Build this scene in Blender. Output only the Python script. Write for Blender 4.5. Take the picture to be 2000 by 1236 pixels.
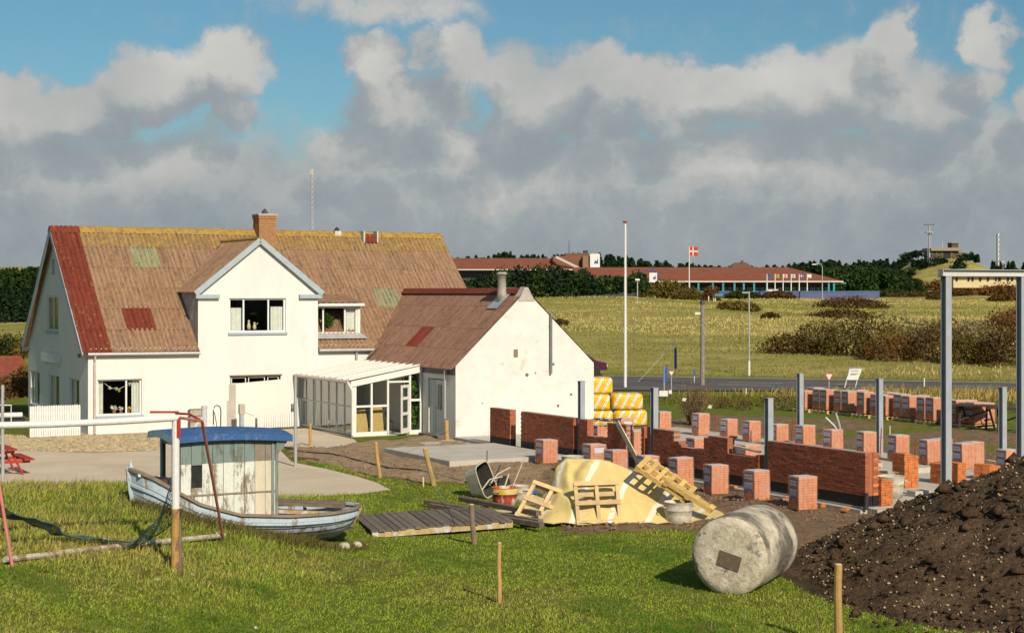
import bpy, bmesh, math, random
import numpy as np
from mathutils import Vector, Matrix
from mathutils.geometry import tessellate_polygon

SC = bpy.context.scene
COL = SC.collection
for o in list(bpy.data.objects):
    bpy.data.objects.remove(o)
random.seed(7)
RNG = np.random.default_rng(11)

# ------------------------------------------------------------------ camera, sky, sun
F, Y0, CH = 3250.0, 573.0, 5.0          # focal length and eye level in photo pixels, eye height in metres
cam_data = bpy.data.cameras.new('camera')
cam_data.sensor_width = 36.0
cam_data.lens = 36.0 * F / 2000.0
cam_data.shift_y = -(618.0 - Y0) / 2000.0
cam_data.clip_start = 0.5
cam_data.clip_end = 6000
cam = bpy.data.objects.new('camera', cam_data)
cam.location = (0, 0, CH)
cam.rotation_euler = (math.radians(90), 0, 0)
COL.objects.link(cam)
SC.camera = cam

TH = math.radians(28.46)                # the house grid is turned by this much
U = Vector((math.cos(TH), math.sin(TH)))
V = Vector((-math.sin(TH), math.cos(TH)))
A0 = Vector((-14.98, 58.8))             # front left corner of the main house

SUN_EL = math.radians(34.0)
SUN_AZ = Vector((0.432, -0.902)).normalized()      # horizontal direction towards the sun
sun_vec = Vector((SUN_AZ.x * math.cos(SUN_EL), SUN_AZ.y * math.cos(SUN_EL), math.sin(SUN_EL)))
sl = bpy.data.lights.new('sun', 'SUN')
sl.energy = 4.1
sl.angle = math.radians(0.53)
sl.color = (1.0, 0.89, 0.73)
sun = bpy.data.objects.new('sun', sl)
sun.rotation_euler = sun_vec.to_track_quat('Z', 'Y').to_euler()
sun.location = (20, -20, 40)
COL.objects.link(sun)

SC.view_settings.view_transform = 'Standard'
SC.view_settings.look = 'None'
SC.view_settings.exposure = 0.3
SC.view_settings.gamma = 1.0
SC.view_settings.use_curve_mapping = False
SC.render.engine = 'CYCLES'
SC.cycles.max_bounces = 5
SC.cycles.diffuse_bounces = 2
SC.cycles.glossy_bounces = 2
SC.cycles.transmission_bounces = 3
SC.cycles.transparent_max_bounces = 10
SC.cycles.use_denoising = True


class NT:
    """tiny node-tree helper"""
    def __init__(s, tree):
        s.t = tree
        s.t.nodes.clear()

    def n(s, typ, props=None, **inp):
        nd = s.t.nodes.new(typ)
        for k, v in (props or {}).items():
            setattr(nd, k, v)
        for k, v in inp.items():
            key = int(k[1:]) if k[0] == 'i' and k[1:].isdigit() else k.replace('_', ' ')
            sock = nd.inputs[key]
            if isinstance(v, bpy.types.NodeSocket):
                s.t.links.new(v, sock)
            else:
                sock.default_value = v
        return nd

    def m(s, op, a, b=0.0, c=0.0, clamp=False):
        return s.n('ShaderNodeMath', dict(operation=op, use_clamp=clamp), i0=a, i1=b, i2=c).outputs[0]

    def ramp(s, fac, stops, interp='LINEAR'):
        r = s.n('ShaderNodeValToRGB', None, Fac=fac)
        cr = r.color_ramp
        cr.interpolation = interp
        while len(cr.elements) < len(stops):
            cr.elements.new(0.5)
        for e, (p, c) in zip(cr.elements, stops):
            e.position = p
            e.color = (c, c, c, 1) if not hasattr(c, '__len__') else tuple(c) + ((1,) if len(c) == 3 else ())
        return r.outputs['Color']

    def mix(s, fac, a, b, blend='MIX'):
        nd = s.t.nodes.new('ShaderNodeMix')
        nd.data_type = 'RGBA'
        nd.blend_type = blend
        for sock, v in ((nd.inputs[0], fac), (nd.inputs[6], a), (nd.inputs[7], b)):
            if isinstance(v, bpy.types.NodeSocket):
                s.t.links.new(v, sock)
            else:
                sock.default_value = v if not hasattr(v, '__len__') else (tuple(v) + ((1,) if len(v) == 3 else ()))
        return nd.outputs[2]

    def noise(s, vec, scale, detail=4, rough=.55, dist=0, dims='3D'):
        return s.n('ShaderNodeTexNoise', dict(noise_dimensions=dims), Vector=vec, Scale=scale, Detail=detail,
                   Roughness=rough, Distortion=dist).outputs[0]


def c4(c):
    return (c[0], c[1], c[2], 1)


# ---- world: Nishita sky with drifting cumulus, laid out by direction
world = bpy.data.worlds.new('World')
SC.world = world
world.use_nodes = True
world.cycles.sampling_method = 'MANUAL'
world.cycles.sample_map_resolution = 256


def cloud_group():
    g = bpy.data.node_groups.new('cloud_density', 'ShaderNodeTree')
    g.interface.new_socket('Vector', in_out='INPUT', socket_type='NodeSocketVector')
    g.interface.new_socket('Density', in_out='OUTPUT', socket_type='NodeSocketFloat')
    k = NT(g)
    gi = k.n('NodeGroupInput').outputs[0]
    go = k.n('NodeGroupOutput')
    # billowy warp of the lookup direction
    w = k.n('ShaderNodeTexNoise', None, Vector=gi, Scale=15.0, Detail=7.0, Roughness=.58).outputs['Color']
    w = k.n('ShaderNodeVectorMath', dict(operation='SUBTRACT'), i0=w, i1=(.5, .5, .5)).outputs[0]
    w = k.n('ShaderNodeVectorMath', dict(operation='MULTIPLY'), i0=w, i1=(.085, .085, .07)).outputs[0]
    vec = k.n('ShaderNodeVectorMath', dict(operation='ADD'), i0=gi, i1=w).outputs[0]
    sep = k.n('ShaderNodeSeparateXYZ', None, i0=vec)
    x, z = sep.outputs[0], sep.outputs[2]
    blobs = [  # heaped clouds: centre and half sizes in photo pixels, strength
        (40, 250, 130, 75, 1.0), (190, 215, 120, 60, 1.0), (330, 165, 105, 62, 1.0), (450, 135, 88, 70, 1.0), (480, 205, 60, 38, .75),
        (110, 350, 230, 70, .8), (420, 345, 170, 55, .75), (700, 300, 120, 62, 1.0), (735, 130, 62, 60, 1.0), (870, 118, 66, 58, 1.0), (780, 205, 110, 70, 1.0),
        (850, 280, 80, 60, .9), (1000, 150, 82, 82, .85), (1060, 200, 110, 90, 1.0), (1270, 155, 100, 44, .9), (960, 250, 70, 60, .8), (1190, 240, 120, 66, .7),
        (1440, 165, 72, 40, .9), (1560, 190, 160, 95, 1.0), (1735, 80, 58, 76, 1.0), (1690, 170, 130, 105, 1.0), (1805, 210, 90, 80, .8), (1365, 250, 46, 40, .9),
        (1905, 95, 40, 52, .8), (1890, 170, 34, 44, .6), (1995, 225, 46, 56, .9), (740, 15, 170, 42, .42), (1160, 150, 80, 62, .9), (1345, 205, 90, 60, .85), (1500, 300, 260, 60, .75), (1900, 320, 170, 60, .6)]
    acc = None
    for bx, by, rx, ry, st in blobs:
        a = k.m('MULTIPLY', k.m('SUBTRACT', x, (bx - 1000) / F * .985), F / (rx * 1.16))
        b = k.m('MULTIPLY', k.m('SUBTRACT', z, (Y0 - by) / F * .985), F / (ry * 1.14))
        d = k.m('SUBTRACT', 1.0, k.m('ADD', k.m('MULTIPLY', a, a), k.m('MULTIPLY', b, b)))
        d = k.m('MULTIPLY', k.m('MAXIMUM', d, -0.5), st)
        acc = d if acc is None else k.m('SMOOTH_MAX', acc, d, .22)
    # the solid grey bank near the horizon, and free clouds everywhere else
    bank = k.n('ShaderNodeMapRange', None, Value=z, i1=.128, i2=.070, i3=-.40, i4=.85).outputs[0]
    fb = k.noise(gi, 9.0, 6, .6)
    free = k.m('MULTIPLY', k.m('SUBTRACT', fb, .60), 3.0)
    up = k.n('ShaderNodeMapRange', None, Value=z, i1=.20, i2=.34, i3=-.9, i4=.75).outputs[0]  # denser clouds added above the view to neutralise the blue ambient light
    acc = k.m('MAXIMUM', acc, bank)
    acc = k.m('MAXIMUM', acc, k.m('ADD', free, k.m('SUBTRACT', up, .45)))
    fine = k.m('MULTIPLY', k.m('SUBTRACT', k.noise(vec, 36.0, 10, .62), .5), 1.15)
    acc = k.m('ADD', acc, fine)
    k.t.links.new(acc, go.inputs[0])
    return g


wn = NT(world.node_tree)
wo = wn.n('ShaderNodeOutputWorld')
sky = wn.n('ShaderNodeTexSky', dict(sky_type='NISHITA', sun_disc=False, sun_elevation=SUN_EL,
                                    sun_rotation=math.atan2(SUN_AZ.x, SUN_AZ.y), air_density=1.0, dust_density=0.6, ozone_density=2.0)).outputs[0]
dirv = wn.n('ShaderNodeTexCoord').outputs['Generated']
CG = cloud_group()
d0 = wn.n('ShaderNodeGroup', dict(node_tree=CG), i0=dirv).outputs[0]
dup = wn.n('ShaderNodeVectorMath', dict(operation='ADD'), i0=dirv, i1=(.012, 0, .026)).outputs[0]
d1 = wn.n('ShaderNodeGroup', dict(node_tree=CG), i0=dup).outputs[0]
cover = wn.n('ShaderNodeMapRange', dict(interpolation_type='SMOOTHSTEP'), Value=d0, i1=-.22, i2=.55, i3=0, i4=1).outputs[0]
lit = wn.n('ShaderNodeMapRange', dict(interpolation_type='SMOOTHSTEP'), Value=wn.m('SUBTRACT', d0, d1), i1=-.55, i2=.75, i3=0, i4=1).outputs[0]
big = wn.noise(dirv, 11.0, 5, .55)
lit = wn.m('ADD', wn.m('MULTIPLY', lit, .62), wn.m('MULTIPLY', wn.m('SUBTRACT', big, .36), 1.0))
sepd = wn.n('ShaderNodeSeparateXYZ', None, i0=dirv).outputs[2]
low = wn.n('ShaderNodeMapRange', None, Value=sepd, i1=.10, i2=.03, i3=0, i4=.16).outputs[0]
lit = wn.m('SUBTRACT', lit, low, clamp=True)
ccol = wn.ramp(lit, [(0.0, (.225, .26, .28)), (.35, (.27, .30, .312)), (.64, (.36, .37, .365)), (.95, (.50, .495, .465))])
SKY_S = 0.07
skyc = wn.mix(1.0, sky, (.53, .80, .84), 'MULTIPLY')
ccol = wn.n('ShaderNodeVectorMath', dict(operation='SCALE'), i0=ccol, Scale=1.0 / SKY_S).outputs[0]
wcol = wn.mix(cover, skyc, ccol)
bg = wn.n('ShaderNodeBackground', None, Color=wcol, Strength=SKY_S).outputs[0]
wn.t.links.new(bg, wo.inputs[0])

# ------------------------------------------------------------------ geometry helpers


def W(px, py, z=0.0):
    """ground point at height z that the photo shows at pixel px, py"""
    d = F * (CH - z) / (py - Y0)
    return Vector(((px - 1000) / F * d, d, z))


def D(px, d, z=0.0):
    return Vector(((px - 1000) / F * d, d, z))


def ZP(py, d):
    return CH - (py - Y0) * d / F


def P(s, t, z=0.0):
    q = A0 + U * s + V * t
    return Vector((q.x, q.y, z))


def ST(p):
    q = Vector((p[0], p[1])) - A0
    return q.dot(U), q.dot(V)


def t_at(s, px):
    r = (px - 1000) / F
    b = A0 + U * s
    return (r * b.y - b.x) / (V.x - r * V.y)


def s_at(t, px):
    r = (px - 1000) / F
    b = A0 + V * t
    return (r * b.y - b.x) / (U.x - r * U.y)


def frame_axes(d, up=(0, 0, 1)):
    d = Vector(d).normalized()
    upv = Vector(up)
    if abs(d.dot(upv)) > .98:
        upv = Vector((1, 0, 0))
    a = d.cross(upv).normalized()
    b = a.cross(d).normalized()
    return d, a, b


class MB:
    def __init__(s):
        s.v, s.f = [], []

    def poly(s, vs, fs):
        o = len(s.v)
        s.v += [tuple(q) for q in vs]
        s.f += [tuple(i + o for i in f) for f in fs]
        return s

    def box(s, x0, x1, y0, y1, z0, z1):
        return s.poly([(x0, y0, z0), (x1, y0, z0), (x1, y1, z0), (x0, y1, z0), (x0, y0, z1), (x1, y0, z1), (x1, y1, z1), (x0, y1, z1)],
                      [(0, 3, 2, 1), (4, 5, 6, 7), (0, 1, 5, 4), (1, 2, 6, 5), (2, 3, 7, 6), (3, 0, 4, 7)])

    def beam(s, p0, p1, w, h, up=(0, 0, 1), w1=None, h1=None):
        p0, p1 = Vector(p0), Vector(p1)
        d, a, b = frame_axes(p1 - p0, up)
        vs = []
        for p, ww, hh in ((p0, w, h), (p1, w1 or w, h1 or h)):
            for x, y in ((-1, -1), (1, -1), (1, 1), (-1, 1)):
                vs.append(p + a * (x * ww / 2) + b * (y * hh / 2))
        return s.poly(vs, [(0, 1, 2, 3), (7, 6, 5, 4), (0, 4, 5, 1), (1, 5, 6, 2), (2, 6, 7, 3), (3, 7, 4, 0)])

    def tube(s, p0, p1, r0, r1=None, n=8):
        return s.path([p0, p1], [r0, r0 if r1 is None else r1], n)

    def path(s, pts, r, n=6, caps=True):
        pts = [Vector(p) for p in pts]
        if not hasattr(r, '__len__'):
            r = [r] * len(pts)
        o = len(s.v)
        for i, p in enumerate(pts):
            t = (pts[min(i + 1, len(pts) - 1)] - pts[max(i - 1, 0)])
            d, a, b = frame_axes(t)
            for k in range(n):
                an = 2 * math.pi * k / n
                s.v.append(tuple(p + (a * math.cos(an) + b * math.sin(an)) * r[i]))
        for i in range(len(pts) - 1):
            for k in range(n):
                k2 = (k + 1) % n
                s.f.append((o + i * n + k, o + i * n + k2, o + (i + 1) * n + k2, o + (i + 1) * n + k))
        if caps:
            s.f.append(tuple(o + k for k in range(n))[::-1])
            s.f.append(tuple(o + (len(pts) - 1) * n + k for k in range(n)))
        return s

    def lathe(s, prof, n=20, c=(0, 0, 0), jit=0):
        o = len(s.v)
        for r, z in prof:
            for k in range(n):
                a = 2 * math.pi * k / n
                rr = r * (1 + random.uniform(-jit, jit))
                s.v.append((c[0] + rr * math.cos(a), c[1] + rr * math.sin(a), c[2] + z))
        for i in range(len(prof) - 1):
            for k in range(n):
                k2 = (k + 1) % n
                s.f.append((o + i * n + k, o + i * n + k2, o + (i + 1) * n + k2, o + (i + 1) * n + k))
        if prof[0][0] > .001:
            s.f.append(tuple(o + k for k in range(n))[::-1])
        if prof[-1][0] > .001:
            s.f.append(tuple(o + (len(prof) - 1) * n + k for k in range(n)))
        return s

    def mesh(s, name):
        me = bpy.data.meshes.new(name)
        me.from_pydata(s.v, [], s.f)
        me.update()
        return me

    def build(s, name, mat, parent=None, loc=None, rz=None, smooth=False):
        me = s.mesh(name)
        if mat:
            me.materials.append(mat)
        return link(name, me, parent, loc, rz, smooth)


def link(name, me, parent=None, loc=None, rz=None, smooth=False):
    if smooth:
        me.shade_smooth()
    o = bpy.data.objects.new(name, me)
    COL.objects.link(o)
    if parent:
        o.parent = parent
    if loc is not None:
        o.location = loc
    if rz is not None:
        o.rotation_euler = (0, 0, rz)
    return o


def np_mesh(name, verts, faces, mat, parent=None, attr=None):
    """fast mesh from numpy: faces (M,k)"""
    me = bpy.data.meshes.new(name)
    n, k = faces.shape
    me.vertices.add(len(verts))
    me.vertices.foreach_set('co', np.asarray(verts, np.float32).ravel())
    me.loops.add(n * k)
    me.loops.foreach_set('vertex_index', faces.astype(np.int32).ravel())
    me.polygons.add(n)
    me.polygons.foreach_set('loop_start', np.arange(0, n * k, k, dtype=np.int32))
    me.polygons.foreach_set('loop_total', np.full(n, k, dtype=np.int32))
    me.update(calc_edges=True)
    if attr is not None:
        ca = me.color_attributes.new('tone', 'FLOAT_COLOR', 'POINT')
        ca.data.foreach_set('color', np.asarray(attr, np.float32).ravel())
    me.materials.append(mat)
    return link(name, me, parent)


def tag(o, label, cat, group=None):
    o['label'] = label
    o['category'] = cat
    if group:
        o['group'] = group
    return o


def thing(name, label, cat, loc=(0, 0, 0), rz=0.0, group=None):
    o = bpy.data.objects.new(name, None)
    o.empty_display_size = .2
    COL.objects.link(o)
    o.location = loc
    o.rotation_euler = (0, 0, rz)
    return tag(o, label, cat, group)


def struct(o):
    o['kind'] = 'structure'
    return o


def stuff(o, label=None, cat=None):
    o['kind'] = 'stuff'
    if label:
        tag(o, label, cat)
    return o


def copy_tree(o, parent=None):
    c = o.copy()
    COL.objects.link(c)
    c.parent = parent
    for ch in o.children:
        copy_tree(ch, c)
    return c


# ------------------------------------------------------------------ materials
MATS = {}


def mat(name, col, rough=.8, var=.18, scale=6.0, bump=.15, bscale=None, col2=None, metal=0.0, rand=0.0, spec=.35, detail=5, stretch=None, thr=None):
    """principled colour with grain, optional second colour in patches, optional change from object to object"""
    if name in MATS:
        return MATS[name]
    m = bpy.data.materials.new(name)
    m.use_nodes = True
    k = NT(m.node_tree)
    out = k.n('ShaderNodeOutputMaterial')
    co = k.n('ShaderNodeTexCoord').outputs['Object']
    if stretch:
        co = k.n('ShaderNodeMapping', None, Vector=co, Scale=stretch).outputs[0]
    info = k.n('ShaderNodeObjectInfo')
    if rand or True:
        off = k.n('ShaderNodeVectorMath', dict(operation='SCALE'), i0=(13.1, 7.7, 5.3), Scale=info.outputs['Random']).outputs[0]
        co = k.n('ShaderNodeVectorMath', dict(operation='ADD'), i0=co, i1=off).outputs[0]
    f1 = k.noise(co, scale, detail, .62)
    f2 = k.noise(co, scale * 5.3, 3, .6)
    lo, hi = tuple(x * (1 - var) for x in col), tuple(min(1, x * (1 + var)) for x in col)
    c = k.ramp(f1, [(.3, lo), (.7, hi)])
    c = k.mix(k.m('MULTIPLY', f2, var * .8), c, tuple(x * .45 for x in col))
    if col2:
        a, b = thr or (.52, .62)
        c = k.mix(k.ramp(k.noise(co, scale * .8, 6, .65, .4), [(a, 0.), (b, 1.)]), c, col2)
    if rand:
        g = k.n('ShaderNodeMapRange', None, Value=info.outputs['Random'], i1=0, i2=1, i3=1 - rand, i4=1 + rand).outputs[0]
        c = k.n('ShaderNodeHueSaturation', None, Color=c, Value=g).outputs[0]
    kw = dict(Base_Color=c, Roughness=rough, Metallic=metal)
    b = k.n('ShaderNodeBsdfPrincipled', None, **kw)
    b.inputs['Specular IOR Level'].default_value = spec
    if bump:
        bn = k.n('ShaderNodeBump', None, Height=k.noise(co, bscale or scale * 4, 6, .65), Strength=bump, Distance=.03).outputs[0]
        k.t.links.new(bn, b.inputs['Normal'])
    k.t.links.new(b.outputs[0], out.inputs[0])
    MATS[name] = m
    return m


def leaf_mat(name, c_lo, c_hi, scale=.8, attr=False, rough=.75, trans=.25, dry=None):
    if name in MATS:
        return MATS[name]
    m = bpy.data.materials.new(name)
    m.use_nodes = True
    k = NT(m.node_tree)
    out = k.n('ShaderNodeOutputMaterial')
    geo = k.n('ShaderNodeNewGeometry')
    f = k.noise(geo.outputs['Position'], scale, 4, .6)
    f = k.m('ADD', k.m('MULTIPLY', f, .7), k.m('MULTIPLY', geo.outputs['Random Per Island'], .3))
    c = k.ramp(f, [(.3, c_lo), (.72, c_hi)])
    if attr:
        at = k.n('ShaderNodeAttribute', dict(attribute_name='tone')).outputs['Color']
        c = k.mix(1.0, c, at, 'MULTIPLY')
    d = k.n('ShaderNodeBsdfDiffuse', None, Color=c).outputs[0]
    t = k.n('ShaderNodeBsdfTranslucent', None, Color=c).outputs[0]
    mx = k.n('ShaderNodeMixShader', None, Fac=trans, i1=d, i2=t).outputs[0]
    k.t.links.new(mx, out.inputs[0])
    MATS[name] = m
    return m


def glass_mat():
    m = bpy.data.materials.new('window_glass')
    m.use_nodes = True
    k = NT(m.node_tree)
    out = k.n('ShaderNodeOutputMaterial')
    fr = k.m('MULTIPLY', k.n('ShaderNodeFresnel', None, IOR=1.42).outputs[0], .28)
    co = k.n('ShaderNodeTexCoord').outputs['Object']
    bn = k.n('ShaderNodeBump', None, Height=k.noise(co, 1.5, 2), Strength=.04, Distance=.05).outputs[0]
    g = k.n('ShaderNodeBsdfGlossy', None, Color=(1, 1, 1, 1), Roughness=.02, Normal=bn).outputs[0]
    t = k.n('ShaderNodeBsdfTransparent', None, Color=(.86, .9, .88, 1)).outputs[0]
    k.t.links.new(k.n('ShaderNodeMixShader', None, Fac=fr, i1=t, i2=g).outputs[0], out.inputs[0])
    return m


def film_mat(name, tint, body=.32):
    """clear plastic wrap: mostly see-through, milky in the creases, shiny"""
    m = bpy.data.materials.new(name)
    m.use_nodes = True
    k = NT(m.node_tree)
    out = k.n('ShaderNodeOutputMaterial')
    co = k.n('ShaderNodeTexCoord').outputs['Object']
    off = k.n('ShaderNodeVectorMath', dict(operation='SCALE'), i0=(9.1, 5.7, 3.3), Scale=k.n('ShaderNodeObjectInfo').outputs['Random']).outputs[0]
    co = k.n('ShaderNodeVectorMath', dict(operation='ADD'), i0=co, i1=off).outputs[0]
    f = k.noise(co, 4, 4, .55, .5)
    a = k.ramp(f, [(.35, body * .45), (.55, body * .8), (.75, min(1, body * 1.9))])
    bn = k.n('ShaderNodeBump', None, Height=k.noise(co, 9, 4, .6, 1.5), Strength=.5, Distance=.05).outputs[0]
    b = k.n('ShaderNodeBsdfPrincipled', None, Base_Color=c4(tint), Roughness=.28, Normal=bn).outputs[0]
    t = k.n('ShaderNodeBsdfTransparent', None, Color=(1, 1, 1, 1)).outputs[0]
    k.t.links.new(k.n('ShaderNodeMixShader', None, Fac=a, i1=t, i2=b).outputs[0], out.inputs[0])
    return m


GLASS = glass_mat()
FILM = film_mat('plastic_wrap', (.76, .58, .50), .22)
PLASTER = mat('white_plaster', (.675, .66, .615), .9, .05, 1.3, .3, 30, col2=(.56, .53, .46), thr=(.58, .80), stretch=(1, 1, .4))
PLASTER_OLD = mat('stained_white_plaster', (.675, .655, .60), .9, .08, 1.6, .4, 26, col2=(.45, .38, .25), thr=(.58, .72))
WOODW = mat('white_painted_wood', (.70, .68, .62), .6, .06, 3, .06)
TRIM = mat('blue_grey_trim', (.34, .40, .43), .6, .08, 4, .06)
DARKTRIM = mat('dark_gutter', (.055, .05, .055), .5, .2, 4, .05)
PIPEG = mat('grey_pipe', (.42, .42, .41), .45, .12, 5, .05, metal=.3)
GALV = mat('galvanised_steel', (.50, .53, .56), .42, .12, 5, .05, metal=.35)
STEELG = mat('primed_steel_grey', (.33, .36, .38), .5, .1, 3, .04, col2=(.22, .17, .13), thr=(.66, .74))
CURTAIN = mat('white_curtain', (.72, .70, .64), .95, .1, 5, .05)
BRICK = mat('red_brick', (.38, .105, .045), .9, .16, 9, .3, 60, rand=.22)
BRICKO = mat('new_orange_brick', (.62, .20, .06), .85, .14, 9, .25, 60, rand=.16)
MORTAR = mat('mortar', (.33, .25, .19), .95, .15, 8, .2)
CONCRETE = mat('pale_concrete', (.46, .42, .36), .95, .12, 1.4, .25, 22, col2=(.36, .32, .26), thr=(.55, .72))
TIMBER = mat('weathered_timber', (.155, .115, .085), .9, .25, 5, .3, 30, stretch=(1, 1, 1), rand=.18)
PALLETW = mat('new_pallet_wood', (.58, .42, .21), .8, .16, 5, .2, 30, rand=.16)
POSTW = mat('yellow_post_wood', (.42, .26, .085), .8, .2, 5, .2, 30, rand=.12)
BLACK = mat('black_membrane', (.012, .012, .014), .6, .2, 4, .1)
RUBBER = mat('black_rubber', (.02, .02, .02), .7, .2, 4, .1)
REDPAINT = mat('red_paint', (.36, .035, .02), .6, .14, 4, .1)
WHITEP = mat('white_paint', (.70, .68, .63), .55, .08, 4, .08)
STONE = mat('pale_stone', (.46, .40, .31), .9, .2, 5, .3)

# ------------------------------------------------------------------ terrain
def sm(x):
    x = np.clip(x, 0, 1)
    return x * x * (3 - 2 * x)


def vnoise(x, y, seed=0):
    """cheap smooth value noise"""
    xi, yi = np.floor(x).astype(np.int64), np.floor(y).astype(np.int64)
    fx, fy = x - xi, y - yi
    fx, fy = fx * fx * (3 - 2 * fx), fy * fy * (3 - 2 * fy)

    def h(a, b):
        n = (a * 374761393 + b * 668265263 + seed * 982451653) & 0x7fffffff
        n = ((n ^ (n >> 13)) * 1274126177) & 0x7fffffff
        return ((n ^ (n >> 16)) & 0xffff) / 65535.0
    return (h(xi, yi) * (1 - fx) + h(xi + 1, yi) * fx) * (1 - fy) + (h(xi, yi + 1) * (1 - fx) + h(xi + 1, yi + 1) * fx) * fy


def fbm(x, y, o=4, seed=0):
    r, a, t = 0, 1, 0
    for i in range(o):
        r = r + a * vnoise(x * 2 ** i, y * 2 ** i, seed + i)
        t += a
        a *= .5
    return r / t - .5


ROAD_P = np.array([7.07, 100.3])
ROAD_D = np.array([.9436, -.331])
ROAD_N = np.array([.331, .9436])


def gz(x, y):
    x, y = np.asarray(x, float), np.asarray(y, float)
    # low grassy bank on the left with the boat and the goal on it
    prof = np.interp(y, [0, 12, 20, 24.5, 28, 31, 33.2, 35.5, 38.5, 41], [1.4, 1.0, .75, .95, 1.05, 1.22, 1.22, .85, .2, 0])
    z = sm((-2.3 - x) / 5.4) * prof
    # the dune the picture is taken from
    z = z + 2.6 * sm((15 - y) / 15)
    near = sm((48 - y) / 10)
    z = z + near * (.16 * fbm(x / 5, y / 5, 3, 3) + .05 * fbm(x / .9, y / .9, 2, 9))
    # rough field beyond the road
    r = (x - ROAD_P[0]) * ROAD_N[0] + (y - ROAD_P[1]) * ROAD_N[1]
    bank = .95 * sm((r - .3) / 13)
    fld = 2.9 * np.clip((r - 10) / 172, 0, 1.15)
    left = np.exp(-((x - 8) / 26) ** 2 - ((y - 205) / 42) ** 2) * 2.1
    z = z + (bank + fld + left) * (r > 0)
    z = z + sm(r / 30) * (1.0 * fbm(x / 28, y / 22, 3, 5) + .35 * fbm(x / 7, y / 6, 2, 6)) * np.clip(1.2 - y / 900, .2, 1)
    # the hill with the bunker
    hx, hy = 110.5, 425
    hill = 8.9 * np.exp(-(np.abs(x - hx) / 15.5) ** 2.2 - ((y - hy) / 30) ** 2)
    z = z + hill * (1 + .12 * fbm(x / 6, y / 6, 3, 8))
    # higher land under the woods behind
    z = z + 4.0 * sm((y - 380) / 140) + 3 * sm((-x - 60) / 40) * sm((y - 120) / 40)
    # slope behind the house on the far left
    z = z + 2.0 * sm((y - 84) / 26) * sm((-x - 18) / 10)
    return z


def G(px, py, guess=0.0):
    """where the photo's pixel meets the ground"""
    z = guess
    for _ in range(30):
        p = W(px, py, z)
        z = .5 * z + .5 * float(gz(p.x, p.y))
    return W(px, py, z)


def R(px, py, d0=90.0):
    """first ground the line of sight through the pixel meets, walking outwards"""
    d = np.arange(d0, 480.0, .5)
    x, zr_ = (px - 1000) / F * d, CH - (py - Y0) * d / F
    hit = np.nonzero(gz(x, d) >= zr_)[0]
    q = d[hit[0]] if len(hit) else 420.0
    return Vector(((px - 1000) / F * q, q, CH - (py - Y0) * q / F))


def on(p, dz=0.0):
    return Vector((p[0], p[1], float(gz(p[0], p[1])) + dz))


def poly_mask(x, y, pts):
    pts = [(p[0], p[1]) for p in pts]
    ins = np.zeros(x.shape, bool)
    for i in range(len(pts)):
        (x0, y0), (x1, y1) = pts[i], pts[i - 1]
        if y0 == y1:
            continue
        c = ((y0 > y) != (y1 > y)) & (x < (x1 - x0) * (y - y0) / (y1 - y0) + x0)
        ins ^= c
    return ins


def pxp(l, z=0.0):
    return [W(a, b, z) for a, b in l]


SOIL = [pxp([(548, 868), (640, 872), (690, 866), (760, 862), (836, 852), (890, 850), (960, 872), (1062, 905), (1065, 960), (1045, 985), (985, 952), (930, 944), (800, 941), (742, 930), (690, 920), (640, 908), (590, 900)]),
        pxp([(1060, 880), (1065, 1000), (1110, 1036), (1370, 1040), (1360, 1052), (1480, 1085), (1590, 1100), (1640, 1105), (1800, 1060), (2200, 1000), (2200, 855), (1900, 838), (1640, 818), (1400, 812), (1240, 825), (1100, 850)])]
YARD = pxp([(-160, 846), (40, 850), (300, 838), (430, 838), (560, 838), (600, 836), (692, 858), (700, 866), (640, 874), (560, 872), (548, 880), (570, 902), (640, 916), (700, 931), (735, 942), (763, 956), (700, 965), (650, 967), (520, 974), (300, 1000), (-160, 1000)])
GRAVEL = pxp([(-160, 852), (60, 850), (170, 848), (330, 842), (335, 862), (300, 880), (180, 884), (60, 880), (-160, 878)])


def masks(x, y):
    wx = x + .5 * fbm(x / 1.6, y / 1.6, 3, 21)
    wy = y + 1.0 * fbm(x / 1.6, y / 1.6, 3, 22)
    soil = np.zeros(x.shape)
    for pl in SOIL:
        soil = np.maximum(soil, poly_mask(wx, wy, pl))
    # half bare, half grown strips behind the building site
    st = sm((fbm(x / 2.2, y / 1.2, 4, 31) + .05) / .2) * ((y > 52) & (y < 66) & (x > 6))
    soil = soil * (1 - .85 * st)
    # bare patches near the roller and in the lawn
    soil = np.maximum(soil, .75 * sm((fbm(x / 1.1, y / 1.1, 4, 33) - .27) / .08) * (y < 42) * (x < 3))
    dry = sm((fbm(x / 3.0, y / 3.0, 4, 41) + .08) / .3)
    bank = sm((-2.6 - x) / 3) * sm((y - 22.5) / 4) * (y < 45)
    dry = np.clip(dry * .45 + .55 * bank * (.6 + .9 * fbm(x / 1.3, y / 1.3, 3, 43)), 0, 1)
    light = poly_mask(wx, wy, SOIL[0]).astype(float)
    dry = np.where(soil > .5, .15 + .75 * light, dry)
    return soil, dry


def axis(parts):
    out = [parts[0][0]]
    for a, b, step in parts:
        n = max(1, int(round((b - a) / step)))
        out += list(a + (b - a) * np.arange(1, n + 1) / n)
    return np.array(out)


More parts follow.
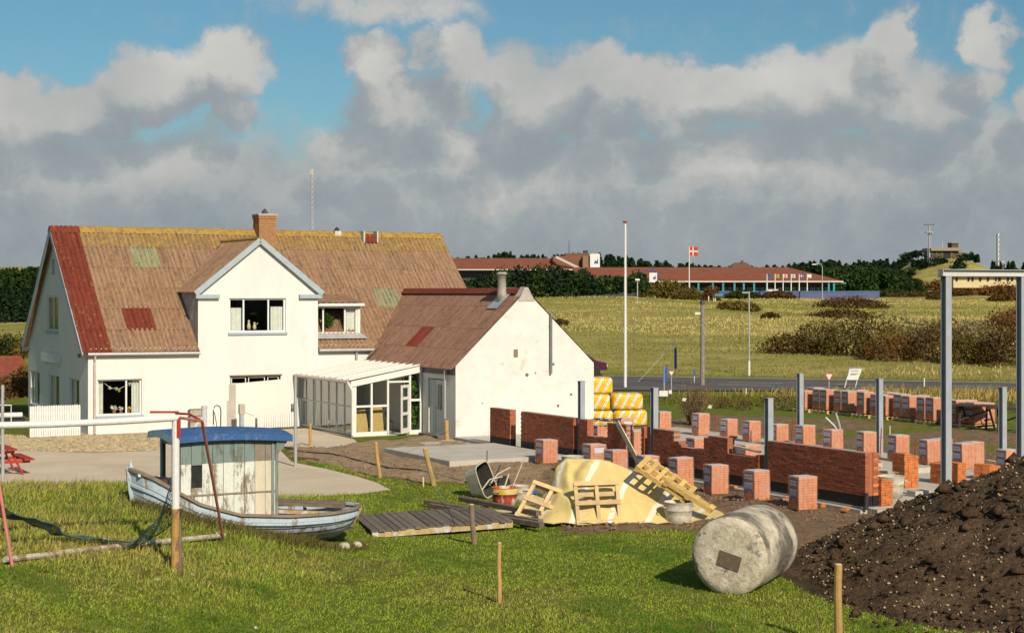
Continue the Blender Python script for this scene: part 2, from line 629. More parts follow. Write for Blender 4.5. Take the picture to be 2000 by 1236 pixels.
def ground():
    xs = axis([(-2600, -300, 230), (-300, -60, 12), (-60, -17, 2.2), (-17, 20, .28), (20, 60, 1.6), (60, 190, 3.2), (190, 400, 15), (400, 2600, 220)])
    ys = axis([(-60, 15, 5), (15, 20, 1), (20, 50, .28), (50, 68, .55), (68, 108, 1.2), (108, 150, 2), (150, 330, 4), (330, 520, 5), (520, 1000, 60), (1000, 4000, 300)])
    X, Yg = np.meshgrid(xs, ys)
    Z = gz(X, Yg)
    # keep the soil and the bare site a bit rutted
    soil, dry = masks(X, Yg)
    Z = Z + soil * (Yg < 68) * (.20 * fbm(X / .9, Yg / .9, 4, 51) + .04)
    under = poly_mask(X, Yg, YARD).astype(float)
    Z = np.where((under > 0) & (Z < .12), np.minimum(Z, -.02), Z)
    SS, TT = (X - A0.x) * U.x + (Yg - A0.y) * U.y, (X - A0.x) * V.x + (Yg - A0.y) * V.y
    inside = (SS > 10.2) & (SS < 19.8) & (TT > -29.6) & (TT < -7.7)
    Z = np.where(inside, np.minimum(Z, -.03), Z)
    r = (X - ROAD_P[0]) * ROAD_N[0] + (Yg - ROAD_P[1]) * ROAD_N[1]
    Z = np.where((r > -26) & (r < .5) & (X > -40), np.minimum(Z, -.05), Z)
    nx, ny = len(xs), len(ys)
    V_ = np.stack([X.ravel(), Yg.ravel(), Z.ravel()], 1)
    i = np.arange(nx * ny).reshape(ny, nx)
    F_ = np.stack([i[:-1, :-1], i[:-1, 1:], i[1:, 1:], i[1:, :-1]], -1).reshape(-1, 4)
    fieldm = sm((r - 0.5) / 3)
    tone = np.stack([soil.ravel(), dry.ravel(), fieldm.ravel(), np.ones(nx * ny)], 1)
    m = bpy.data.materials.new('ground')
    m.use_nodes = True
    k = NT(m.node_tree)
    out = k.n('ShaderNodeOutputMaterial')
    pos = k.n('ShaderNodeNewGeometry').outputs['Position']
    at = k.n('ShaderNodeAttribute', dict(attribute_name='tone')).outputs['Color']
    sp = k.n('ShaderNodeSeparateColor', None, Color=at)
    n1 = k.noise(pos, .45, 6, .65)
    n2 = k.noise(pos, 2.6, 6, .7)
    n3 = k.noise(pos, 16, 5, .7)
    green = k.ramp(n2, [(.3, (.09, .125, .014)), (.52, (.17, .21, .026)), (.7, (.28, .27, .05))])
    straw = k.ramp(n2, [(.3, (.15, .12, .03)), (.7, (.33, .25, .085))])
    gr = k.mix(k.m('ADD', sp.outputs[1], k.m('MULTIPLY', k.m('SUBTRACT', n1, .5), .9), clamp=True), green, straw)
    gr = k.mix(k.m('MULTIPLY', n3, .5), gr, (.03, .035, .008))
    soilc = k.ramp(n2, [(.25, (.21, .135, .078)), (.5, (.37, .26, .155)), (.75, (.50, .375, .23))])
    soilc = k.mix(k.m('MULTIPLY', k.ramp(n3, [(.6, 0.), (.75, 1.)]), .5), soilc, (.36, .29, .19))
    soilc = k.mix(sp.outputs[1], k.mix(1.0, soilc, (.50, .46, .44), 'MULTIPLY'), soilc)
    sf = k.ramp(k.m('ADD', sp.outputs[0], k.m('MULTIPLY', k.m('SUBTRACT', n2, .5), .8)), [(.35, 0.), (.6, 1.)])
    base = k.mix(sf, gr, soilc)
    # rough field: long dry grass in drifts
    sc = k.n('ShaderNodeMapping', None, Vector=pos, Scale=(.5, 1.6, 1)).outputs[0]
    f1 = k.noise(sc, .06, 6, .62, .6)
    f2 = k.noise(sc, .5, 6, .7, .3)
    fc = k.ramp(f1, [(.28, (.19, .195, .048)), (.45, (.33, .295, .085)), (.6, (.45, .375, .13)), (.8, (.52, .43, .18))])
    fc = k.mix(k.ramp(f2, [(.42, .75), (.62, 0.)]), fc, (.20, .17, .045))
    base = k.mix(sp.outputs[2], base, fc)
    b = k.n('ShaderNodeBsdfPrincipled', None, Base_Color=base, Roughness=.95)
    b.inputs['Specular IOR Level'].default_value = .1
    hgt = k.m('ADD', k.m('MULTIPLY', n2, .7), k.m('MULTIPLY', n3, .3))
    k.t.links.new(k.n('ShaderNodeBump', None, Height=hgt, Strength=.8, Distance=.25).outputs[0], b.inputs['Normal'])
    k.t.links.new(b.outputs[0], out.inputs[0])
    g = np_mesh('ground', V_, F_, m, attr=tone)
    g.data.shade_smooth()
    struct(g)


ground()


def flat(name, pts, z, m, parent=None):
    vs = [Vector((p[0], p[1], z)) for p in pts]
    fs = tessellate_polygon([vs])
    mb = MB()
    mb.poly(vs, [tuple(f) for f in fs])
    o = mb.build(name, m, parent)
    bm = bmesh.new()
    bm.from_mesh(o.data)
    bmesh.ops.recalc_face_normals(bm, faces=bm.faces)
    for f in bm.faces:
        if f.normal.z < 0:
            f.normal_flip()
    bm.to_mesh(o.data)
    bm.free()
    return o


YARDM = mat('yard_surface', (.55, .455, .33), .95, .10, .5, .3, 30, col2=(.46, .37, .26), thr=(.5, .75), detail=8)
GRAVM = mat('pale_gravel', (.46, .36, .21), .95, .22, 5, .9, 14, col2=(.30, .22, .12), thr=(.5, .6))
ASPH = mat('asphalt', (.095, .084, .078), .9, .16, .3, .3, 30, col2=(.125, .11, .10), thr=(.5, .7))
VERGE = mat('verge_sand', (.30, .26, .19), .95, .2, 1.5, .3)
LINE = mat('road_marking', (.62, .60, .55), .8, .15, 3, .1)
struct(flat('yard', YARD, .004, YARDM))
gm = flat('gravel_strip', GRAVEL, .012, GRAVM)
struct(gm)
# individual pale pebbles heaped on the gravel strip
gv, gf = [], []
while len(gv) < 1600 * 5:
    px, py = RNG.uniform(-120, 335), RNG.uniform(850, 882)
    p = W(px, py)
    if not poly_mask(np.array([p.x]), np.array([p.y]), GRAVEL)[0]:
        continue
    r = RNG.uniform(.03, .085)
    a = RNG.uniform(0, 6.28)
    c, s_ = math.cos(a) * r, math.sin(a) * r
    o = len(gv)
    gv += [(p.x + c, p.y + s_, .01), (p.x - s_, p.y + c, .01), (p.x - c, p.y - s_, .01), (p.x + s_, p.y - c, .01), (p.x, p.y, .012 + r * .8)]
    gf += [(o, o + 1, o + 4), (o + 1, o + 2, o + 4), (o + 2, o + 3, o + 4), (o + 3, o, o + 4)]
pb = np_mesh('pebbles', np.array(gv), np.array(gf), mat('pebble', (.50, .39, .22), .9, .3, 3, .1), gm)
stuff(pb)

# ---- the road, its fork, kerb verge and markings
def rp(a, r, z=0.0):
    q = ROAD_P + ROAD_D * a + ROAD_N * r
    return Vector((q[0], q[1], z))


def strip(name, left, right, z, m):
    n = len(left)
    mb = MB()
    mb.poly([Vector((p[0], p[1], z)) for p in left] + [Vector((p[0], p[1], z)) for p in right],
            [(i, i + 1, n + i + 1, n + i) for i in range(n - 1)])
    return mb.build(name, m)


road = struct(strip('road', [rp(a, -10.8) for a in (-5, 60, 120)], [rp(a, -.4) for a in (-5, 60, 120)], .0, ASPH))
struct(strip('road_to_the_left', [rp(a, r) for a, r in ((-60, -4.4), (-5, -4.4))], [rp(a, -.4) for a in (-60, -5)], .0, ASPH))
struct(strip('side_road', [rp(a, r) for a, r in ((-45, -22), (-12, -17.5), (2, -14.2), (14, -10.75))], [rp(a, r) for a, r in ((-45, -15), (-14, -11.5), (-5, -9.3), (14, -9.3))], .004, ASPH))
struct(strip('sandy_verge', [rp(a, -.42) for a in (-60, 120)], [rp(a, .55) for a in (-60, 120)], .02, VERGE))
isl = struct(strip('traffic_island', [rp(a, r, .1) for a, r in ((-40, -14.5), (-14, -11.3), (-5, -9.2), (-3.5, -6.9))], [rp(a, -4.6) for a in (-40, -14, -5, -3.6)], .06, mat('island_grass', (.085, .10, .02), .95, .3, 1.5, .5, col2=(.19, .16, .05), thr=(.5, .65))))
for r, a0, n in ((-4.4, 7, 12), (-7.2, 7, 6)):
    for i in range(n):
        strip('lane_marking', [rp(a0 + i * 6.0, r - .07), rp(a0 + i * 6 + 3.0, r - .07)], [rp(a0 + i * 6.0, r + .07), rp(a0 + i * 6 + 3.0, r + .07)], .006, LINE).parent = road

# ------------------------------------------------------------------ grass
def blades(name, x, y, h, w, tone, m, bend=.5, base=None):
    n = len(x)
    a = RNG.uniform(0, 2 * np.pi, n)
    dx, dy = np.cos(a) * w / 2, np.sin(a) * w / 2
    lean = RNG.normal(0, bend, (n, 2)) * h[:, None] + np.stack([.22 * h, .08 * h], 1)
    z0 = (gz(x, y) if base is None else base) - .02
    v = np.empty((n, 5, 3))
    v[:, 0] = np.stack([x - dx, y - dy, z0], 1)
    v[:, 1] = np.stack([x + dx, y + dy, z0], 1)
    mx, my = x + lean[:, 0] * .35, y + lean[:, 1] * .35
    v[:, 2] = np.stack([mx + dx * .75, my + dy * .75, z0 + h * .62], 1)
    v[:, 3] = np.stack([mx - dx * .75, my - dy * .75, z0 + h * .62], 1)
    v[:, 4] = np.stack([x + lean[:, 0], y + lean[:, 1], z0 + h * (1 - .25 * np.clip(np.hypot(lean[:, 0], lean[:, 1]) / h, 0, 1))], 1)
    i = np.arange(n)[:, None] * 5
    f = np.concatenate([i + np.array([[0, 1, 2]]), i + np.array([[0, 2, 3]]), i + np.array([[3, 2, 4]])], 0)
    tn = np.repeat(np.concatenate([tone, np.ones((n, 1))], 1), 5, 0)
    return np_mesh(name, v.reshape(-1, 3), f, m, attr=tn)


GRASSM = leaf_mat('grass_blades', (.75, .75, .75), (1.15, 1.15, 1.15), 1.2, attr=True, trans=.3)


def blocked(x, y):
    """places where no lawn grows: boat, deck, tarp, yard, soil heap"""
    s = (x - A0.x) * U.x + (y - A0.y) * U.y
    t = (x - A0.x) * V.x + (y - A0.y) * V.y
    bs, bt = ST((-7.09, 30.81))
    q = (s - bs) / 4.6
    b = ((q > .02) & (q < .98) & (np.abs(t - bt) < 1.0 * np.maximum(0, 1 - np.abs(2 * q - 1) ** 3.0) ** .65))
    b |= (np.hypot(x - 11.7, y - 29.6) < 6.2)
    b |= (x > .8) & (x < 4.2) & (y > 36.1) & (y < 39)
    b |= poly_mask(x, y, YARD) & (gz(x, y) < .05)
    b |= poly_mask(x, y, pxp([(722, 1052), (1005, 1028), (990, 1000), (790, 1000)]))
    b |= (s > 6.3) & (t > -16.1) & (t < -7)
    b |= (s > 10.1) & (s < 19.9) & (t > -29.7)
    return b


def lawn():
    n = 330000
    yy = 19.5 + (50 - 19.5) * RNG.random(n) ** 1.35
    xx = (RNG.random(n) - .5) * 2 * (.325 * yy)
    soil, dry = masks(xx, yy)
    thin = vnoise(xx / .35, yy / .35, 77)
    keep = (soil < .4 + .3 * RNG.random(n) - .25) & ~blocked(xx, yy) & (thin > .12)
    keep |= (RNG.random(n) < .02) & (soil > .5) & ~blocked(xx, yy)
    xx, yy, dry, thin = xx[keep], yy[keep], dry[keep], thin[keep]
    n = len(xx)
    tuft = sm((vnoise(xx / .7, yy / .7, 5) - .5) / .3)
    bank = sm((-2.6 - xx) / 2.5) * sm((yy - 23.5) / 4)
    h = (.038 + .036 * RNG.random(n)) * (1 + .9 * tuft * dry + 1.6 * bank * RNG.random(n))
    w = .010 + .012 * RNG.random(n)
    g = np.array([.21, .33, .034])
    g2 = np.array([.37, .43, .056])
    st = np.array([.55, .42, .14])
    k = RNG.random(n)[:, None]
    d = np.clip(dry * .95 + RNG.normal(0, .22, n) - .14, 0, 1)[:, None]
    tone = (g * (1 - k) + g2 * k) * (1 - d) + st * d * (.7 + .5 * k)
    # deep green lush patches
    lush = sm((fbm(xx / 1.4, yy / 1.4, 3, 61) - .05) / .2)[:, None] * (1 - d)
    tone = tone * (1 - lush) + np.array([.12, .24, .022]) * lush
    stuff(blades('lawn_grass', xx, yy, h, w, tone, GRASSM), 'short green and straw coloured grass of the foreground lawn', 'grass')
    # long straw stalks
    n = 15000
    yy = 20 + 20 * RNG.random(n) ** 1.2
    xx = (RNG.random(n) - .5) * 2 * (.325 * yy)
    soil, dry = masks(xx, yy)
    p = .06 + .5 * dry ** 2 + .6 * sm((-2.6 - xx) / 2.5) * sm((yy - 24) / 4)
    kp = (RNG.random(n) < p) & (soil < .3) & ~blocked(xx, yy)
    xx, yy = xx[kp], yy[kp]
    n = len(xx)
    h = .12 + .16 * RNG.random(n)
    k = RNG.random(n)[:, None]
    tone = np.array([.42, .34, .15]) * (.6 + .5 * k)
    stuff(blades('long_dry_grass', xx, yy, h, np.full(n, .011), tone, GRASSM, .32), 'long straw coloured stalks standing out of the lawn', 'grass')
    # long grass pressed against the boat's hull
    n = 5200
    q = RNG.random(n)
    sd = -1.0
    hb = .95 * (1 - np.abs(2 * q - 1) ** 3.0) ** .65
    off = np.abs(RNG.normal(0, .2, n)) + .06
    bs, bt = ST((-7.09, 30.81))
    s_, t_ = bs + q * 4.6, bt - hb * .92 - off
    xx, yy = A0.x + U.x * s_ + V.x * t_, A0.y + U.y * s_ + V.y * t_
    h = (.09 + .18 * RNG.random(n)) * np.where(q > .72, .6, 1)
    k = RNG.random(n)[:, None]
    tone = np.array([.24, .20, .07]) * (1 - k) + np.array([.13, .13, .03]) * k
    stuff(blades('hull_grass', xx, yy, h, np.full(n, .013), tone, GRASSM, .3), 'tall dry grass growing against the old boat', 'grass')


lawn()


def far_grass():
    # tall tussocks of the field beyond the road
    n = 150000
    a = RNG.uniform(-60, 110, n)
    r = .8 + 190 * RNG.random(n) ** 1.35
    xx = ROAD_P[0] + ROAD_D[0] * a + ROAD_N[0] * r
    yy = ROAD_P[1] + ROAD_D[1] * a + ROAD_N[1] * r
    ok = (np.abs(xx) < .34 * yy) & (xx > -2)
    xx, yy, r = xx[ok], yy[ok], r[ok]
    n = len(xx)
    f = fbm(xx / 26, yy / 9, 5, 71) * 1.35
    h = (.12 + .14 * RNG.random(n)) * (1 + f) * np.clip(.35 + r / 6, 0, 1)
    w = (.04 + .05 * RNG.random(n)) * (1 + r / 120)
    k = RNG.random(n)[:, None]
    d = sm((f + .2) / .4)[:, None]
    tone = (np.array([.30, .295, .07]) * (1 - d) + np.array([.60, .49, .18]) * d) * (.88 + .22 * k)
    edge = np.clip(1 - r / 5, 0, 1)[:, None]
    tone = tone * (1 - edge) + np.array([.13, .15, .025]) * edge
    stuff(blades('field_grass', xx, yy, h, w, tone, GRASSM, .3), 'long ochre grass covering the rough field beyond the road', 'grass')
    # the strip between the building site and the road
    n = 30000
    a = RNG.uniform(-2, 75, n)
    r = RNG.uniform(-24, -10.6, n)
    xx = ROAD_P[0] + ROAD_D[0] * a + ROAD_N[0] * r
    yy = ROAD_P[1] + ROAD_D[1] * a + ROAD_N[1] * r
    hmax = sm((r + 19 + 3 * fbm(a / 5, r / 5, 3, 72)) / 3)
    fork = (a < 15) & (r > -20 + .5 * (a - 2))
    ok = ~fork & (np.abs(xx) < .34 * yy)
    xx, yy, r, hmax = xx[ok], yy[ok], r[ok], hmax[ok]
    n = len(xx)
    k = RNG.random(n)[:, None]
    h = .10 + .5 * hmax * RNG.random(n)
    tone = (np.array([.14, .155, .025]) * (1 - hmax[:, None]) + np.array([.48, .36, .105]) * hmax[:, None]) * (.65 + .6 * k)
    stuff(blades('roadside_grass', xx, yy, h, np.full(n, .05), tone, GRASSM, .3), 'dry grass strip between the brick packs and the road', 'grass')


far_grass()

# ------------------------------------------------------------------ the white house
HL = Vector((A0.x, A0.y, 0))
LEN, HD, EZ, RZ_, AN_T = 16.1, 4.78, 3.0, 7.48, -7.89        # house length, half depth, eave and ridge heights, annex gable line
AS0, AS1, AEZ, ARZ = 10.57, 16.09, 2.46, 5.07
SLOPE = (RZ_ - EZ) / HD


def wall_mesh(outline, holes, to3, depth=None, mb=None):
    """flat wall with real openings; to3(a, b, inward) gives the point, openings get reveals of the given depth"""
    mb = mb or MB()
    loops = [[Vector((a, b, 0)) for a, b in outline]] + [[Vector((a, b, 0)) for a, b in h] for h in holes]
    flatv = [p for l in loops for p in l]
    tri = tessellate_polygon(loops)
    mb.poly([to3(p.x, p.y, 0) for p in flatv], [tuple(t) for t in tri])
    for h in holes:
        n = len(h)
        vs = [to3(a, b, 0) for a, b in h] + [to3(a, b, depth or .14) for a, b in h]
        mb.poly(vs, [(i, (i + 1) % n, n + (i + 1) % n, n + i) for i in range(n)])
    return mb


def rect(a0, a1, b0, b1):
    return [(a0, b0), (a1, b0), (a1, b1), (a0, b1)]


def window(parent, to3, a0, a1, b0, b1, mull=(), trans=(), fw=.06, inset=.1, sill=True, curtains=(), sash=None, m=WOODW, label=None):
    """frame (the part) with pane, sill and curtain as its sub-parts; mull/trans are bar positions as fractions"""
    def bar(mb, x0, x1, y0, y1, d0, d1):
        mb.poly([to3(x0, y0, d0), to3(x1, y0, d0), to3(x1, y1, d0), to3(x0, y1, d0), to3(x0, y0, d1), to3(x1, y0, d1), to3(x1, y1, d1), to3(x0, y1, d1)],
                [(0, 1, 2, 3), (7, 6, 5, 4), (0, 4, 5, 1), (1, 5, 6, 2), (2, 6, 7, 3), (3, 7, 4, 0)])
    mb = MB()
    d0, d1 = inset, inset + .05
    bar(mb, a0, a0 + fw, b0, b1, d0, d1)
    bar(mb, a1 - fw, a1, b0, b1, d0, d1)
    bar(mb, a0 + fw, a1 - fw, b0, b0 + fw, d0, d1)
    bar(mb, a0 + fw, a1 - fw, b1 - fw, b1, d0, d1)
    for q in mull:
        x = a0 + (a1 - a0) * q
        bar(mb, x - fw / 2, x + fw / 2, b0 + fw, b1 - fw, d0 - .004, d1 - .004)
    for q in trans:
        y = b0 + (b1 - b0) * q
        bar(mb, a0 + fw, a1 - fw, y - fw / 2, y + fw / 2, d0 + .003, d1 - .003)
    w = mb.build('window', m, parent)
    if label:
        w['label'] = label
    xs = [a0 + fw] + [a0 + (a1 - a0) * q for q in mull] + [a1 - fw]
    for x0, x1 in zip(xs, xs[1:]):
        g = MB()
        g.poly([to3(x0, b0 + fw, d1 - .02), to3(x1, b0 + fw, d1 - .02), to3(x1, b1 - fw, d1 - .02), to3(x0, b1 - fw, d1 - .02)], [(0, 1, 2, 3)])
        g.build('pane', GLASS, w)
    if sill:
        g = MB()
        bar(g, a0 - .05, a1 + .05, b0 - .09, b0 - .004, -.06, inset + .06)
        g.build('sill', TRIM, w)
    for x0, x1, y0, y1 in curtains:
        n = 14
        vs, fs = [], []
        for i in range(n + 1):
            q = i / n
            dd = d1 + .07 + .03 * math.sin(q * 19)
            vs += [to3(a0 + (a1 - a0) * (x0 + (x1 - x0) * q), b0 + (b1 - b0) * y0, dd), to3(a0 + (a1 - a0) * (x0 + (x1 - x0) * q), b0 + (b1 - b0) * y1, dd)]
        fs = [(2 * i, 2 * i + 2, 2 * i + 3, 2 * i + 1) for i in range(n)]
        MB().poly(vs, fs).build('curtain', CURTAIN, w)
    return w


house = thing('main_house', 'long white two storey house with brown corrugated roof and cross gable', 'house', HL, TH)


def fr(a, b, d):
    return (a, d, b)


def gl(a, b, d):
    return (d, a, b)


GC, GH = 6.35, 2.34         # cross gable centre and half width
GE, GR = 5.13, 7.0
front_holes = [rect(.33, 1.93, .66, 1.94), rect(5.24, 7.2, .02, 1.93), rect(5.2, 7.4, 3.56, 4.82)]
w = wall_mesh([(0, 0), (LEN, 0), (LEN, EZ + .05), (GC + GH, EZ + .05), (GC + GH, GE), (GC, GR - .08), (GC - GH, GE), (GC - GH, EZ + .05), (0, EZ + .05)], front_holes, fr, .16)
w.build('front_wall', PLASTER, house)
side_holes = [rect(1.25, 2.75, .6, 1.92), rect(4.3, 6.0, .6, 1.92), rect(7.55, 9.1, .6, 1.92), rect(4.45, 6.35, 3.58, 4.9), rect(5.05, 5.5, 5.7, 6.3)]
w = wall_mesh([(0, 0), (2 * HD, 0), (2 * HD, EZ + .02), (HD, RZ_ - .04), (0, EZ + .02)], side_holes, gl, .16)
w.build('gable_wall', PLASTER, house)
MB().poly([(LEN, 0, 0), (LEN, 2 * HD, 0), (LEN, 2 * HD, EZ), (LEN, HD, RZ_ - .04), (LEN, 0, EZ)], [(0, 1, 2, 3, 4)]).build('far_gable_wall', PLASTER, house)
MB().poly([(0, 2 * HD, 0), (LEN, 2 * HD, 0), (LEN, 2 * HD, EZ), (0, 2 * HD, EZ)], [(0, 3, 2, 1)]).build('back_wall', PLASTER, house)
MB().poly([(0.2, .3, 2.75), (LEN - .2, .3, 2.75), (LEN - .2, 9.2, 2.75), (.2, 9.2, 2.75)], [(0, 1, 2, 3)]).build('upper_floor', mat('dark_boards_and_backing', (.05, .04, .03), .9), house)
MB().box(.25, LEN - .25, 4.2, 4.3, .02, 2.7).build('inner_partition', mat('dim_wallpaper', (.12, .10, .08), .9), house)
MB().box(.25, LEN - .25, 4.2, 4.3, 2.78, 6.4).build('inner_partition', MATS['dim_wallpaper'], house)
# side walls of the cross gable above the main roof, their shade put into a darker grey
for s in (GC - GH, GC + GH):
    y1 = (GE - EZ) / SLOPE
    MB().poly([(s, .004, EZ - .1), (s, .004, GE), (s, y1, GE)], [(0, 1, 2)]).build('cross_gable_side_wall', mat('shaded_side_render', (.34, .33, .32), .9, .25, 2, .2, col2=(.6, .58, .54), thr=(.55, .7)), house)

# ---- corrugated sheets, each one its own piece
CORR = {}
ROOF_A = None


def roof_mat(name, lo, hi, lichen=0.0, across=False):
    m = bpy.data.materials.new(name)
    m.use_nodes = True
    k = NT(m.node_tree)
    out = k.n('ShaderNodeOutputMaterial')
    co = k.n('ShaderNodeTexCoord').outputs['Object']
    info = k.n('ShaderNodeObjectInfo').outputs['Random']
    off = k.n('ShaderNodeVectorMath', dict(operation='SCALE'), i0=(31., 17., 5.), Scale=info).outputs[0]
    co = k.n('ShaderNodeVectorMath', dict(operation='ADD'), i0=co, i1=off).outputs[0]
    st = k.n('ShaderNodeMapping', None, Vector=co, Scale=(.8, 11, 1) if across else (11, .8, 1)).outputs[0]
    a = k.noise(st, 1.4, 5, .6)
    b = k.noise(co, 7, 5, .65)
    c = k.ramp(k.m('ADD', k.m('MULTIPLY', a, .6), k.m('MULTIPLY', b, .4)), [(.38, tuple(q * .72 for q in lo)), (.5, tuple((p + q) / 2 for p, q in zip(lo, hi))), (.62, hi)])
    g = k.n('ShaderNodeMapRange', None, Value=info, i1=0, i2=1, i3=.94, i4=1.05).outputs[0]
    c = k.n('ShaderNodeHueSaturation', None, Color=c, Value=g).outputs[0]
    if lichen:
        l = k.ramp(k.noise(co, 5.5, 6, .7), [(.62 - .3 * lichen, 0.), (.74 - .3 * lichen, 1.)])
        c = k.mix(k.m('MULTIPLY', l, .8), c, (.38, .25, .045))
    p = k.n('ShaderNodeBsdfPrincipled', None, Base_Color=c, Roughness=.85)
    p.inputs['Specular IOR Level'].default_value = .2
    k.t.links.new(k.n('ShaderNodeBump', None, Height=b, Strength=.15, Distance=.02).outputs[0], p.inputs['Normal'])
    k.t.links.new(p.outputs[0], out.inputs[0])
    return m


R_MAIN = roof_mat('faded_brown_sheet', (.212, .122, .072), (.322, .20, .122), .14)
R_TOP = roof_mat('lichen_sheet', (.205, .125, .06), (.315, .20, .09), .36)
R_LICH = roof_mat('lichen_ridge', (.22, .125, .05), (.34, .205, .065), .62)
R_RED = roof_mat('dark_red_sheet', (.14, .028, .017), (.19, .042, .024), .10)
R_CLEAR = roof_mat('green_translucent_sheet', (.19, .185, .10), (.29, .275, .16), .15)
R_ANX = roof_mat('annex_brown_sheet', (.195, .103, .066), (.295, .166, .112), .0, True)
R_MAINX = roof_mat('faded_brown_cross_sheet', (.212, .122, .072), (.322, .20, .122), .08, True)
R_ANXR = roof_mat('annex_red_sheet', (.15, .03, .018), (.21, .045, .026), .0, True)


def sheet_mesh(wd, ln, period=.177, amp=.026, mtl=R_MAIN):
    key = (round(wd, 3), round(ln, 3), mtl.name)
    if key not in CORR:
        n = max(1, round(wd / period)) * 6
        vs, fs = [], []
        for j in (0, 1):
            for i in range(n + 1):
                x = wd * i / n
                vs.append((x, ln * j, amp * (2 * abs(math.sin(math.pi * i / 6)) ** .8 - 1) + (.009 if j == 0 else -.003)))
        for i in range(n):
            fs.append((i, i + 1, n + 2 + i, n + 1 + i))
        # the sheet's lower edge has a visible thickness
        o = len(vs)
        vs += [(v[0], v[1] + .004, v[2] - .010) for v in vs[:n + 1]]
        for i in range(n):
            fs.append((i, o + i, o + i + 1, i + 1))
        me = bpy.data.meshes.new('roof_sheet')
        me.from_pydata(vs, [], fs)
        me.materials.append(mtl)
        CORR[key] = me
    return CORR[key]


def put_sheet(parent, me, origin, xdir, updir, lift=.03):
    o = bpy.data.objects.new('roof_sheet', me)
    COL.objects.link(o)
    o.parent = parent
    x, y = Vector(xdir).normalized(), Vector(updir).normalized()
    z = x.cross(y)
    M = Matrix((x, y, z)).transposed().to_4x4()
    M.translation = Vector(origin) + z * lift
    o.matrix_local = M
    return o


def slope_sheets(parent, x0, x1, ncol, y_of, nrow, rows, pick, sgn=1, start=0.0):
    """sheets on the slope y = y_of(q): q from eave (0) to ridge (1)"""
    for r in range(nrow):
        pa, pb = Vector(y_of(rows(r))), Vector(y_of(rows(r + 1)))
        ln = (pb - pa).length
        edges = ncol[r] if isinstance(ncol, dict) else [x0 + (x1 - x0) * c / ncol for c in range(ncol + 1)]
        for c in range(len(edges) - 1):
            m = pick(c, r)
            if m is None:
                continue
            put_sheet(parent, sheet_mesh(edges[c + 1] - edges[c] + .03, ln + .09, mtl=m), (edges[c], pa.y, pa.z), (1, 0, 0), (pb - pa))


eo = .13                                    # eave overhang


def main_slope(q):
    return (0, -eo + (HD + eo) * q, EZ - eo * SLOPE + (HD + eo) * SLOPE * q)


rows6 = lambda r: r / 6.0
LEFT_W = GC - GH + .26


def pick_left(c, r):
    if c == 0:
        return R_RED
    if (c, r) == (2, 1):
        return R_RED
    if (c, r) == (2, 4):
        return R_CLEAR
    return R_TOP if r == 5 else R_MAIN


def pick_mid(c, r):
    return None if r < 3 else (R_TOP if r == 5 else R_MAIN)


def pick_right(c, r):
    if (c, r) == (3, 2):
        return R_CLEAR
    return R_TOP if r == 5 else R_MAIN


ra, rb = s_at(1.25, 240), s_at(1.25, 297)
ca, cb = s_at(3.6, 257), s_at(3.6, 309)
LE = {r: [-.26, .80, 1.87, 2.94, GC - GH] for r in range(6)}
LE[1] = [-.26, .80, ra, rb, GC - GH]
LE[4] = [-.26, .80, ca, cb, GC - GH]
slope_sheets(house, -.26, GC - GH, LE, main_slope, 6, rows6, pick_left)
slope_sheets(house, GC - GH, GC + GH, 5, main_slope, 6, rows6, pick_mid)
slope_sheets(house, GC + GH, LEN + .06, 7, main_slope, 6, rows6, pick_right)
# far slope (one sheet, never seen) and ridge caps
MB().poly([(-.26, HD, RZ_), (LEN + .06, HD, RZ_), (LEN + .06, 2 * HD + eo, EZ - eo * SLOPE), (-.26, 2 * HD + eo, EZ - eo * SLOPE)], [(0, 1, 2, 3)]).build('back_roof', R_MAIN, house)
for i in range(15):
    x0 = -.27 + i * (LEN + .34) / 15
    x1 = x0 + (LEN + .34) / 15 + .03
    r = RZ_ + .05 + random.uniform(-.006, .006)
    MB().poly([(x0, HD - .26, r - .215), (x1, HD - .26, r - .215), (x1, HD - .07, r - .02), (x0, HD - .07, r - .02), (x0, HD + .07, r - .02), (x1, HD + .07, r - .02),
               (x0, HD + .26, r - .215), (x1, HD + .26, r - .215), (x0, HD, r + .02), (x1, HD, r + .02)],
              [(0, 1, 2, 3), (3, 2, 9, 8), (8, 9, 5, 4), (4, 5, 7, 6)]).build('ridge_cap', R_RED if i == 0 else R_LICH, house)
# barge boards, fascia, gutter
for y0, y1 in ((-eo - .02, HD), (2 * HD + eo, HD)):
    MB().beam((-.24, y0, EZ - eo * SLOPE - .1), (-.24, y1, RZ_ - .12), .045, .2, up=(1, 0, 0) if False else (0, 0, 1)).build('barge_board', TRIM, house)
MB().box(-.3, 0.0, -.16, .28, 2.74, 2.87).build('eave_box', DARKTRIM, house)
MB().box(-.3, 0.0, 2 * HD - .25, 2 * HD + .15, 2.7, 2.85).build('eave_box', DARKTRIM, house)
for a, b in ((-.05, GC - GH + .03), (GC + GH + .002, LEN)):
    MB().box(a, b, -.085, -.02, EZ - .24, EZ - .10).build('fascia', DARKTRIM, house)
    MB().path([(a, -.17, EZ - .15), (b, -.17, EZ - .17)], .06, 8).build('gutter', PIPEG, house)
MB().path([(.22, -.17, EZ - .16), (.22, -.1, EZ - .35), (.22, -.07, EZ - .5), (.22, -.07, .05)], .042, 8).build('drain_pipe', mat('pinkish_pipe', (.52, .42, .38), .6), house)
xr = s_at(-.1, 697)
MB().path([(xr, -.17, EZ - .16), (xr, -.08, EZ - .3), (xr, -.07, 2.3)], .045, 8).build('drain_pipe', PIPEG, house)

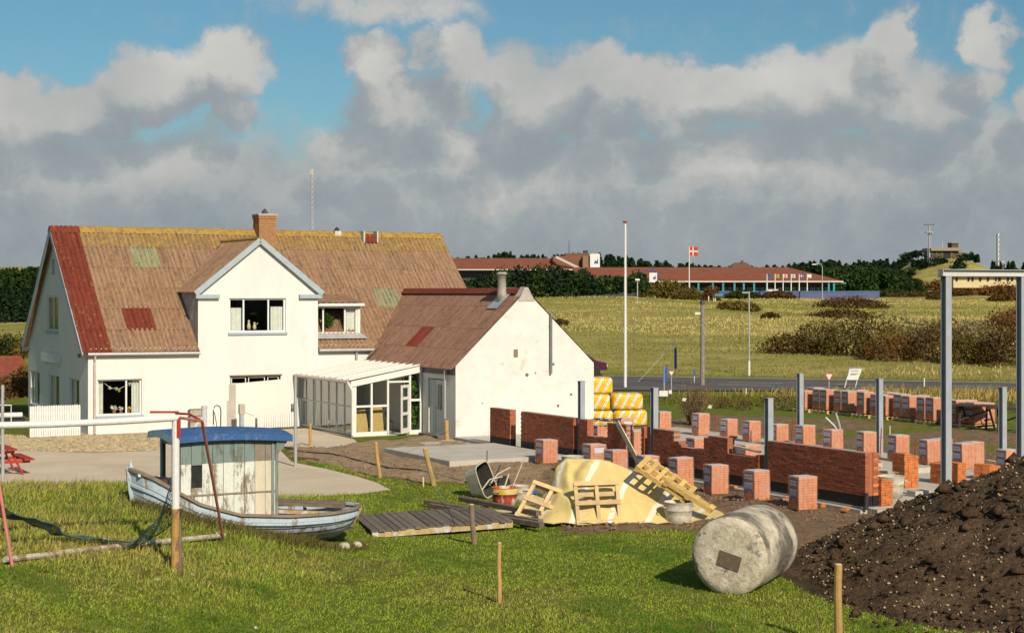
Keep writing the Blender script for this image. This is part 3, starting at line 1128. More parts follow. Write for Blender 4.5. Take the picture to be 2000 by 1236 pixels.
# ---- cross gable roof: two slopes back to the main roof
gov = .14
gs = (GR - GE) / GH
g_depth = (GR - EZ) / SLOPE + .15
for sg in (-1, 1):
    ex = GC + sg * (GH + gov)
    ez = GE - gov * gs
    n_ = 4
    nr = 2
    for r in range(nr):
        q0, q1 = r / nr, (r + 1) / nr
        p0 = Vector((ex + (GC - ex) * q0, 0, ez + (GR - ez) * q0))
        p1 = Vector((ex + (GC - ex) * q1, 0, ez + (GR - ez) * q1))
        back0 = (p0.z - EZ) / SLOPE + .25
        for c in range(5):
            y0, y1 = -.12 + c * 1.0, -.12 + (c + 1) * 1.0
            zmid = p0.z
            if y0 > (p1.z - EZ) / SLOPE + .3:
                continue
            # clip the sheet against the main slope with a slanted inner edge
            yb0, yb1 = min(y1 + .02, (p0.z - EZ) / SLOPE + .12), min(y1 + .02, (p1.z - EZ) / SLOPE + .16)
            if yb0 <= y0 + .02:
                yb0 = y0 + .0
            n = 28
            vs, fs = [], []
            for e, (p, yb) in enumerate(((p0, yb0), (p1, yb1))):
                for i in range(n + 1):
                    y = y0 + (yb - y0) * i / n if True else 0
                    vs.append((p.x, y, p.z + .03 + .02 * math.sin((y + 5) / .177 * 2 * math.pi)))
            fs = [(i, i + 1, n + 2 + i, n + 1 + i) if sg > 0 else (i, n + 1 + i, n + 2 + i, i + 1) for i in range(n)]
            MB().poly(vs, fs).build('roof_sheet', R_MAINX, house)
    # barge board on the gable front and the boxed return at its foot
    MB().beam((ex, -.14, ez - .03), (GC + sg * .0, -.14, GR - .03), .05, .2).build('barge_board', TRIM, house)
    MB().box(min(ex - sg * .02, ex - sg * .92), max(ex - sg * .02, ex - sg * .92), -.15, -.004, ez - .2, ez - .06).build('cornice_return', TRIM, house)
MB().path([(GC, -.15, GR + .03), (GC, g_depth, GR + .03)], .07, 6).build('ridge_cap', R_LICH, house)

# ---- shed dormer right of the cross gable
dx0, dx1 = GC + GH + .01, s_at(.45, 703)
dz0, dz1 = 3.38, 4.62
dy = .42
dm = MB()
wall_mesh([(dx0, dz0 - .2), (dx1, dz0 - .2), (dx1, dz1), (dx0, dz1)], [rect(dx0 + .1, dx1 - .12, dz0 + .08, dz1 - .12)], lambda a, b, d: (a, dy + d, b), .1, dm)
dm.poly([(dx1, dy, dz0 - .2), (dx1, dy + 1.35, dz1 + .12), (dx1, dy, dz1)], [(0, 1, 2)])
dorm = dm.build('dormer', WOODW, house)
MB().poly([(dx0, dy + .9, dz0 - .3), (dx1, dy + .9, dz0 - .3), (dx1, dy + .9, dz1 + .1), (dx0, dy + .9, dz1 + .1)], [(0, 1, 2, 3)]).build('dormer_dark_backing', MATS['dark_boards_and_backing'], house)  # dark panel added behind the window to hide the lit roof underside
window(house, lambda a, b, d: (a, dy + d, b), dx0 + .1, dx1 - .12, dz0 + .08, dz1 - .12, mull=(.17, .7), sill=False, inset=.04, curtains=((.72, .98, .0, 1),))
vs, fs = [], []
n = 40
for j, (yy, zz) in enumerate(((dy - .22, dz1 + .03), (dy + 1.78, dz1 + .38))):
    for i in range(n + 1):
        x = dx0 - .02 + (dx1 + .14 - dx0) * i / n
        vs.append((x, yy, zz + .02 * math.sin(i * 1.25)))
fs = [(i, i + 1, n + 2 + i, n + 1 + i) for i in range(n)]
MB().poly(vs, fs).build('dormer_roof', R_MAIN, house)
MB().box(dx0, dx1 + .1, dy - .2, dy - .15, dz1 - .1, dz1).build('dormer_fascia', WOODW, house)
MB().poly([(dx0, dy - .02, dz0 + .09), (dx1 + .05, dy - .02, dz0 + .09), (dx1 + .2, dy - .3, dz0 - .10), (dx0, dy - .3, dz0 - .10)], [(0, 3, 2, 1)]).build('lead_flashing', mat('lead', (.36, .35, .33), .7), house)
# the green pot plant on the dormer's sill
pl = thing('pot_plant', 'bushy green pot plant behind the small dormer window', 'plant', HL + Vector((U.x * (dx0 + .62) + V.x * .62, U.y * (dx0 + .62) + V.y * .62, dz0 + .12)), TH)
MB().lathe([(.07, 0), (.1, .16), (.085, .16), (.08, .1)], 12).build('pot', mat('clay_pot', (.35, .14, .07)), pl)


def leaf_quads(pts, size, rng=RNG, up=.3):
    n = len(pts)
    a = rng.normal(size=(n, 3))
    a /= np.linalg.norm(a, axis=1)[:, None]
    b = rng.normal(size=(n, 3))
    b = np.cross(a, b)
    b /= np.linalg.norm(b, axis=1)[:, None] + 1e-9
    s = (size * rng.uniform(.6, 1.3, n))[:, None]
    v = np.stack([pts - a * s, pts + b * s * .55, pts + a * s, pts - b * s * .55], 1)
    f = np.arange(n * 4).reshape(n, 4)
    return v.reshape(-1, 3), f


def blob_points(n, r, rng=RNG, lobes=7, fill=.45):
    """points through a lumpy ellipsoid"""
    d = rng.normal(size=(n, 3))
    d /= np.linalg.norm(d, axis=1)[:, None]
    c = rng.normal(size=(lobes, 3))
    c /= np.linalg.norm(c, axis=1)[:, None]
    q = (np.clip(d @ c.T, 0, 1) ** 6).max(1)
    rad = (.70 + .42 * q) * (1 - fill * rng.random(n) ** 2)
    return d * rad[:, None] * np.array(r)


PLANTG = leaf_mat('house_plant', (.03, .07, .012), (.10, .2, .03), 9)
v_, f_ = leaf_quads(blob_points(260, (.27, .16, .3)) + np.array([0, 0, .42]), .055)
np_mesh('foliage', v_, f_, PLANTG, pl)

# ---- chimney of bricks, vent, red patch on the ridge
chx = s_at(HD - .2, 516)
ch = MB()
CB = mat('chimney_brick', (.40, .20, .085), .9, .25, 8, .3, 40)
ctop = RZ_ + .62
z = RZ_ - .55
cmort = MB().box(chx - .345, chx + .345, HD - .595, HD + .095, z, ctop)
for r in range(17):
    wx = .36 + (.03 if r >= 15 else 0)
    ch.box(chx - wx, chx + wx, HD - .25 - wx, HD - .25 + wx, z + .006, z + .062)
    z += .07
chim = ch.build('chimney', CB, house)
cmort.build('mortar', MORTAR, chim)
MB().box(chx - .4, chx + .4, HD - .65, HD + .15, z - .002, z + .05).build('chimney_cap', CONCRETE, chim)
MB().lathe([(.14, 0), (.11, .12), (.02, .22)], 10, (chx, HD - .25, z + .05)).build('chimney_pot', DARKTRIM, chim)
vx = s_at(HD, 657)
vt = MB().box(vx - .14, vx + .14, HD - .2, HD + .1, RZ_ - .12, RZ_ + .08).build('roof_vent', mat('pale_vent', (.55, .52, .47)), house)
MB().lathe([(.1, 0), (.12, .06), (.02, .17)], 10, (vx, HD - .05, RZ_ + .08)).build('vent_cap', DARKTRIM, vt)
px0, px1 = s_at(HD - .2, 706), s_at(HD - .2, 732)
for a in (px0, px1):
    MB().box(a - .03, a + .03, HD - .5, HD + .02, RZ_ - .42, RZ_ + .09).build('ridge_bracket', mat('pale_vent', (.55, .52, .47)), house)
put_sheet(house, sheet_mesh(px1 - px0, .55, mtl=R_ANXR), (px0, HD - .5, RZ_ - .5 * SLOPE + .03), (1, 0, 0), (0, 1, SLOPE), .05)

# ---- windows of the house
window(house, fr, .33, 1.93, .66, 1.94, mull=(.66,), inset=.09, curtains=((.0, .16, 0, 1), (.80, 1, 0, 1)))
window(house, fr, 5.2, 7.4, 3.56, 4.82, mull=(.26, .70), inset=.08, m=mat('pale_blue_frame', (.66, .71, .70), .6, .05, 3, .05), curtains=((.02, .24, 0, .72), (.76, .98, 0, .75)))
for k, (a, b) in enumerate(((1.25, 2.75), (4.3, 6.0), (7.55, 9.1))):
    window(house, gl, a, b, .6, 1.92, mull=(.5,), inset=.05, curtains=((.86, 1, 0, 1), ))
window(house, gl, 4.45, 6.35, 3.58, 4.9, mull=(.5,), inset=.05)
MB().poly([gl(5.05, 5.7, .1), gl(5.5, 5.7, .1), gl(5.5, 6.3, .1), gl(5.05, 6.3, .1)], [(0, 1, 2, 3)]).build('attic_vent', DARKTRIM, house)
MB().box(.42, .46, 1.4, 9.5, .05, 2.7).build('dark_window_backing', MATS['dark_boards_and_backing'], house)  # dark panels added behind the gable windows to keep the panes dark
MB().box(.42, .46, 2.75, 6.8, 2.8, 5.3).build('dark_window_backing', MATS['dark_boards_and_backing'], house)
MB().box(-.1, -.004, 4.0, 6.9, 2.38, 2.72).build('wall_panel', PLASTER, house)
# boarded garage opening with a three-light transom on top
for a, b in ((5.29, 5.86), (5.95, 6.6), (6.7, 7.14)):
    window(house, fr, a, b, 1.66, 1.9, fw=.03, sill=False, inset=.06)
MB().box(5.2, 7.24, -.03, .06, 1.935, 1.985).build('lintel_strip', mat('rust_lintel', (.16, .10, .06)), house)
bo = MB().poly([(5.42, -.05, .03), (7.26, -.05, .03), (7.26, -.05, 1.80), (5.42, -.05, 1.68), (5.42, -.02, .03), (7.26, -.02, .03), (7.26, -.02, 1.80), (5.42, -.02, 1.68)],
               [(0, 1, 2, 3), (7, 6, 5, 4), (0, 4, 5, 1), (1, 5, 6, 2), (2, 6, 7, 3), (3, 7, 4, 0)])
tag(bo.build('covering_board', mat('white_board', (.68, .655, .59), .7, .03, 2, .05), None, HL, TH), 'large white board covering the garage opening of the house', 'board')
MB().box(5.1, 5.5, -.012, .05, .05, 1.05).box(5.18, 5.45, -.006, .05, 1.05, 1.66).build('grey_render_patch', mat('grey_render', (.44, .39, .34), .9, .1, 3, .2), house)

# things on the sills: two figures upstairs, a lamp, flowers downstairs
CREAM = mat('cream_glaze', (.60, .50, .33), .5, .2, 12, .1)
for sx, zz, hh, lab in ((6.02, 3.66, .36, 'small cream figurine on the upstairs sill, the taller one'), (6.24, 3.66, .28, 'small cream figurine on the upstairs sill beside a lamp')):
    f_ = thing('figurine', lab, 'figurine', HL + Vector((U.x * sx + V.x * .2, U.y * sx + V.y * .2, zz)), TH)
    MB().lathe([(.065, 0), (.075, .1 * hh / .3), (.05, .6 * hh), (.03, .68 * hh), (.045, .8 * hh), (.04, .92 * hh), (.005, hh)], 10).build('body', CREAM, f_, smooth=True)
    if hh < .3:
        MB().beam((.03, 0, .16), (.14, 0, .24), .02, .02).build('arm', CREAM, f_)
lp = thing('pendant_lamp', 'pendant lamp with flat shade inside the upstairs window', 'lamp', HL + Vector((U.x * 6.55 + V.x * 1.2, U.y * 6.55 + V.y * 1.2, 4.2)), TH)
MB().lathe([(.2, 0), (.12, .06), (.03, .1)], 14).build('shade', mat('metal_shade', (.4, .36, .3), .4, metal=.3), lp)
MB().tube((0, 0, .1), (0, 0, 1.2), .01).build('cord', DARKTRIM, lp)
FLW = mat('white_flower', (.75, .72, .6))
FLY = mat('yellow_flower', (.62, .50, .06))
for sx, m_, r, lab in ((.98, FLW, .13, 'round pale flower bunch on the ground floor sill, left'), (1.22, FLW, .09, 'small white flowers on the ground floor sill, middle'), (1.5, FLY, .09, 'small yellow flowers on the ground floor sill, right')):
    f_ = thing('flower_pot', lab, 'flowers', HL + Vector((U.x * sx + V.x * .2, U.y * sx + V.y * .2, .73)), TH)
    MB().lathe([(.05, 0), (.07, .1), (.06, .1)], 10).build('pot', MATS['clay_pot'], f_)
    v_, q_ = leaf_quads(blob_points(90, (r, r, r * .8)) + np.array([0, 0, .1 + r * .6]), .03)
    np_mesh('blossom', v_, q_, m_, f_)
gar = thing('window_garland', 'string of white and yellow blossoms hanging inside the front window', 'garland', HL + Vector((U.x * .55 + V.x * .22, U.y * .55 + V.y * .22, 1.88)), TH)
MB().path([(0, 0, 0), (.3, 0, -.25), (.6, 0, -.3), (1.0, 0, -.12), (1.25, 0, 0)], .008, 5).build('cord', FLW, gar)
for x, z, m_ in ((.28, -.25, FLW), (.52, -.28, FLW), (.62, -.36, FLY), (1.0, -.12, FLW)):
    v_, q_ = leaf_quads(blob_points(40, (.06, .04, .06)) + np.array([x, 0, z]), .03)
    np_mesh('blossom', v_, q_, m_, gar)

# ------------------------------------------------------------------ annex
annex = thing('house_annex', 'low white gabled annex with brown corrugated roof and stained gable', 'annex', HL, TH)
AM = (AS0 + AS1) / 2
ds0, ds1 = t_at(AS0, 836), t_at(AS0, 868)
dt0, dt1 = min(ds0, ds1), max(ds0, ds1)
wall_mesh([(AS0, 0), (AS1, 0), (AS1, AEZ + .06), (AM, ARZ + .02), (AS0, AEZ + .06)], [], lambda a, b, d: (a, AN_T + d, b)).build('gable_wall', PLASTER_OLD, annex)
wall_mesh([(AN_T, 0), (0, 0), (0, AEZ), (AN_T, AEZ)], [rect(dt0, dt1, .05, 2.02)], lambda a, b, d: (AS0 + d, a, b), .2).build('side_wall', PLASTER, annex)
wall_mesh([(AN_T, 0), (0, 0), (0, AEZ), (AN_T, AEZ)], [], lambda a, b, d: (AS1 - d, a, b), .2).build('far_side_wall', PLASTER, annex)
MB().box(AS0 - .03, AS0 - .003, AN_T + .02, -4.9, 2.2, 2.42).build('eave_board', DARKTRIM, annex)
asl = (ARZ - AEZ) / (AM - AS0)
aov = .14
for sg in (-1, 1):
    ex = AM + sg * (AM - AS0 + aov)
    ez = AEZ - aov * asl + .06
    L = 4
    for r in range(L):
        qs = (0, .24, .5, .78, 1.0)
        q0, q1 = qs[r], qs[r + 1]
        x0, z0, x1, z1 = ex + (AM - ex) * q0, ez + (ARZ + .06 - ez) * q0, ex + (AM - ex) * q1, ez + (ARZ + .06 - ez) * q1
        yend = (z1 - EZ) / SLOPE + .25
        ncol = 8 if r < 3 else 9
        y0 = AN_T - .03
        wd = 1.07
        for c in range(12):
            ya, yb = y0 + c * wd, y0 + (c + 1) * wd
            lim = (z0 - EZ) / SLOPE + .12
            lim1 = (z1 - EZ) / SLOPE + .18
            if ya > lim1:
                break
            m_ = R_ANX
            if sg < 0 and r == 1 and c == 4:
                m_ = R_ANXR
            n = 36
            vs = []
            for (xx, zz, lm, dn) in ((x0, z0, lim, .006), (x1, z1, lim1, -.003)):
                for i in range(n + 1):
                    y = min(ya + (yb + .03 - ya) * i / n, max(lm, ya))
                    vs.append((xx, y, zz + dn + .022 * (2 * abs(math.sin(y / .177 * math.pi)) ** .8 - 1)))
            fs = [(i, i + 1, n + 2 + i, n + 1 + i) if sg > 0 else (i, n + 1 + i, n + 2 + i, i + 1) for i in range(n)]
            MB().poly(vs, fs).build('roof_sheet', m_, annex)
aend = (ARZ - EZ) / SLOPE + .1
nc = 9
for i in range(nc):
    y0, y1 = AN_T + .35 + (aend - AN_T - .35) * i / nc, AN_T + .35 + (aend - AN_T - .35) * (i + 1) / nc + .02
    r = ARZ + .13
    MB().poly([(AM - .24, y0, r - .2), (AM - .24, y1, r - .2), (AM, y1, r), (AM, y0, r), (AM + .24, y0, r - .2), (AM + .24, y1, r - .2)], [(0, 3, 2, 1), (3, 4, 5, 2)]).build('ridge_cap', R_ANXR, annex)
MB().poly([(AM - .34, AN_T - .02, ARZ - .34), (AM + .34, AN_T - .02, ARZ - .34), (AM + .06, AN_T - .02, ARZ + .14), (AM - .06, AN_T - .02, ARZ + .14),
           (AM - .34, AN_T + .3, ARZ - .28), (AM + .34, AN_T + .3, ARZ - .28), (AM + .06, AN_T + .3, ARZ + .16), (AM - .06, AN_T + .3, ARZ + .16)],
          [(0, 1, 2, 3), (3, 2, 6, 7), (0, 3, 7, 4), (1, 5, 6, 2)]).build('gable_top_render', mat('grey_render', (.44, .39, .34)), annex)
# flue pipe with its flashing
fx, fy = AM - .35, AN_T + 1.15
fz = ARZ - .35 * asl
fl = MB().lathe([(.19, fz - .1), (.17, fz + .28), (.15, fz + .32), (.15, fz + .92), (.19, fz + .93), (.19, fz + .98), (.13, fz + 1.02)], 16, (fx, fy, 0)).build('flue_pipe', mat('weathered_flue', (.36, .33, .28), .6, .25, 4, .1, col2=(.22, .17, .12), thr=(.55, .65)), annex, smooth=True)
MB().poly([(fx - .42, fy - .4, fz - .36 * asl + .07), (fx - .42, fy + .4, fz - .36 * asl + .07), (fx + .36, fy + .4, ARZ + .14), (fx + .36, fy - .4, ARZ + .14)], [(0, 3, 2, 1)]).build('flashing', mat('zinc_sheet', (.5, .52, .53), .4, metal=.4), fl)
# gable fittings
gv_ = s_at(AN_T, 1007)
MB().box(gv_ - .08, gv_ + .08, AN_T - .02, AN_T + .02, ZP(697, 58.1), ZP(682, 58.1)).build('wall_vent', mat('brown_vent', (.23, .17, .12), .8, .4, 30), annex)
gp_ = s_at(AN_T, 1074)
gpy = 59.0
MB().tube((gp_, AN_T - .09, ZP(728, gpy)), (gp_, AN_T - .09, ZP(610, gpy)), .045).build('vent_pipe', mat('dark_grey_pipe', (.19, .18, .175), .6), annex)
for (hx, hy, r) in ((1029, 732, .07), (1115, 770, .05), (1090, 792, .055), (1046, 728, .035), (1081, 711, .05), (942, 787, .03)):
    sx = s_at(AN_T, hx)
    dd = A0.y + U.y * sx + V.y * AN_T
    MB().lathe([(r, 0), (r * .7, .005)], 9, (0, 0, 0), .25).build('wall_hole', mat('brown_hole', (.20, .13, .06), .9, .4, 20), annex, (sx, AN_T - .004, ZP(hy, dd))).rotation_euler = (math.radians(90), 0, 0)
MB().path([(AS0 - .1, AN_T + .62, AEZ - .1), (AS0 - .1, AN_T + .62, .7)], .045, 8).build('drain_pipe', PIPEG, annex)
# the annex door
door = MB().box(AS0 + .06, AS0 + .11, dt0 + .05, dt1 - .05, .08, 1.98)
door = door.build('door', mat('grey_white_door', (.60, .60, .58), .6, .06, 3, .05), annex)
dmid = dt0 + (dt1 - dt0) * .36
MB().box(AS0 + .045, AS0 + .06, dmid - .14, dmid + .16, .95, 1.82).build('door_glass', mat('dark_glass', (.012, .012, .014), .08, .1, 4, 0, spec=.6), door)
for q in (.62, .74, .86):
    yq = dt0 + (dt1 - dt0) * q
    MB().box(AS0 + .05, AS0 + .06, yq - .015, yq + .015, .1, 1.96).build('door_groove', TRIM, door)
MB().tube((AS0 + .01, dmid + .24, 1.0), (AS0 + .06, dmid + .24, 1.0), .015).build('handle', DARKTRIM, door)
MB().box(AS0 - .35, AS0 - .01, dt0 - .05, dt1 + .05, .0, .1).build('door_step', TIMBER, annex)

# ------------------------------------------------------------------ conservatory (lean-to between house and annex)
cons = thing('conservatory', 'white framed glass lean-to between house and annex with open door', 'conservatory', HL, TH)
CS0, CS1, CT = 7.92, AS0 - .03, -5.2
zl, zh = 1.93, 2.38


def zr(s):
    return zl + (zh - zl) * (s - CS0) / (CS1 - CS0)


lf = MB()
nb = 7
lf.box(CS0 - .03, CS0 + .03, CT, 0, .06, .14)
lf.box(CS0 - .03, CS0 + .03, CT, 0, zl - .08, zl)
lf.box(CS0 - .025, CS0 + .025, CT, 0, 1.02, 1.07)
for i in range(nb + 1):
    y = CT + .03 + (-.06 - CT) * i / nb
    lf.box(CS0 - .028, CS0 + .028, y - .022, y + .022, .14, zl - .08)
lw = lf.build('side_glazing', mat('grey_white_frame', (.50, .48, .45), .6, .1, 4, .05), cons)
for i in range(nb):
    y0, y1 = CT + .03 + (-.06 - CT) * i / nb, CT + .03 + (-.06 - CT) * (i + 1) / nb
    MB().poly([(CS0, y0, .1), (CS0, y1, .1), (CS0, y1, zl - .05), (CS0, y0, zl - .05)], [(0, 1, 2, 3)]).build('pane', GLASS, lw)
ff = MB()
x1d, x2d = s_at(CT, 757), s_at(CT, 800)          # door opening
xm = s_at(CT, 725)
ff.box(CS0 - .06, CS0 + .1, CT - .06, CT + .04, .0, zr(CS0) - .1)
ff.box(CS0 + .1, x1d, CT - .05, CT + .03, .0, .16)
for x in (xm, x1d, x2d, CS1 - .03):
    ff.box(x - .035, x + .035, CT - .05, CT + .03, .16 if x == xm else .02, zr(x) - .16)
ff.box(CS0 + .1, xm - .035, CT - .045, CT + .025, 1.02, 1.09)
ff.box(xm + .035, x1d - .035, CT - .045, CT + .025, 1.02, 1.09)
ff.box(x1d + .035, x2d - .035, CT - .045, CT + .025, zr(x1d) - .30, zr(x1d) - .24)
ff.box(x2d + .035, CS1 - .065, CT - .045, CT + .025, 1.18, 1.26)
ff.box(x2d + .035, CS1 - .065, CT - .05, CT + .03, .0, .16)
fw_ = ff.build('front_glazing', WOODW, cons)
ff = MB()
ff.poly([(CS0 - .12, CT - .1, zr(CS0 - .12) - .17), (CS1, CT - .1, zr(CS1) - .17), (CS1, CT - .1, zr(CS1) + .05), (CS0 - .12, CT - .1, zr(CS0 - .12) + .03),
         (CS0 - .12, CT - .05, zr(CS0 - .12) - .17), (CS1, CT - .05, zr(CS1) - .17), (CS1, CT - .05, zr(CS1) + .05), (CS0 - .12, CT - .05, zr(CS0 - .12) + .03)],
        [(0, 1, 2, 3), (7, 6, 5, 4), (0, 4, 5, 1), (1, 5, 6, 2), (2, 6, 7, 3), (3, 7, 4, 0)])
ff.build('front_beam', WOODW, cons)
for x0, x1, z0, z1 in ((CS0 + .1, xm, .16, 1.02), (xm, x1d, .16, 1.02), (CS0 + .1, xm, 1.09, 1.75), (xm, x1d, 1.09, 1.85), (x2d, CS1 - .05, .16, 1.18), (x2d, CS1 - .05, 1.26, 2.1)):
    MB().poly([(x0, CT - .01, z0), (x1, CT - .01, z0), (x1, CT - .01, z1), (x0, CT - .01, z1)], [(0, 1, 2, 3)]).build('pane', GLASS, fw_)
# open door leaf, hinged on its right and swung outwards
dl = MB()
wd_, hd_ = .62, 1.72
dl.box(0, .09, -.02, .02, .02, hd_).box(wd_ - .09, wd_, -.02, .02, .02, hd_)
for z0, z1 in ((.02, .2), (.66, .76), (1.2, 1.3), (1.62, hd_)):
    dl.box(.09, wd_ - .09, -.019, .019, z0, z1)
dl = dl.build('door', WOODW, cons, (x2d - .04, CT - .06, .06), math.radians(180 + 38))
for z0, z1 in ((.2, .66), (.76, 1.2), (1.3, 1.62)):
    MB().poly([(.09, 0, z0), (wd_ - .09, 0, z0), (wd_ - .09, 0, z1), (.09, 0, z1)], [(0, 1, 2, 3)]).build('pane', GLASS, dl)
# translucent roof with rafters
RT = mat('milky_plastic_roof', (.52, .48, .40), .55, .08, 2, .1)
vs, fs = [], []
n = 96
for j, (x, z_) in enumerate(((CS0 - .16, zr(CS0 - .16) + .05), (CS1 + .0, zr(CS1) + .05))):
    for i in range(n + 1):
        y = CT - .08 + (-CT + .06) * i / n
        vs.append((x, y, z_ + .018 * math.cos(i * math.pi / 3)))
MB().poly(vs, [(i, n + 1 + i, n + 2 + i, i + 1) for i in range(n)]).build('roof_sheet', RT, cons)
for i in range(10):
    y = CT + .1 + (-.2 - CT) * i / 9
    MB().beam((CS0 - .12, y, zr(CS0 - .12) + .085), (CS1, y, zr(CS1) + .085), .05, .05).build('rafter', WOODW, cons)
MB().path([(CS0 - .2, CT - .05, zl - .03), (CS0 - .2, 0, zl)], .05, 8).build('gutter', mat('pinkish_pipe', (.52, .42, .38)), cons)
MB().path([(CS0 - .19, CT - .02, zl - .04), (CS0 - .08, CT - .1, zl - .28), (CS0 - .06, CT - .1, zl - .5), (CS0 - .06, CT - .1, .05)], .04, 8).build('drain_pipe', WHITEP, cons)
MB().box(CS0 - .1, CS1, CT - .08, 0, -.02, .02).build('floor_slab', CONCRETE, cons)
# things inside: two board sheets and a big plant
BOARD = mat('chipboard', (.50, .33, .12), .8, .15, 12, .1)
for x0, x1, h, lean, lab in ((CS0 + .22, xm - .03, .92, .12, 'brown board leaning inside the glass lean-to, left one'), (xm + .06, x1d - .1, 1.02, -.1, 'brown board leaning inside the glass lean-to, right one')):
    tag(MB().poly([(x0 + .05, CT + .2, .05), (x1 + .05, CT + .2, .05), (x1 - lean * .4, CT + .34, h), (x0 - lean * .4, CT + .34, h - .05), (x0 + .05, CT + .22, .05), (x1 + .05, CT + .22, .05), (x1 - lean * .4, CT + .36, h), (x0 - lean * .4, CT + .36, h - .05)],
                  [(0, 1, 2, 3), (7, 6, 5, 4), (0, 4, 5, 1), (1, 5, 6, 2), (2, 6, 7, 3), (3, 7, 4, 0)]).build('leaning_board', BOARD, None, HL, TH), lab, 'board')
cp = thing('climbing_plant', 'tall leafy green plant filling the right pane of the glass lean-to', 'plant', P(CS1 - .22, CT + .42), TH)
v_, q_ = leaf_quads(blob_points(900, (.36, .3, 1.15), lobes=14) + np.array([0, 0, 1.15]), .085)
np_mesh('foliage', v_, q_, leaf_mat('climber_leaf', (.05, .11, .015), (.17, .30, .05), 4), cp)
MB().path([(0, 0, 0), (.05, .02, .6), (-.03, 0, 1.3), (.02, 0, 1.9)], .02, 6).build('stem', TIMBER, cp)
gl_ = thing('indoor_chair', 'dim dark chair standing just inside the open lean-to door', 'chair', P((x1d + x2d) / 2 - .1, CT + .9), TH)
for a, b in ((-.2, -.2), (.2, -.2), (-.2, .2), (.2, .2)):
    MB().beam((a, b, .02), (a, b, .42 if b < 0 else .9), .035, .035).build('leg', DARKTRIM, gl_)
MB().box(-.22, .22, -.22, .22, .42, .46).build('seat', DARKTRIM, gl_)
MB().box(-.2, .2, .19, .22, .6, .9).build('backrest', DARKTRIM, gl_)

# ------------------------------------------------------------------ the building site
SX0, SX1, ST0, ST1 = 10.45, 19.62, -29.35, AN_T - .06
slab = struct(MB().box(SX0, SX1, ST0, ST1, -.2, .10).build('floor_slab', CONCRETE, None, HL, TH))
# row of foundation blocks along the near edge, each block a piece
FB = mat('foundation_block', (.42, .385, .33), .95, .12, 3, .25, rand=.1)
bme = MB().box(-.195, .195, -.1, .1, 0, .14).mesh('foundation_block')
bme.materials.append(FB)
for i in range(14):
    o = link('foundation_block', bme, slab, (SX0 + .2 + i * .4, ST0 - .11, -.05))
bme2 = MB().box(-.1, .1, -.195, .195, 0, .12).mesh('foundation_block')
bme2.materials.append(FB)
for i in range(40):
    link('foundation_block', bme2, slab, (SX0 - .12, ST0 + .3 + i * .4, -.06))
ter = struct(MB().box(6.45, 10.34, -15.75, -11.1, -.1, .16).build('terrace_slab', CONCRETE, None, HL, TH))
struct(MB().box(7.2, 10.34, -11.0, -7.98, -.1, .03).build('terrace_strip', CONCRETE, None, HL, TH))

BR_L, BR_H, BR_W = .228, .054, .108
BMESH = {}


def brick_mesh(ln, wd=BR_W, m=BRICK):
    key = (round(ln, 2), round(wd, 2), m.name)
    if key not in BMESH:
        me = MB().box(-wd / 2, wd / 2, -key[0] / 2, key[0] / 2, 0, BR_H).mesh('brick')
        me.materials.append(m)
        BMESH[key] = me
    return BMESH[key]


def brick_wall(label, s, t_near, t_far, profile, z0=.36, nparts=290):
    """running-bond wall from t_far to t_near; profile(t) is the top of the wall there. Bricks nearest the camera are single pieces"""
    root = thing('brick_wall', label, 'wall', P(s, t_near), TH, 'unfinished brick walls of the new building')
    L = t_far - t_near
    mod, ch = .24, .066
    edges = sorted(set([0, L] + [e - t_near for e, _ in profile[1:]]))

    def top(y):
        z = profile[0][1]
        for e, zz in profile[1:]:
            if y + t_near >= e:
                z = zz
        return z
    outer, inner, mort = [], MB(), MB()
    nc = int((max(p[1] for p in profile) - z0) / ch)
    for c in range(nc):
        z = z0 + c * ch
        # solid intervals of this course
        spans = []
        for a, b in zip(edges, edges[1:]):
            if top((a + b) / 2) >= z + ch - .01:
                if spans and abs(spans[-1][1] - a) < 1e-6:
                    spans[-1][1] = b
                else:
                    spans.append([a, b])
        for a, b in spans:
            ja, jb = (random.choice((0, .0, .11)) if b - a > 1 and (c % 2) else 0), 0
            mort.box(-.10, .10, a + .008, b - .008, z - .012, z + BR_H + .001)
            y = math.floor(a / mod) * mod - (mod / 2 if c % 2 else 0)
            while y < b:
                y0, y1 = max(y, a), min(y + BR_L, b)
                if y1 - y0 > .04:
                    outer.append((y0, y1, z))
                    inner.box(.002 + .002, .112, y0, y1, z, z + BR_H)
                y += mod
    mort.build('mortar', MORTAR, root)
    inner.build('inner_brickwork', BRICK, root)['kind'] = 'stuff'
    outer.sort(key=lambda q: q[0])
    rest = MB()
    for i, (y0, y1, z) in enumerate(outer):
        ln = y1 - y0
        if i < nparts:
            o = link('brick', brick_mesh(ln), root, (-.058 + random.uniform(-.003, .003), (y0 + y1) / 2, z))
            o.rotation_euler = (0, 0, random.uniform(-.008, .008))
        else:
            rest.box(-.112, -.004, y0, y1, z, z + BR_H)
    if rest.v:
        rest.build('brickwork', BRICK, root)['kind'] = 'stuff'
    # black damp-proof membrane below the first course and mortar stains on the face
    MB().box(-.118, .118, .02, L - .02, .06, z0 - .012).build('plinth_membrane', BLACK, root)
    sp = MB()
    for _ in range(int(18 * L)):
        y, z = random.uniform(.05, L - .05), random.uniform(z0 + .05, 1.3)
        if z < top(y) - .05:
            r = random.uniform(.006, .022)
            sp.poly([(-.118, y - r, z), (-.118, y, z - r * .7), (-.118, y + r * 1.3, z), (-.118, y, z + r * .6)], [(0, 3, 2, 1)])
    sp.build('mortar_splash', mat('lime_splash', (.60, .55, .48)), root)['kind'] = 'stuff'
    return root


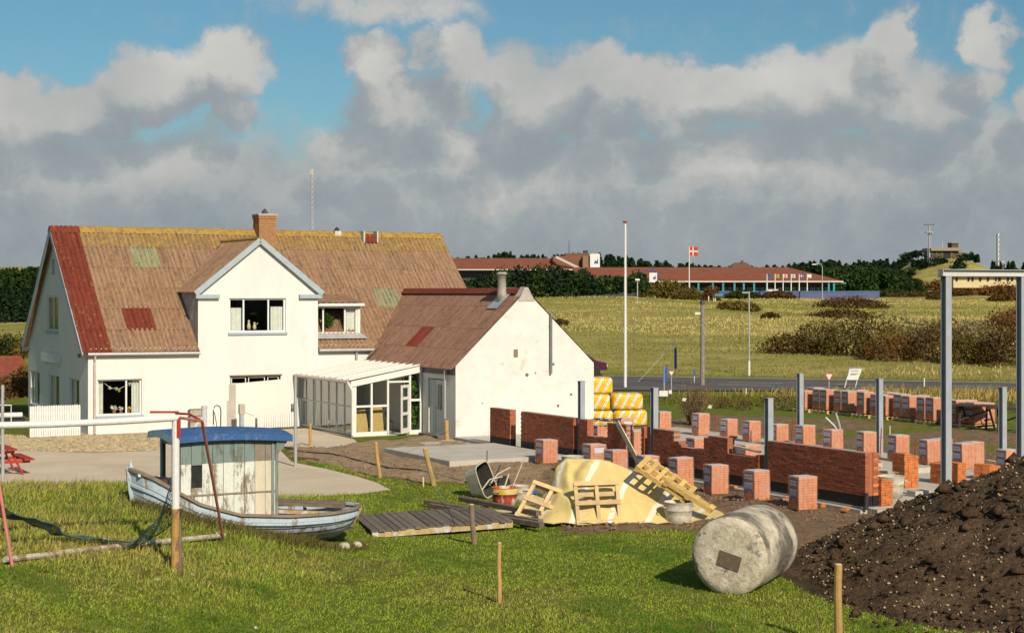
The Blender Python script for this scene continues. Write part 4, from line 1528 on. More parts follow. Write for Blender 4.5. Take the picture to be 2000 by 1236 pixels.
WZ = 1.34
WS = SX0 + .13
tt = lambda px: t_at(WS - .11, px)
brick_wall('detached brick pier nearest the white annex gable', WS, tt(996), tt(957), [(0, WZ)])
brick_wall('plain brick wall between the doorway pier and the first steel post', WS, tt(1120), tt(1017), [(0, WZ)])
brick_wall('brick wall with a window gap and a plank leaning on it', WS, tt(1258), tt(1131), [(-99, WZ), (tt(1252), .40), (tt(1223), WZ), (tt(1186), .84), (tt(1147), WZ)])
brick_wall('brick wall with two wide window gaps behind the front packs', WS, tt(1482), tt(1275), [(-99, .95), (tt(1476), .93), (tt(1421), WZ), (tt(1384), WZ - .07), (tt(1374), .9), (tt(1330), .95), (tt(1326), 1.02), (tt(1316), WZ)])
brick_wall('solid dark brick wall at the near right end by the earth heap', WS, tt(1690), tt(1499), [(0, WZ + .02)])
# cross wall stub at the near end with toothed ends
root = thing('brick_wall', 'short toothed return of the near brick wall, lit orange', 'wall', P(WS + .13, tt(1690)), TH, 'unfinished brick walls of the new building')
mm = MB()
for c in range(15):
    z = .36 + c * .066
    n = 1
    for i in range(1):
        ln = .228 if (c + i) % 2 else .15
        x0 = i * .24
        x1 = x0 + ln
        o = link('brick', brick_mesh(x1 - x0, BR_W, BRICKO if c % 3 == 0 else BRICK), root, ((x0 + x1) / 2 - .0, .056, z))
        o.rotation_euler = (0, 0, math.radians(90))
    mm.box(0, .14, .01, .10, z - .012, z + BR_H)
mm.build('mortar', MORTAR, root)
MB().box(0, .2, .005, .115, .06, .346).build('plinth_membrane', BLACK, root)

# ---- steel posts
def h_profile(h, b=.16, tf=.012, tw=.009):
    m = MB()
    m.box(-b / 2, b / 2, -b / 2, -b / 2 + tf, 0, h)
    m.box(-b / 2, b / 2, b / 2 - tf, b / 2, 0, h)
    m.box(-tw / 2, tw / 2, -b / 2 + tf, b / 2 - tf, 0, h)
    return m


def steel_post(label, s, t, h, rz=0.0, b=.16, base=.1):
    o = thing('steel_post', label, 'steel post', P(s, t, base), TH + rz, 'upright steel posts of the new building')
    h_profile(h, b).build('profile', STEELG, o)
    MB().box(-.14, .14, -.14, .14, 0, .015).build('base_plate', STEELG, o)
    MB().box(-b / 2 - .01, b / 2 + .01, -b / 2 - .01, b / 2 + .01, h, h + .012).build('cap_plate', STEELG, o)
    for a, b_ in ((-.11, -.11), (.11, -.11), (-.11, .11), (.11, .11)):
        MB().lathe([(.014, .015), (.014, .03)], 6, (a, b_, 0)).build('bolt', DARKTRIM, o)
    return o


for px, lab in ((1126, 'short steel post against the white gable'), (1268, 'short steel post in front of the yellow bags'), (1491, 'short steel post left of the solid dark wall')):
    steel_post(lab, WS + .06, tt(px), 2.28)
for s, t, lab in ((19.35, -15.5, 'short steel post left of the row of packs by the road'), (19.45, -19.25, 'short steel post in front of the row of packs by the road'), (19.35, -24.5, 'short steel post in front of the dark trestle tables')):
    steel_post(lab, s, t, 2.28)
TF = -29.0
s6, s7 = s_at(TF, 1848), s_at(TF, 1995)
d6 = A0.y + U.y * s6 + V.y * TF
zt = ZP(540, d6)
steel_post('tall steel post at the left of the portal by the earth heap', s6, TF, zt - .1, 0, .18)
steel_post('tall steel post at the right edge carrying the portal beam', s7, TF, zt - .1, 0, .18)
bm_ = thing('steel_beam', 'pale steel beam lying across the two tall posts', 'beam', P(s6 - .18, TF, zt + .012), TH)
bl = s7 - s6 + 1.2
m = MB()
m.box(0, bl, -.09, .09, 0, .012).box(0, bl, -.09, .09, .148, .16).box(0, bl, -.005, .005, .012, .148)
m.build('profile', mat('pale_primer', (.50, .49, .46), .5, .06, 3, .03), bm_)
MB().box(0, .012, -.09, .09, .013, .147).build('end_plate', MATS['pale_primer'], bm_)

# ---- packs of bricks in printed plastic film
PW, PD, PH = .48, .42, .72
PB = bpy.data.materials.new('packed_bricks')
PB.use_nodes = True
k = NT(PB.node_tree)
out = k.n('ShaderNodeOutputMaterial')
co = k.n('ShaderNodeTexCoord').outputs['Object']
info = k.n('ShaderNodeObjectInfo').outputs['Random']
co2 = k.n('ShaderNodeVectorMath', dict(operation='ADD'), i0=co, i1=k.n('ShaderNodeVectorMath', dict(operation='SCALE'), i0=(9., 4., 2.), Scale=info).outputs[0]).outputs[0]
c = k.ramp(k.noise(co2, 9, 5, .6), [(.3, (.48, .15, .055)), (.7, (.70, .26, .11))])
p = k.n('ShaderNodeBsdfPrincipled', None, Base_Color=c, Roughness=.85)
k.t.links.new(p.outputs[0], out.inputs[0])

pk = MB()
nz, nx = 12, 4
for iz in range(nz):
    z0_, z1_ = iz * PH / nz + .003, (iz + 1) * PH / nz - .003
    for ix in range(nx):
        pk.box(-PW / 2 + ix * PW / nx + .003, -PW / 2 + (ix + 1) * PW / nx - .003, -PD / 2, PD / 2 - .004, z0_, z1_)
PKM = pk.mesh('brick_block')
PKM.materials.append(PB)
DARKB = MB().box(-PW / 2 + .012, PW / 2 - .012, -PD / 2 + .012, PD / 2 - .016, .004, PH - .004).mesh('block_core')
DARKB.materials.append(mat('brick_shadow_gap', (.16, .05, .025), .9))


def wrap_mesh(seed):
    rg = random.Random(seed)
    m = MB()
    n = 10
    pts = []
    e = .012
    ring = []
    for i in range(n):
        ring.append((-PW / 2 - e + (PW + 2 * e) * i / n, -PD / 2 - e, 0))
    for i in range(n):
        ring.append((PW / 2 + e, -PD / 2 - e + (PD + 2 * e) * i / n, 1))
    for i in range(n):
        ring.append((PW / 2 + e - (PW + 2 * e) * i / n, PD / 2 + e, 2))
    for i in range(n):
        ring.append((-PW / 2 - e, PD / 2 + e - (PD + 2 * e) * i / n, 3))
    rows = 8
    R = len(ring)
    for j in range(rows + 1):
        q = j / rows
        for i, (x, y, sd) in enumerate(ring):
            u_ = (i % n) / n
            arch = .26 * max(0, 1 - ((u_ - .5) / .36) ** 2) if sd in (1, 3) else .05 * math.sin(u_ * 9 + seed) + .03
            if sd in (0, 2):
                arch = max(0, .04 + .05 * math.sin(u_ * 7 + seed))
            zb = arch
            z = zb + (PH + .014 - zb) * q
            w_ = 1 + rg.uniform(-.006, .012) + .012 * math.sin(q * 3.1) * (1 if sd % 2 else .4)
            m.v.append((x * w_, y * w_, z))
    for j in range(rows):
        for i in range(R):
            i2 = (i + 1) % R
            m.f.append((j * R + i, j * R + i2, (j + 1) * R + i2, (j + 1) * R + i))
    # puckered top
    o = len(m.v)
    m.v.append((0, 0, PH + .03))
    for i in range(R):
        i2 = (i + 1) % R
        m.f.append((rows * R + i, rows * R + i2, o))
    me = m.mesh('plastic_wrap')
    me.materials.append(FILM)
    me.shade_smooth()
    return me


WRAPS = [wrap_mesh(i) for i in range(4)]
TOPM = MB().box(-PW / 2 + .005, PW / 2 - .005, -PD / 2 + .005, PD / 2 - .005, PH - .002, PH + .006).mesh('top_sheet')
TOPM.materials.append(mat('milky_film', (.62, .56, .55), .35, .15, 8, .3))
INKW = mat('film_white_print', (.55, .55, .60), .4, .12, 14, .1)
INKB = mat('film_blue_print', (.13, .13, .30), .4, .2, 14, .1)
pr = MB()
x = -PW / 2 - .017
for z0_, z1_, a, b in ((.53, .64, .06, .36), (.30, .44, .06, .36)):
    pr.poly([(x, PD / 2 - a, z0_), (x, PD / 2 - b, z0_), (x, PD / 2 - b, z1_), (x, PD / 2 - a, z1_)], [(0, 1, 2, 3)])
PRW = pr.mesh('film_print')
PRW.materials.append(INKW)
pr = MB()
x = -PW / 2 - .020
for z0_, z1_ in ((.65, .68), (.58, .595), (.46, .485), (.39, .40), (.355, .365), (.32, .33)):
    pr.poly([(x, PD / 2 - .05, z0_), (x, PD / 2 - .37, z0_), (x, PD / 2 - .37, z1_), (x, PD / 2 - .05, z1_)], [(0, 1, 2, 3)])
for i in range(8):     # printed arch above the carrying slot
    a0, a1 = math.pi * i / 8, math.pi * (i + 1) / 8
    pr.poly([(x, math.cos(a0) * .15, .10 + math.sin(a0) * .17), (x, math.cos(a0) * .18, .10 + math.sin(a0) * .21), (x, math.cos(a1) * .18, .10 + math.sin(a1) * .21), (x, math.cos(a1) * .15, .10 + math.sin(a1) * .17)], [(0, 1, 2, 3)])
PRB = pr.mesh('film_print')
PRB.materials.append(INKB)
PRF = []          # the lit face's printed white band
pr = MB()
y = -PD / 2 - .018
pr.poly([(-PW / 2 + .1, y, .50), (PW / 2 - .08, y, .50), (PW / 2 - .08, y, .64), (-PW / 2 + .1, y, .64)], [(0, 1, 2, 3)])
PRL = pr.mesh('film_print')
PRL.materials.append(INKW)
npk = [0]


def brick_pack(label, loc, rz, group, band=False, scale=1.0, foot=True):
    o = thing('brick_pack', label, 'brick pack', loc, rz, group)
    o.scale = (scale * random.uniform(.95, 1.05), scale * random.uniform(.95, 1.05), scale * random.uniform(.9, 1.06))
    o.rotation_euler = (random.uniform(-.02, .02) * foot, random.uniform(-.02, .02) * foot, rz + random.uniform(-.05, .05) * foot)
    i = npk[0]
    npk[0] += 1
    link('brick_block', PKM, o, (0, 0, .03))
    link('block_core', DARKB, o, (0, 0, .03))
    w_ = link('plastic_wrap', WRAPS[i % 4], o, (0, 0, .03))
    link('film_print', PRW, w_)
    link('film_print', PRB, w_)
    if band:
        link('film_print', PRL, w_)
    link('top_sheet', TOPM, o, (0, 0, .032))
    if foot:
        f_ = MB()
        f_.box(-PW / 2 + .02, PW / 2 - .02, -PD / 2 + .04, -PD / 2 + .13, 0, .03).box(-PW / 2 + .02, PW / 2 - .02, PD / 2 - .13, PD / 2 - .04, 0, .03)
        f_.build('skid', PALLETW, o)
    return o


ORD = ['first', 'second', 'third', 'fourth', 'fifth', 'sixth', 'seventh', 'eighth', 'ninth', 'tenth', 'eleventh', 'twelfth']
front = [(1067, 908), (1160, 925), (1203, 940), (1264, 948), (1331, 953), (1398, 968), (1478, 988), (1568, 1004)]
for i, (px, py) in enumerate(front):
    p_ = W(px, py - 7)
    s_, t_ = ST(p_)
    s_ = 9.3
    t_ = t_at(s_, px)
    lab = {0: 'wrapped brick pack standing alone on the terrace edge beside the mixing tub', 1: 'wrapped brick pack half hidden by the tarp, left of the window gap', 2: 'wrapped brick pack whose top shows above the yellow tarp',
           3: 'wrapped brick pack just right of the tarp, white print on its lit face', 4: 'wrapped brick pack behind the right pallet on the tarp', 5: 'wrapped brick pack with torn film and bare bricks below, between two others',
           6: 'wrapped brick pack right behind the concrete roller', 7: 'nearest wrapped brick pack, at the near right end of the front row'}[i]
    brick_pack(lab, P(s_, t_, .02), TH + random.uniform(-.07, .07), 'brick packs in front of the new wall', band=i in (1, 3))
back = [1294, 1368, 1423, 1468, 1521, 1573, 1627, 1692, 1754, 1816, 1838, 1882, 1901, 1968]
for i, px in enumerate(back):
    s_ = 18.35 + random.uniform(-.1, .1)
    if px in (1838, 1901):
        s_ = 19.0
    brick_pack('wrapped brick pack in the row inside the far wall line, %s from the left' % (ORD + ['thirteenth', 'fourteenth'])[i], P(s_, t_at(s_, px), .1), TH + random.uniform(-.08, .08), 'brick packs in the row along the far wall', scale=.96)
mid = [(1172, 12.4), (1195, 12.9), (1243, 12.2), (1218, 14.2), (1346, 12.1), (1362, 12.1), (1438, 12.2), (1462, 12.2)]
ml = ['wrapped brick pack seen through the window gap beside the yellow bags', 'wrapped brick pack behind the small window gap, right one', 'wrapped brick pack seen through the doorway with the leaning plank', 'wrapped brick pack with milky top below the yellow bags',
      'left of the two packs inside the first wide window gap', 'right of the two packs inside the first wide window gap', 'left of the two packs under the plank in the last window gap', 'right of the two packs under the plank in the last window gap']
for i, (px, s_) in enumerate(mid):
    brick_pack(ml[i], P(s_, t_at(s_, px), .1), TH + random.uniform(-.06, .06), 'brick packs just inside the new wall', band=i in (1, 3), scale=1.05)

# ---- the long row of packs on pallets by the road
def pallet(label, loc, rot, group=None, w=1.2, d=.9, m=PALLETW, nb=7):
    o = thing('pallet', label, 'pallet', loc, 0, group)
    o.rotation_euler = rot
    for i in range(nb):
        x0 = -w / 2 + i * (w - .1) / (nb - 1)
        wj = .1 if i not in (0, nb - 1) else .12
        MB().box(x0, x0 + wj, -d / 2, d / 2, .105, .126).build('board', m, o)
    for y in (-d / 2 + .045, 0, d / 2 - .045):
        MB().box(-w / 2, w / 2, y - .04, y + .04, .025, .1045).build('stringer', m, o)
    for x0 in (-w / 2, -.05, w / 2 - .1):
        MB().box(x0, x0 + .1, -d / 2, d / 2, 0, .0245).build('bottom_board', m, o)
    return o


row = [(1584, 1), (1620, 2), (1662, 2), (1700, 1), (1735, 2), (1780, 2), (1827, 2), (1880, 1), (1905, 2)]
for i, (px, n) in enumerate(row):
    s_ = 30.0 + .12 * (i % 3)
    t_ = t_at(s_, px)
    base = P(s_, t_, .0)
    pallet('wooden pallet under the %s stack of packs by the road' % ORD[i], base, (0, 0, TH + math.radians(90)), 'pallets under the roadside packs', 1.1, 1.15, nb=5)
    for j in range(n):
        for kk in range(2):
            brick_pack('pack %s of the %s pallet in the roadside row' % (('left front', 'right front', 'left rear', 'right rear')[j * 2 + kk] if n == 2 else ('left', 'right')[kk], ORD[i]),
                       P(s_ + (kk - .5) * .52, t_ + (j - .5 * (n - 1)) * .46, .13), TH + random.uniform(-.03, .03), 'brick packs on pallets by the road', scale=1.12, foot=False)

# ---- loose stacks of new bricks with round holes in their ends
def loose_stack(label, px, s_, nx, nz, base=.1, extra=2, rz=0, t_=None):
    t_ = t_at(s_, px) if t_ is None else t_
    o = thing('brick_stack', label, 'brick stack', P(s_, t_, base), TH + rz, 'loose stacks of new orange bricks')
    hole = MB()
    for iz in range(nz + (1 if extra else 0)):
        for ix in range(nx):
            if iz == nz and ix >= extra:
                continue
            for iy in range(2):
                b = link('brick', brick_mesh(.228, .108, BRICKO), o, ((ix - nx / 2 + .5) * .114 + random.uniform(-.006, .006), (iy - .5) * .235 + random.uniform(-.008, .008), iz * .058))
                b.rotation_euler = (0, 0, random.uniform(-.02, .02))
            for hx in (-.03, 0, .03):
                x_, z_ = (ix - nx / 2 + .5) * .114 + hx, iz * .058 + .027
                hole.lathe([(.008, 0), (.007, .001)], 6)
                for q in range(-12, 0):
                    vx_, vy_, vz_ = hole.v[q]
                    hole.v[q] = (x_ + vx_, -.243 - vz_, z_ + vy_)
    hole.build('core_hole', BLACK, o)['kind'] = 'stuff'
    return o


loose_stack('orange brick stack against the toothed wall end', 1703, WS + .46, 3, 10, base=.1, extra=1, t_=ST0 + .36)
loose_stack('tall orange brick stack beside the two concrete tubs', 1768, 14.0, 4, 14, extra=2)
loose_stack('orange brick stack behind the tall steel post', 1852, 15.6, 7, 9, extra=0)
loose_stack('low tumbled orange brick stack in front of the last packs', 1928, 17.2, 5, 6, extra=2, rz=.3)
for px, py, wh in ((1432, 957, 'beside the pack with torn film'), (1533, 983, 'between the two nearest packs'), (1608, 992, 'right of the nearest pack'), (1652, 1002, 'in front of the solid dark wall'), (1345, 985, 'right of the tarp'),
                   (1675, 993, 'at the near wall corner beside the pipe bend'), (1700, 996, 'on the foundation blocks at the wall end'), (1262, 915, 'under the leaning plank'), (1010, 888, 'in the doorway by the detached pier'), (985, 886, 'at the foot of the detached pier')):
    b = MB().box(-.054, .054, -.114, .114, 0, .054)
    tag(b.build('loose_brick', BRICKO, None, on(W(px, py), .07), random.uniform(0, 3)), 'single loose orange brick lying ' + wh, 'brick', 'single loose bricks scattered along the walls')

# ---- concrete tubs, buckets, tools
TUBC = mat('cement_caked_tub', (.46, .40, .30), .95, .2, 6, .4, 24, col2=(.58, .54, .45), thr=(.45, .6))
TUBR = mat('red_tub_cement_smeared', (.42, .06, .04), .8, .2, 5, .2, 20, col2=(.58, .50, .40), thr=(.50, .60), stretch=(1, 1, .45))


def tub(label, loc, r, h, m, rim=None, group=None, fill=True):
    o = thing('tub', label, 'tub', loc, random.uniform(0, 6), group)
    MB().lathe([(r * .86, 0), (r * .93, h * .4), (r * .97, h * .62), (r * 1.02, h * .64), (r * 1.0, h * .68), (r * 1.02, h * .98), (r * 1.06, h), (r * .98, h), (r * .92, h * .72), (.001, h * .66 if fill else h * .1)], 28, jit=.006).build('body', m, o, smooth=True)
    if rim:
        MB().lathe([(r * 1.035, h * .68), (r * 1.06, h * .97), (r * 1.065, h * .97), (r * 1.04, h * .68)], 28).build('rim_band', rim, o)
    for a in (0, math.pi):
        MB().path([(math.cos(a) * r * 1.04, -.08, h * .8), (math.cos(a) * r * 1.18, -.06, h * .78), (math.cos(a) * r * 1.18, .06, h * .78), (math.cos(a) * r * 1.04, .08, h * .8)], .012, 6).build('handle', m, o)
    return o


tub('cement caked tub behind the near wall end', P(13.0, t_at(13.0, 1728), .1), .33, .46, mat('pink_caked_tub', (.50, .38, .28), .95, .2, 7, .4, 24, col2=(.42, .16, .10), thr=(.52, .6)))
tub('grey cement tub next to the tall orange brick stack', P(12.2, t_at(12.2, 1738), .1), .34, .52, TUBC)
tub('cement crusted tub leaning by the right pallet on the tarp', G(1325, 1024), .31, .50, TUBC)
tub('yellow and red mixing tub beside the wheelbarrow', G(986, 988), .31, .45, TUBR, mat('yellow_rim', (.62, .46, .04), .7, .15, 5, .2, col2=(.58, .5, .4), thr=(.5, .62)))
tub('pale cement tub behind the red mixing tub', G(1014, 980), .24, .40, TUBC)
tub('grey tub full of rubble beside the lone brick pack', G(1118, 925), .3, .5, TUBC)
tub('small blue bucket behind the left pallet', G(1037, 974), .13, .2, mat('blue_plastic', (.02, .16, .55), .4, .08, 4, .05), fill=False)


def stick(label, p0, p1, r=.018, m=POSTW, name='tool_handle', cat='stick'):
    p0, p1 = Vector(p0), Vector(p1)
    o = MB().tube((0, 0, 0), p1 - p0, r, r * .85, 7).build(name, m, None, p0)
    return tag(o, label, cat)


b0 = G(986, 980)
stick('long pale tool handle leaning up from the mixing tub', b0 + Vector((.12, .05, .2)), b0 + Vector((.48, .25, 1.05)), .016, mat('pale_handle', (.55, .44, .30)))
stick('flat stick standing out of the mixing tub', b0 + Vector((-.04, .0, .25)), b0 + Vector((.1, .1, .68)), .022, MATS['pale_handle'])
stick('dark bent iron bar sticking up behind the wheelbarrow', G(950, 940), G(950, 940) + Vector((.02, 0, .82)), .015, DARKTRIM, 'iron_bar', 'bar')
stick('dark bar slanting behind the wheelbarrow', G(966, 940) + Vector((0, 0, .1)), G(966, 940) + Vector((.16, 0, .45)), .02, DARKTRIM, 'iron_bar', 'bar')
# plank leaning in the doorway
pq = P(WS - .25, t_at(WS - .25, 1255), .1)
pp = P(WS - .1, t_at(WS - .1, 1206), 1.3)
tag(MB().beam((0, 0, 0), pp - pq, .17, .035, up=(U.x, U.y, 0)).build('plank', mat('pale_plank', (.62, .52, .33), .8, .12, 5, .2), None, pq), 'pale plank leaning across the doorway gap in the wall', 'plank')
qa, qb = P(WS - .02, tt(1428), 1.08), P(WS - .02, tt(1478), 1.02)
tag(MB().beam((0, 0, 0), qb - qa, .10, .05).build('plank', MATS['pale_plank'], None, qa), 'pale plank laid across the packs in the last window gap', 'plank')
# cables on top of the packs beside the gable
cb = thing('cable_coil', 'tangle of dark cables on the pack by the small window gap', 'cable', P(12.4, t_at(12.4, 1180), .98), TH)
for i in range(5):
    a0 = random.uniform(0, 6)
    MB().path([(random.uniform(-.3, .3) + .35 * math.cos(a0 + q * 1.1), .3 * math.sin(a0 + q * 1.1), .02 + .1 * abs(math.sin(q * 1.3 + i))) for q in range(7)], .014, 5).build('cable', [DARKTRIM, mat('blue_cable', (.02, .03, .18)), MATS['yellow_rim']][i % 3], cb)
# grey pipe offcuts and the little red barrier behind the packs
po = W(1628, 846)
for (a, b, lab) in (((1612, 815), (1640, 842), 'grey bent pipe lying flat behind the packs'), ((1632, 806), (1643, 842), 'grey pipe sticking up behind the packs')):
    p0, p1 = W(a[0], 846), W(b[0], 846)
    p0 = Vector((p0.x, p0.y, ZP(a[1], p0.y)))
    p1 = Vector((p1.x, p1.y, ZP(b[1], p1.y) - .1))
    tag(MB().path([(0, 0, 0), (p1 - p0) * .6 + Vector((0, 0, .06)), p1 - p0], .045, 8).build('grey_pipe', PIPEG, None, p0), lab, 'pipe')
for px, py, h, lab in ((1546, 865, .8, 'red marker stake behind the second row of packs'), (1396, 850, .7, 'thin red marker stake left of the packs'), (1786, 905, .7, 'thin red stake among the far packs'), (1719, 893, .9, 'red lacquered bar leaning on the steel post')):
    p_ = W(px, py)
    o = thing('marker_stake', lab, 'stake', p_, TH)
    MB().beam((0, 0, 0), (.05, 0, h), .024, .024).build('stake', REDPAINT, o)
    MB().beam((-.08, 0, h * .7), (.14, 0, h * .66), .03, .02).build('cross_piece', REDPAINT, o)
for (px0, py0, px1, py1, z, lab) in ((1835, 868, 1900, 890, .35, 'long thin batten behind the portal posts'), (1905, 893, 1955, 905, .3, 'thin batten beside the tumbled brick stack')):
    p0, p1 = W(px0, py0, z), W(px1, py1, z)
    tag(MB().beam((0, 0, 0), p1 - p0, .09, .05).build('batten', MATS['pale_plank'], None, p0), lab, 'batten')
for px, py, h, lab in ((1503, 875, 1.2, 'pale upright batten right of the middle steel post'), (1738, 850, .35, 'short yellow peg in the grass behind the packs'), (827, 950, .25, 'short peg in the grass near the leaning post')):
    tag(MB().beam((0, 0, 0), (0, 0, h), .06, .03).build('peg', MATS['pale_plank'], None, G(px, py)), lab, 'peg')
# concrete blocks and sills on the slab at the right
for s_, px, ln, lab in ((16.6, 1790, 1.3, 'pale concrete sill lying among the far packs'), (16.2, 1690, 1.0, 'pale concrete sill behind the tubs'), (13.0, 1795, .5, 'short pale concrete block at the near edge of the slab')):
    tag(MB().box(-ln / 2, ln / 2, -.15, .15, 0, .14).build('concrete_block', CONCRETE, None, P(s_, t_at(s_, px), .1), TH), lab, 'block')
# black pipe bend in the membrane at the near corner
tag(MB().path([(0, 0, .32), (-.1, -.14, .3), (-.16, -.2, .16), (-.2, -.22, .02)], .055, 10).build('black_pipe', RUBBER, None, P(WS - .06, tt(1688), .06), TH), 'black plastic pipe bend at the foot of the near wall corner', 'pipe')

# ---- yellow insulation bags beside the annex
BAG = bpy.data.materials.new('yellow_bag_print')
BAG.use_nodes = True
k = NT(BAG.node_tree)
out = k.n('ShaderNodeOutputMaterial')
co = k.n('ShaderNodeTexCoord').outputs['Object']
sx = k.n('ShaderNodeSeparateXYZ', None, i0=co)
dg = k.m('ADD', sx.outputs[0], k.m('MULTIPLY', sx.outputs[2], -.55))
fr_ = k.m('FRACT', k.m('MULTIPLY', dg, 3.1))
band = k.m('LESS_THAN', fr_, .30)
edge = k.m('MULTIPLY', k.m('GREATER_THAN', fr_, .10), k.m('LESS_THAN', fr_, .20))
txt = k.m('MULTIPLY', edge, k.m('GREATER_THAN', k.noise(co, 40, 2), .54))
c = k.mix(band, (.70, .42, .012), (.72, .68, .62))
c = k.mix(txt, c, (.10, .03, .02))
p = k.n('ShaderNodeBsdfPrincipled', None, Base_Color=c, Roughness=.4)
k.t.links.new(k.n('ShaderNodeBump', None, Height=k.noise(co, 5, 4, .6, .8), Strength=.7, Distance=.06).outputs[0], p.inputs['Normal'])
k.t.links.new(p.outputs[0], out.inputs[0])
by_ = 63.0
tiers = [(1196, 1262, 0, .62), (1150, 1196, 0, .6), (1192, 1254, .62, .62), (1150, 1190, .6, .6), (1150, 1196, 1.2, .62)]
labs = ['yellow striped insulation bag bundle at the bottom right of the stack', 'yellow striped bag bundle at the bottom, half behind the gable', 'yellow striped insulation bag bundle on top at the right', 'yellow striped bag bundle in the middle tier by the gable', 'topmost yellow striped bag bundle against the gable edge']
for (a, b, z, h), lab in zip(tiers, labs):
    x0, x1 = (a - 1000) / F * by_, (b - 1000) / F * by_
    wx = x1 - x0
    n = 14
    m_ = MB()
    vs = []
    bm = bmesh.new()
    bmesh.ops.create_cube(bm, size=1)
    bmesh.ops.subdivide_edges(bm, edges=bm.edges[:], cuts=7, use_grid_fill=True)
    for v in bm.verts:
        x, y, zz = v.co * 2
        r = (abs(x) ** 7 + abs(y) ** 7 + abs(zz) ** 7) ** (1 / 7)
        v.co = Vector((x / r * wx / 2 * (1 + random.uniform(-.012, .012)), y / r * .5, (zz / r * .5 + .5) * h + .012 * math.sin(x * 9 + y * 5)))
    me = bpy.data.meshes.new('insulation_bag')
    bm.to_mesh(me)
    bm.free()
    me.materials.append(BAG)
    tag(link('insulation_bag', me, None, Vector(((x0 + x1) / 2, by_ + .4 * (z > 1), z)), .06, True), lab, 'bag', 'yellow insulation bags stacked by the annex')

# ------------------------------------------------------------------ old wooden boat
BL = 4.6
bp0 = Vector((-7.09, 30.81, 0))
boat = thing('old_boat', 'derelict pale blue clinker boat with a peeling wheelhouse stranded on the lawn', 'boat', bp0, TH)


def peel_mat(name, paint, bare, thr=(.5, .56), sc=5.0, dirt=(.12, .09, .05)):
    m = bpy.data.materials.new(name)
    m.use_nodes = True
    k = NT(m.node_tree)
    out = k.n('ShaderNodeOutputMaterial')
    co = k.n('ShaderNodeTexCoord').outputs['Object']
    st = k.n('ShaderNodeMapping', None, Vector=co, Scale=(1.6, 1.6, .35)).outputs[0]
    a = k.noise(st, sc, 8, .7, .3)
    b = k.noise(co, sc * 4, 6, .7)
    f = k.ramp(k.m('ADD', k.m('MULTIPLY', a, .72), k.m('MULTIPLY', b, .28)), [(thr[0], 0.), (thr[1], 1.)])
    pc = k.ramp(b, [(.3, tuple(x * .8 for x in paint)), (.7, paint)])
    bc = k.ramp(b, [(.3, dirt), (.7, bare)])
    c = k.mix(f, pc, bc)
    p = k.n('ShaderNodeBsdfPrincipled', None, Base_Color=c, Roughness=.8)
    k.t.links.new(k.n('ShaderNodeBump', None, Height=k.m('ADD', k.m('MULTIPLY', f, -.5), b), Strength=.35, Distance=.02).outputs[0], p.inputs['Normal'])
    k.t.links.new(p.outputs[0], out.inputs[0])
    return m


HULL = peel_mat('peeling_blue_hull', (.46, .54, .60), (.30, .24, .16), (.525, .58), 3.5)
CABW = peel_mat('peeling_white_cabin', (.70, .70, .63), (.30, .25, .17), (.50, .58), 4.5)
CABG = peel_mat('flaking_green_cabin', (.20, .26, .24), (.10, .10, .08), (.5, .62), 5)
ROOFB = peel_mat('worn_blue_roof', (.03, .10, .27), (.22, .27, .33), (.53, .66), 4, (.05, .08, .15))
GREYB = mat('shaded_blue_grey_board', (.25, .30, .36), .8, .15, 4, .2)
GUNW = mat('weathered_gunwale', (.25, .20, .14), .9, .25, 6, .3)


def hb(q):
    return .95 * (max(0.0, 1 - abs(2 * q - 1) ** 3.0)) ** .65 + .02


def gun(q):
    return float(np.interp(q, [0, .06, .14, .24, .4, .6, .8, 1], [1.74, 1.62, 1.38, 1.10, .88, .80, .78, .80]))


def keel(q):
    return .12 + .25 * abs(2 * q - 1) ** 6


NS = 6


def hull_pt(q, w, side, out=0.0):
    b, g, kz = hb(q), gun(q), keel(q)
    x = q * BL
    rake = .28 * (w ** 1.5) * ((1 if q < .5 else -1) * max(0, abs(2 * q - 1) - .7) / .3)
    y = b * (1 - w ** 2.6) * (1 - .12 * w)
    z = g + (kz - g) * w
    return Vector((x + rake, side * (y + out), z))


for side in (-1, 1):
    for i in range(NS):
        w0, w1 = i / NS * .94, (i + 1) / NS * .94
        vs, fs = [], []
        n = 30
        for j in range(n + 1):
            q = j / n
            fade = 1 if 0 < j < n else .3
            vs += [hull_pt(q, w0, side, .004), hull_pt(q, w1, side, .030 * fade), hull_pt(q, w1 + .004, side, .002)]
        for j in range(n):
            a, b = 3 * j, 3 * j + 3
            fs += [(a, a + 1, b + 1, b), (a + 1, a + 2, b + 2, b + 1)] if side < 0 else [(a, b, b + 1, a + 1), (a + 1, b + 1, b + 2, a + 2)]
        MB().poly(vs, fs).build('plank', HULL, boat)
    gm_ = MB()
    pts = [hull_pt(j / 30, 0, side, .01) + Vector((0, 0, .02)) for j in range(31)]
    for a, b in zip(pts, pts[1:]):
        gm_.beam(a, b, .09, .045)
    gm_.build('gunwale', GUNW if side < 0 else HULL, boat)
    # rubbing strake below the gunwale
    gm_ = MB()
    pts = [hull_pt(j / 30, .2, side, .035) for j in range(31)]
    for a, b in zip(pts, pts[1:]):
        gm_.beam(a, b, .04, .05)
    gm_.build('rubbing_strake', HULL, boat)
MB().path([hull_pt(1, w_, 1) * 1.0 + Vector((.03, -.02, 0)) for w_ in (0, .2, .4, .6, .8, 1)], .05, 6).build('stem_post', mat('bare_yellow_wood', (.45, .33, .15), .85, .3, 6, .2, col2=(.5, .52, .55), thr=(.52, .62)), boat)
MB().path([hull_pt(0, w_, 1) + Vector((-.02, -.02, .03)) for w_ in (0, .3, .6, 1)], .05, 6).build('bow_post', HULL, boat)
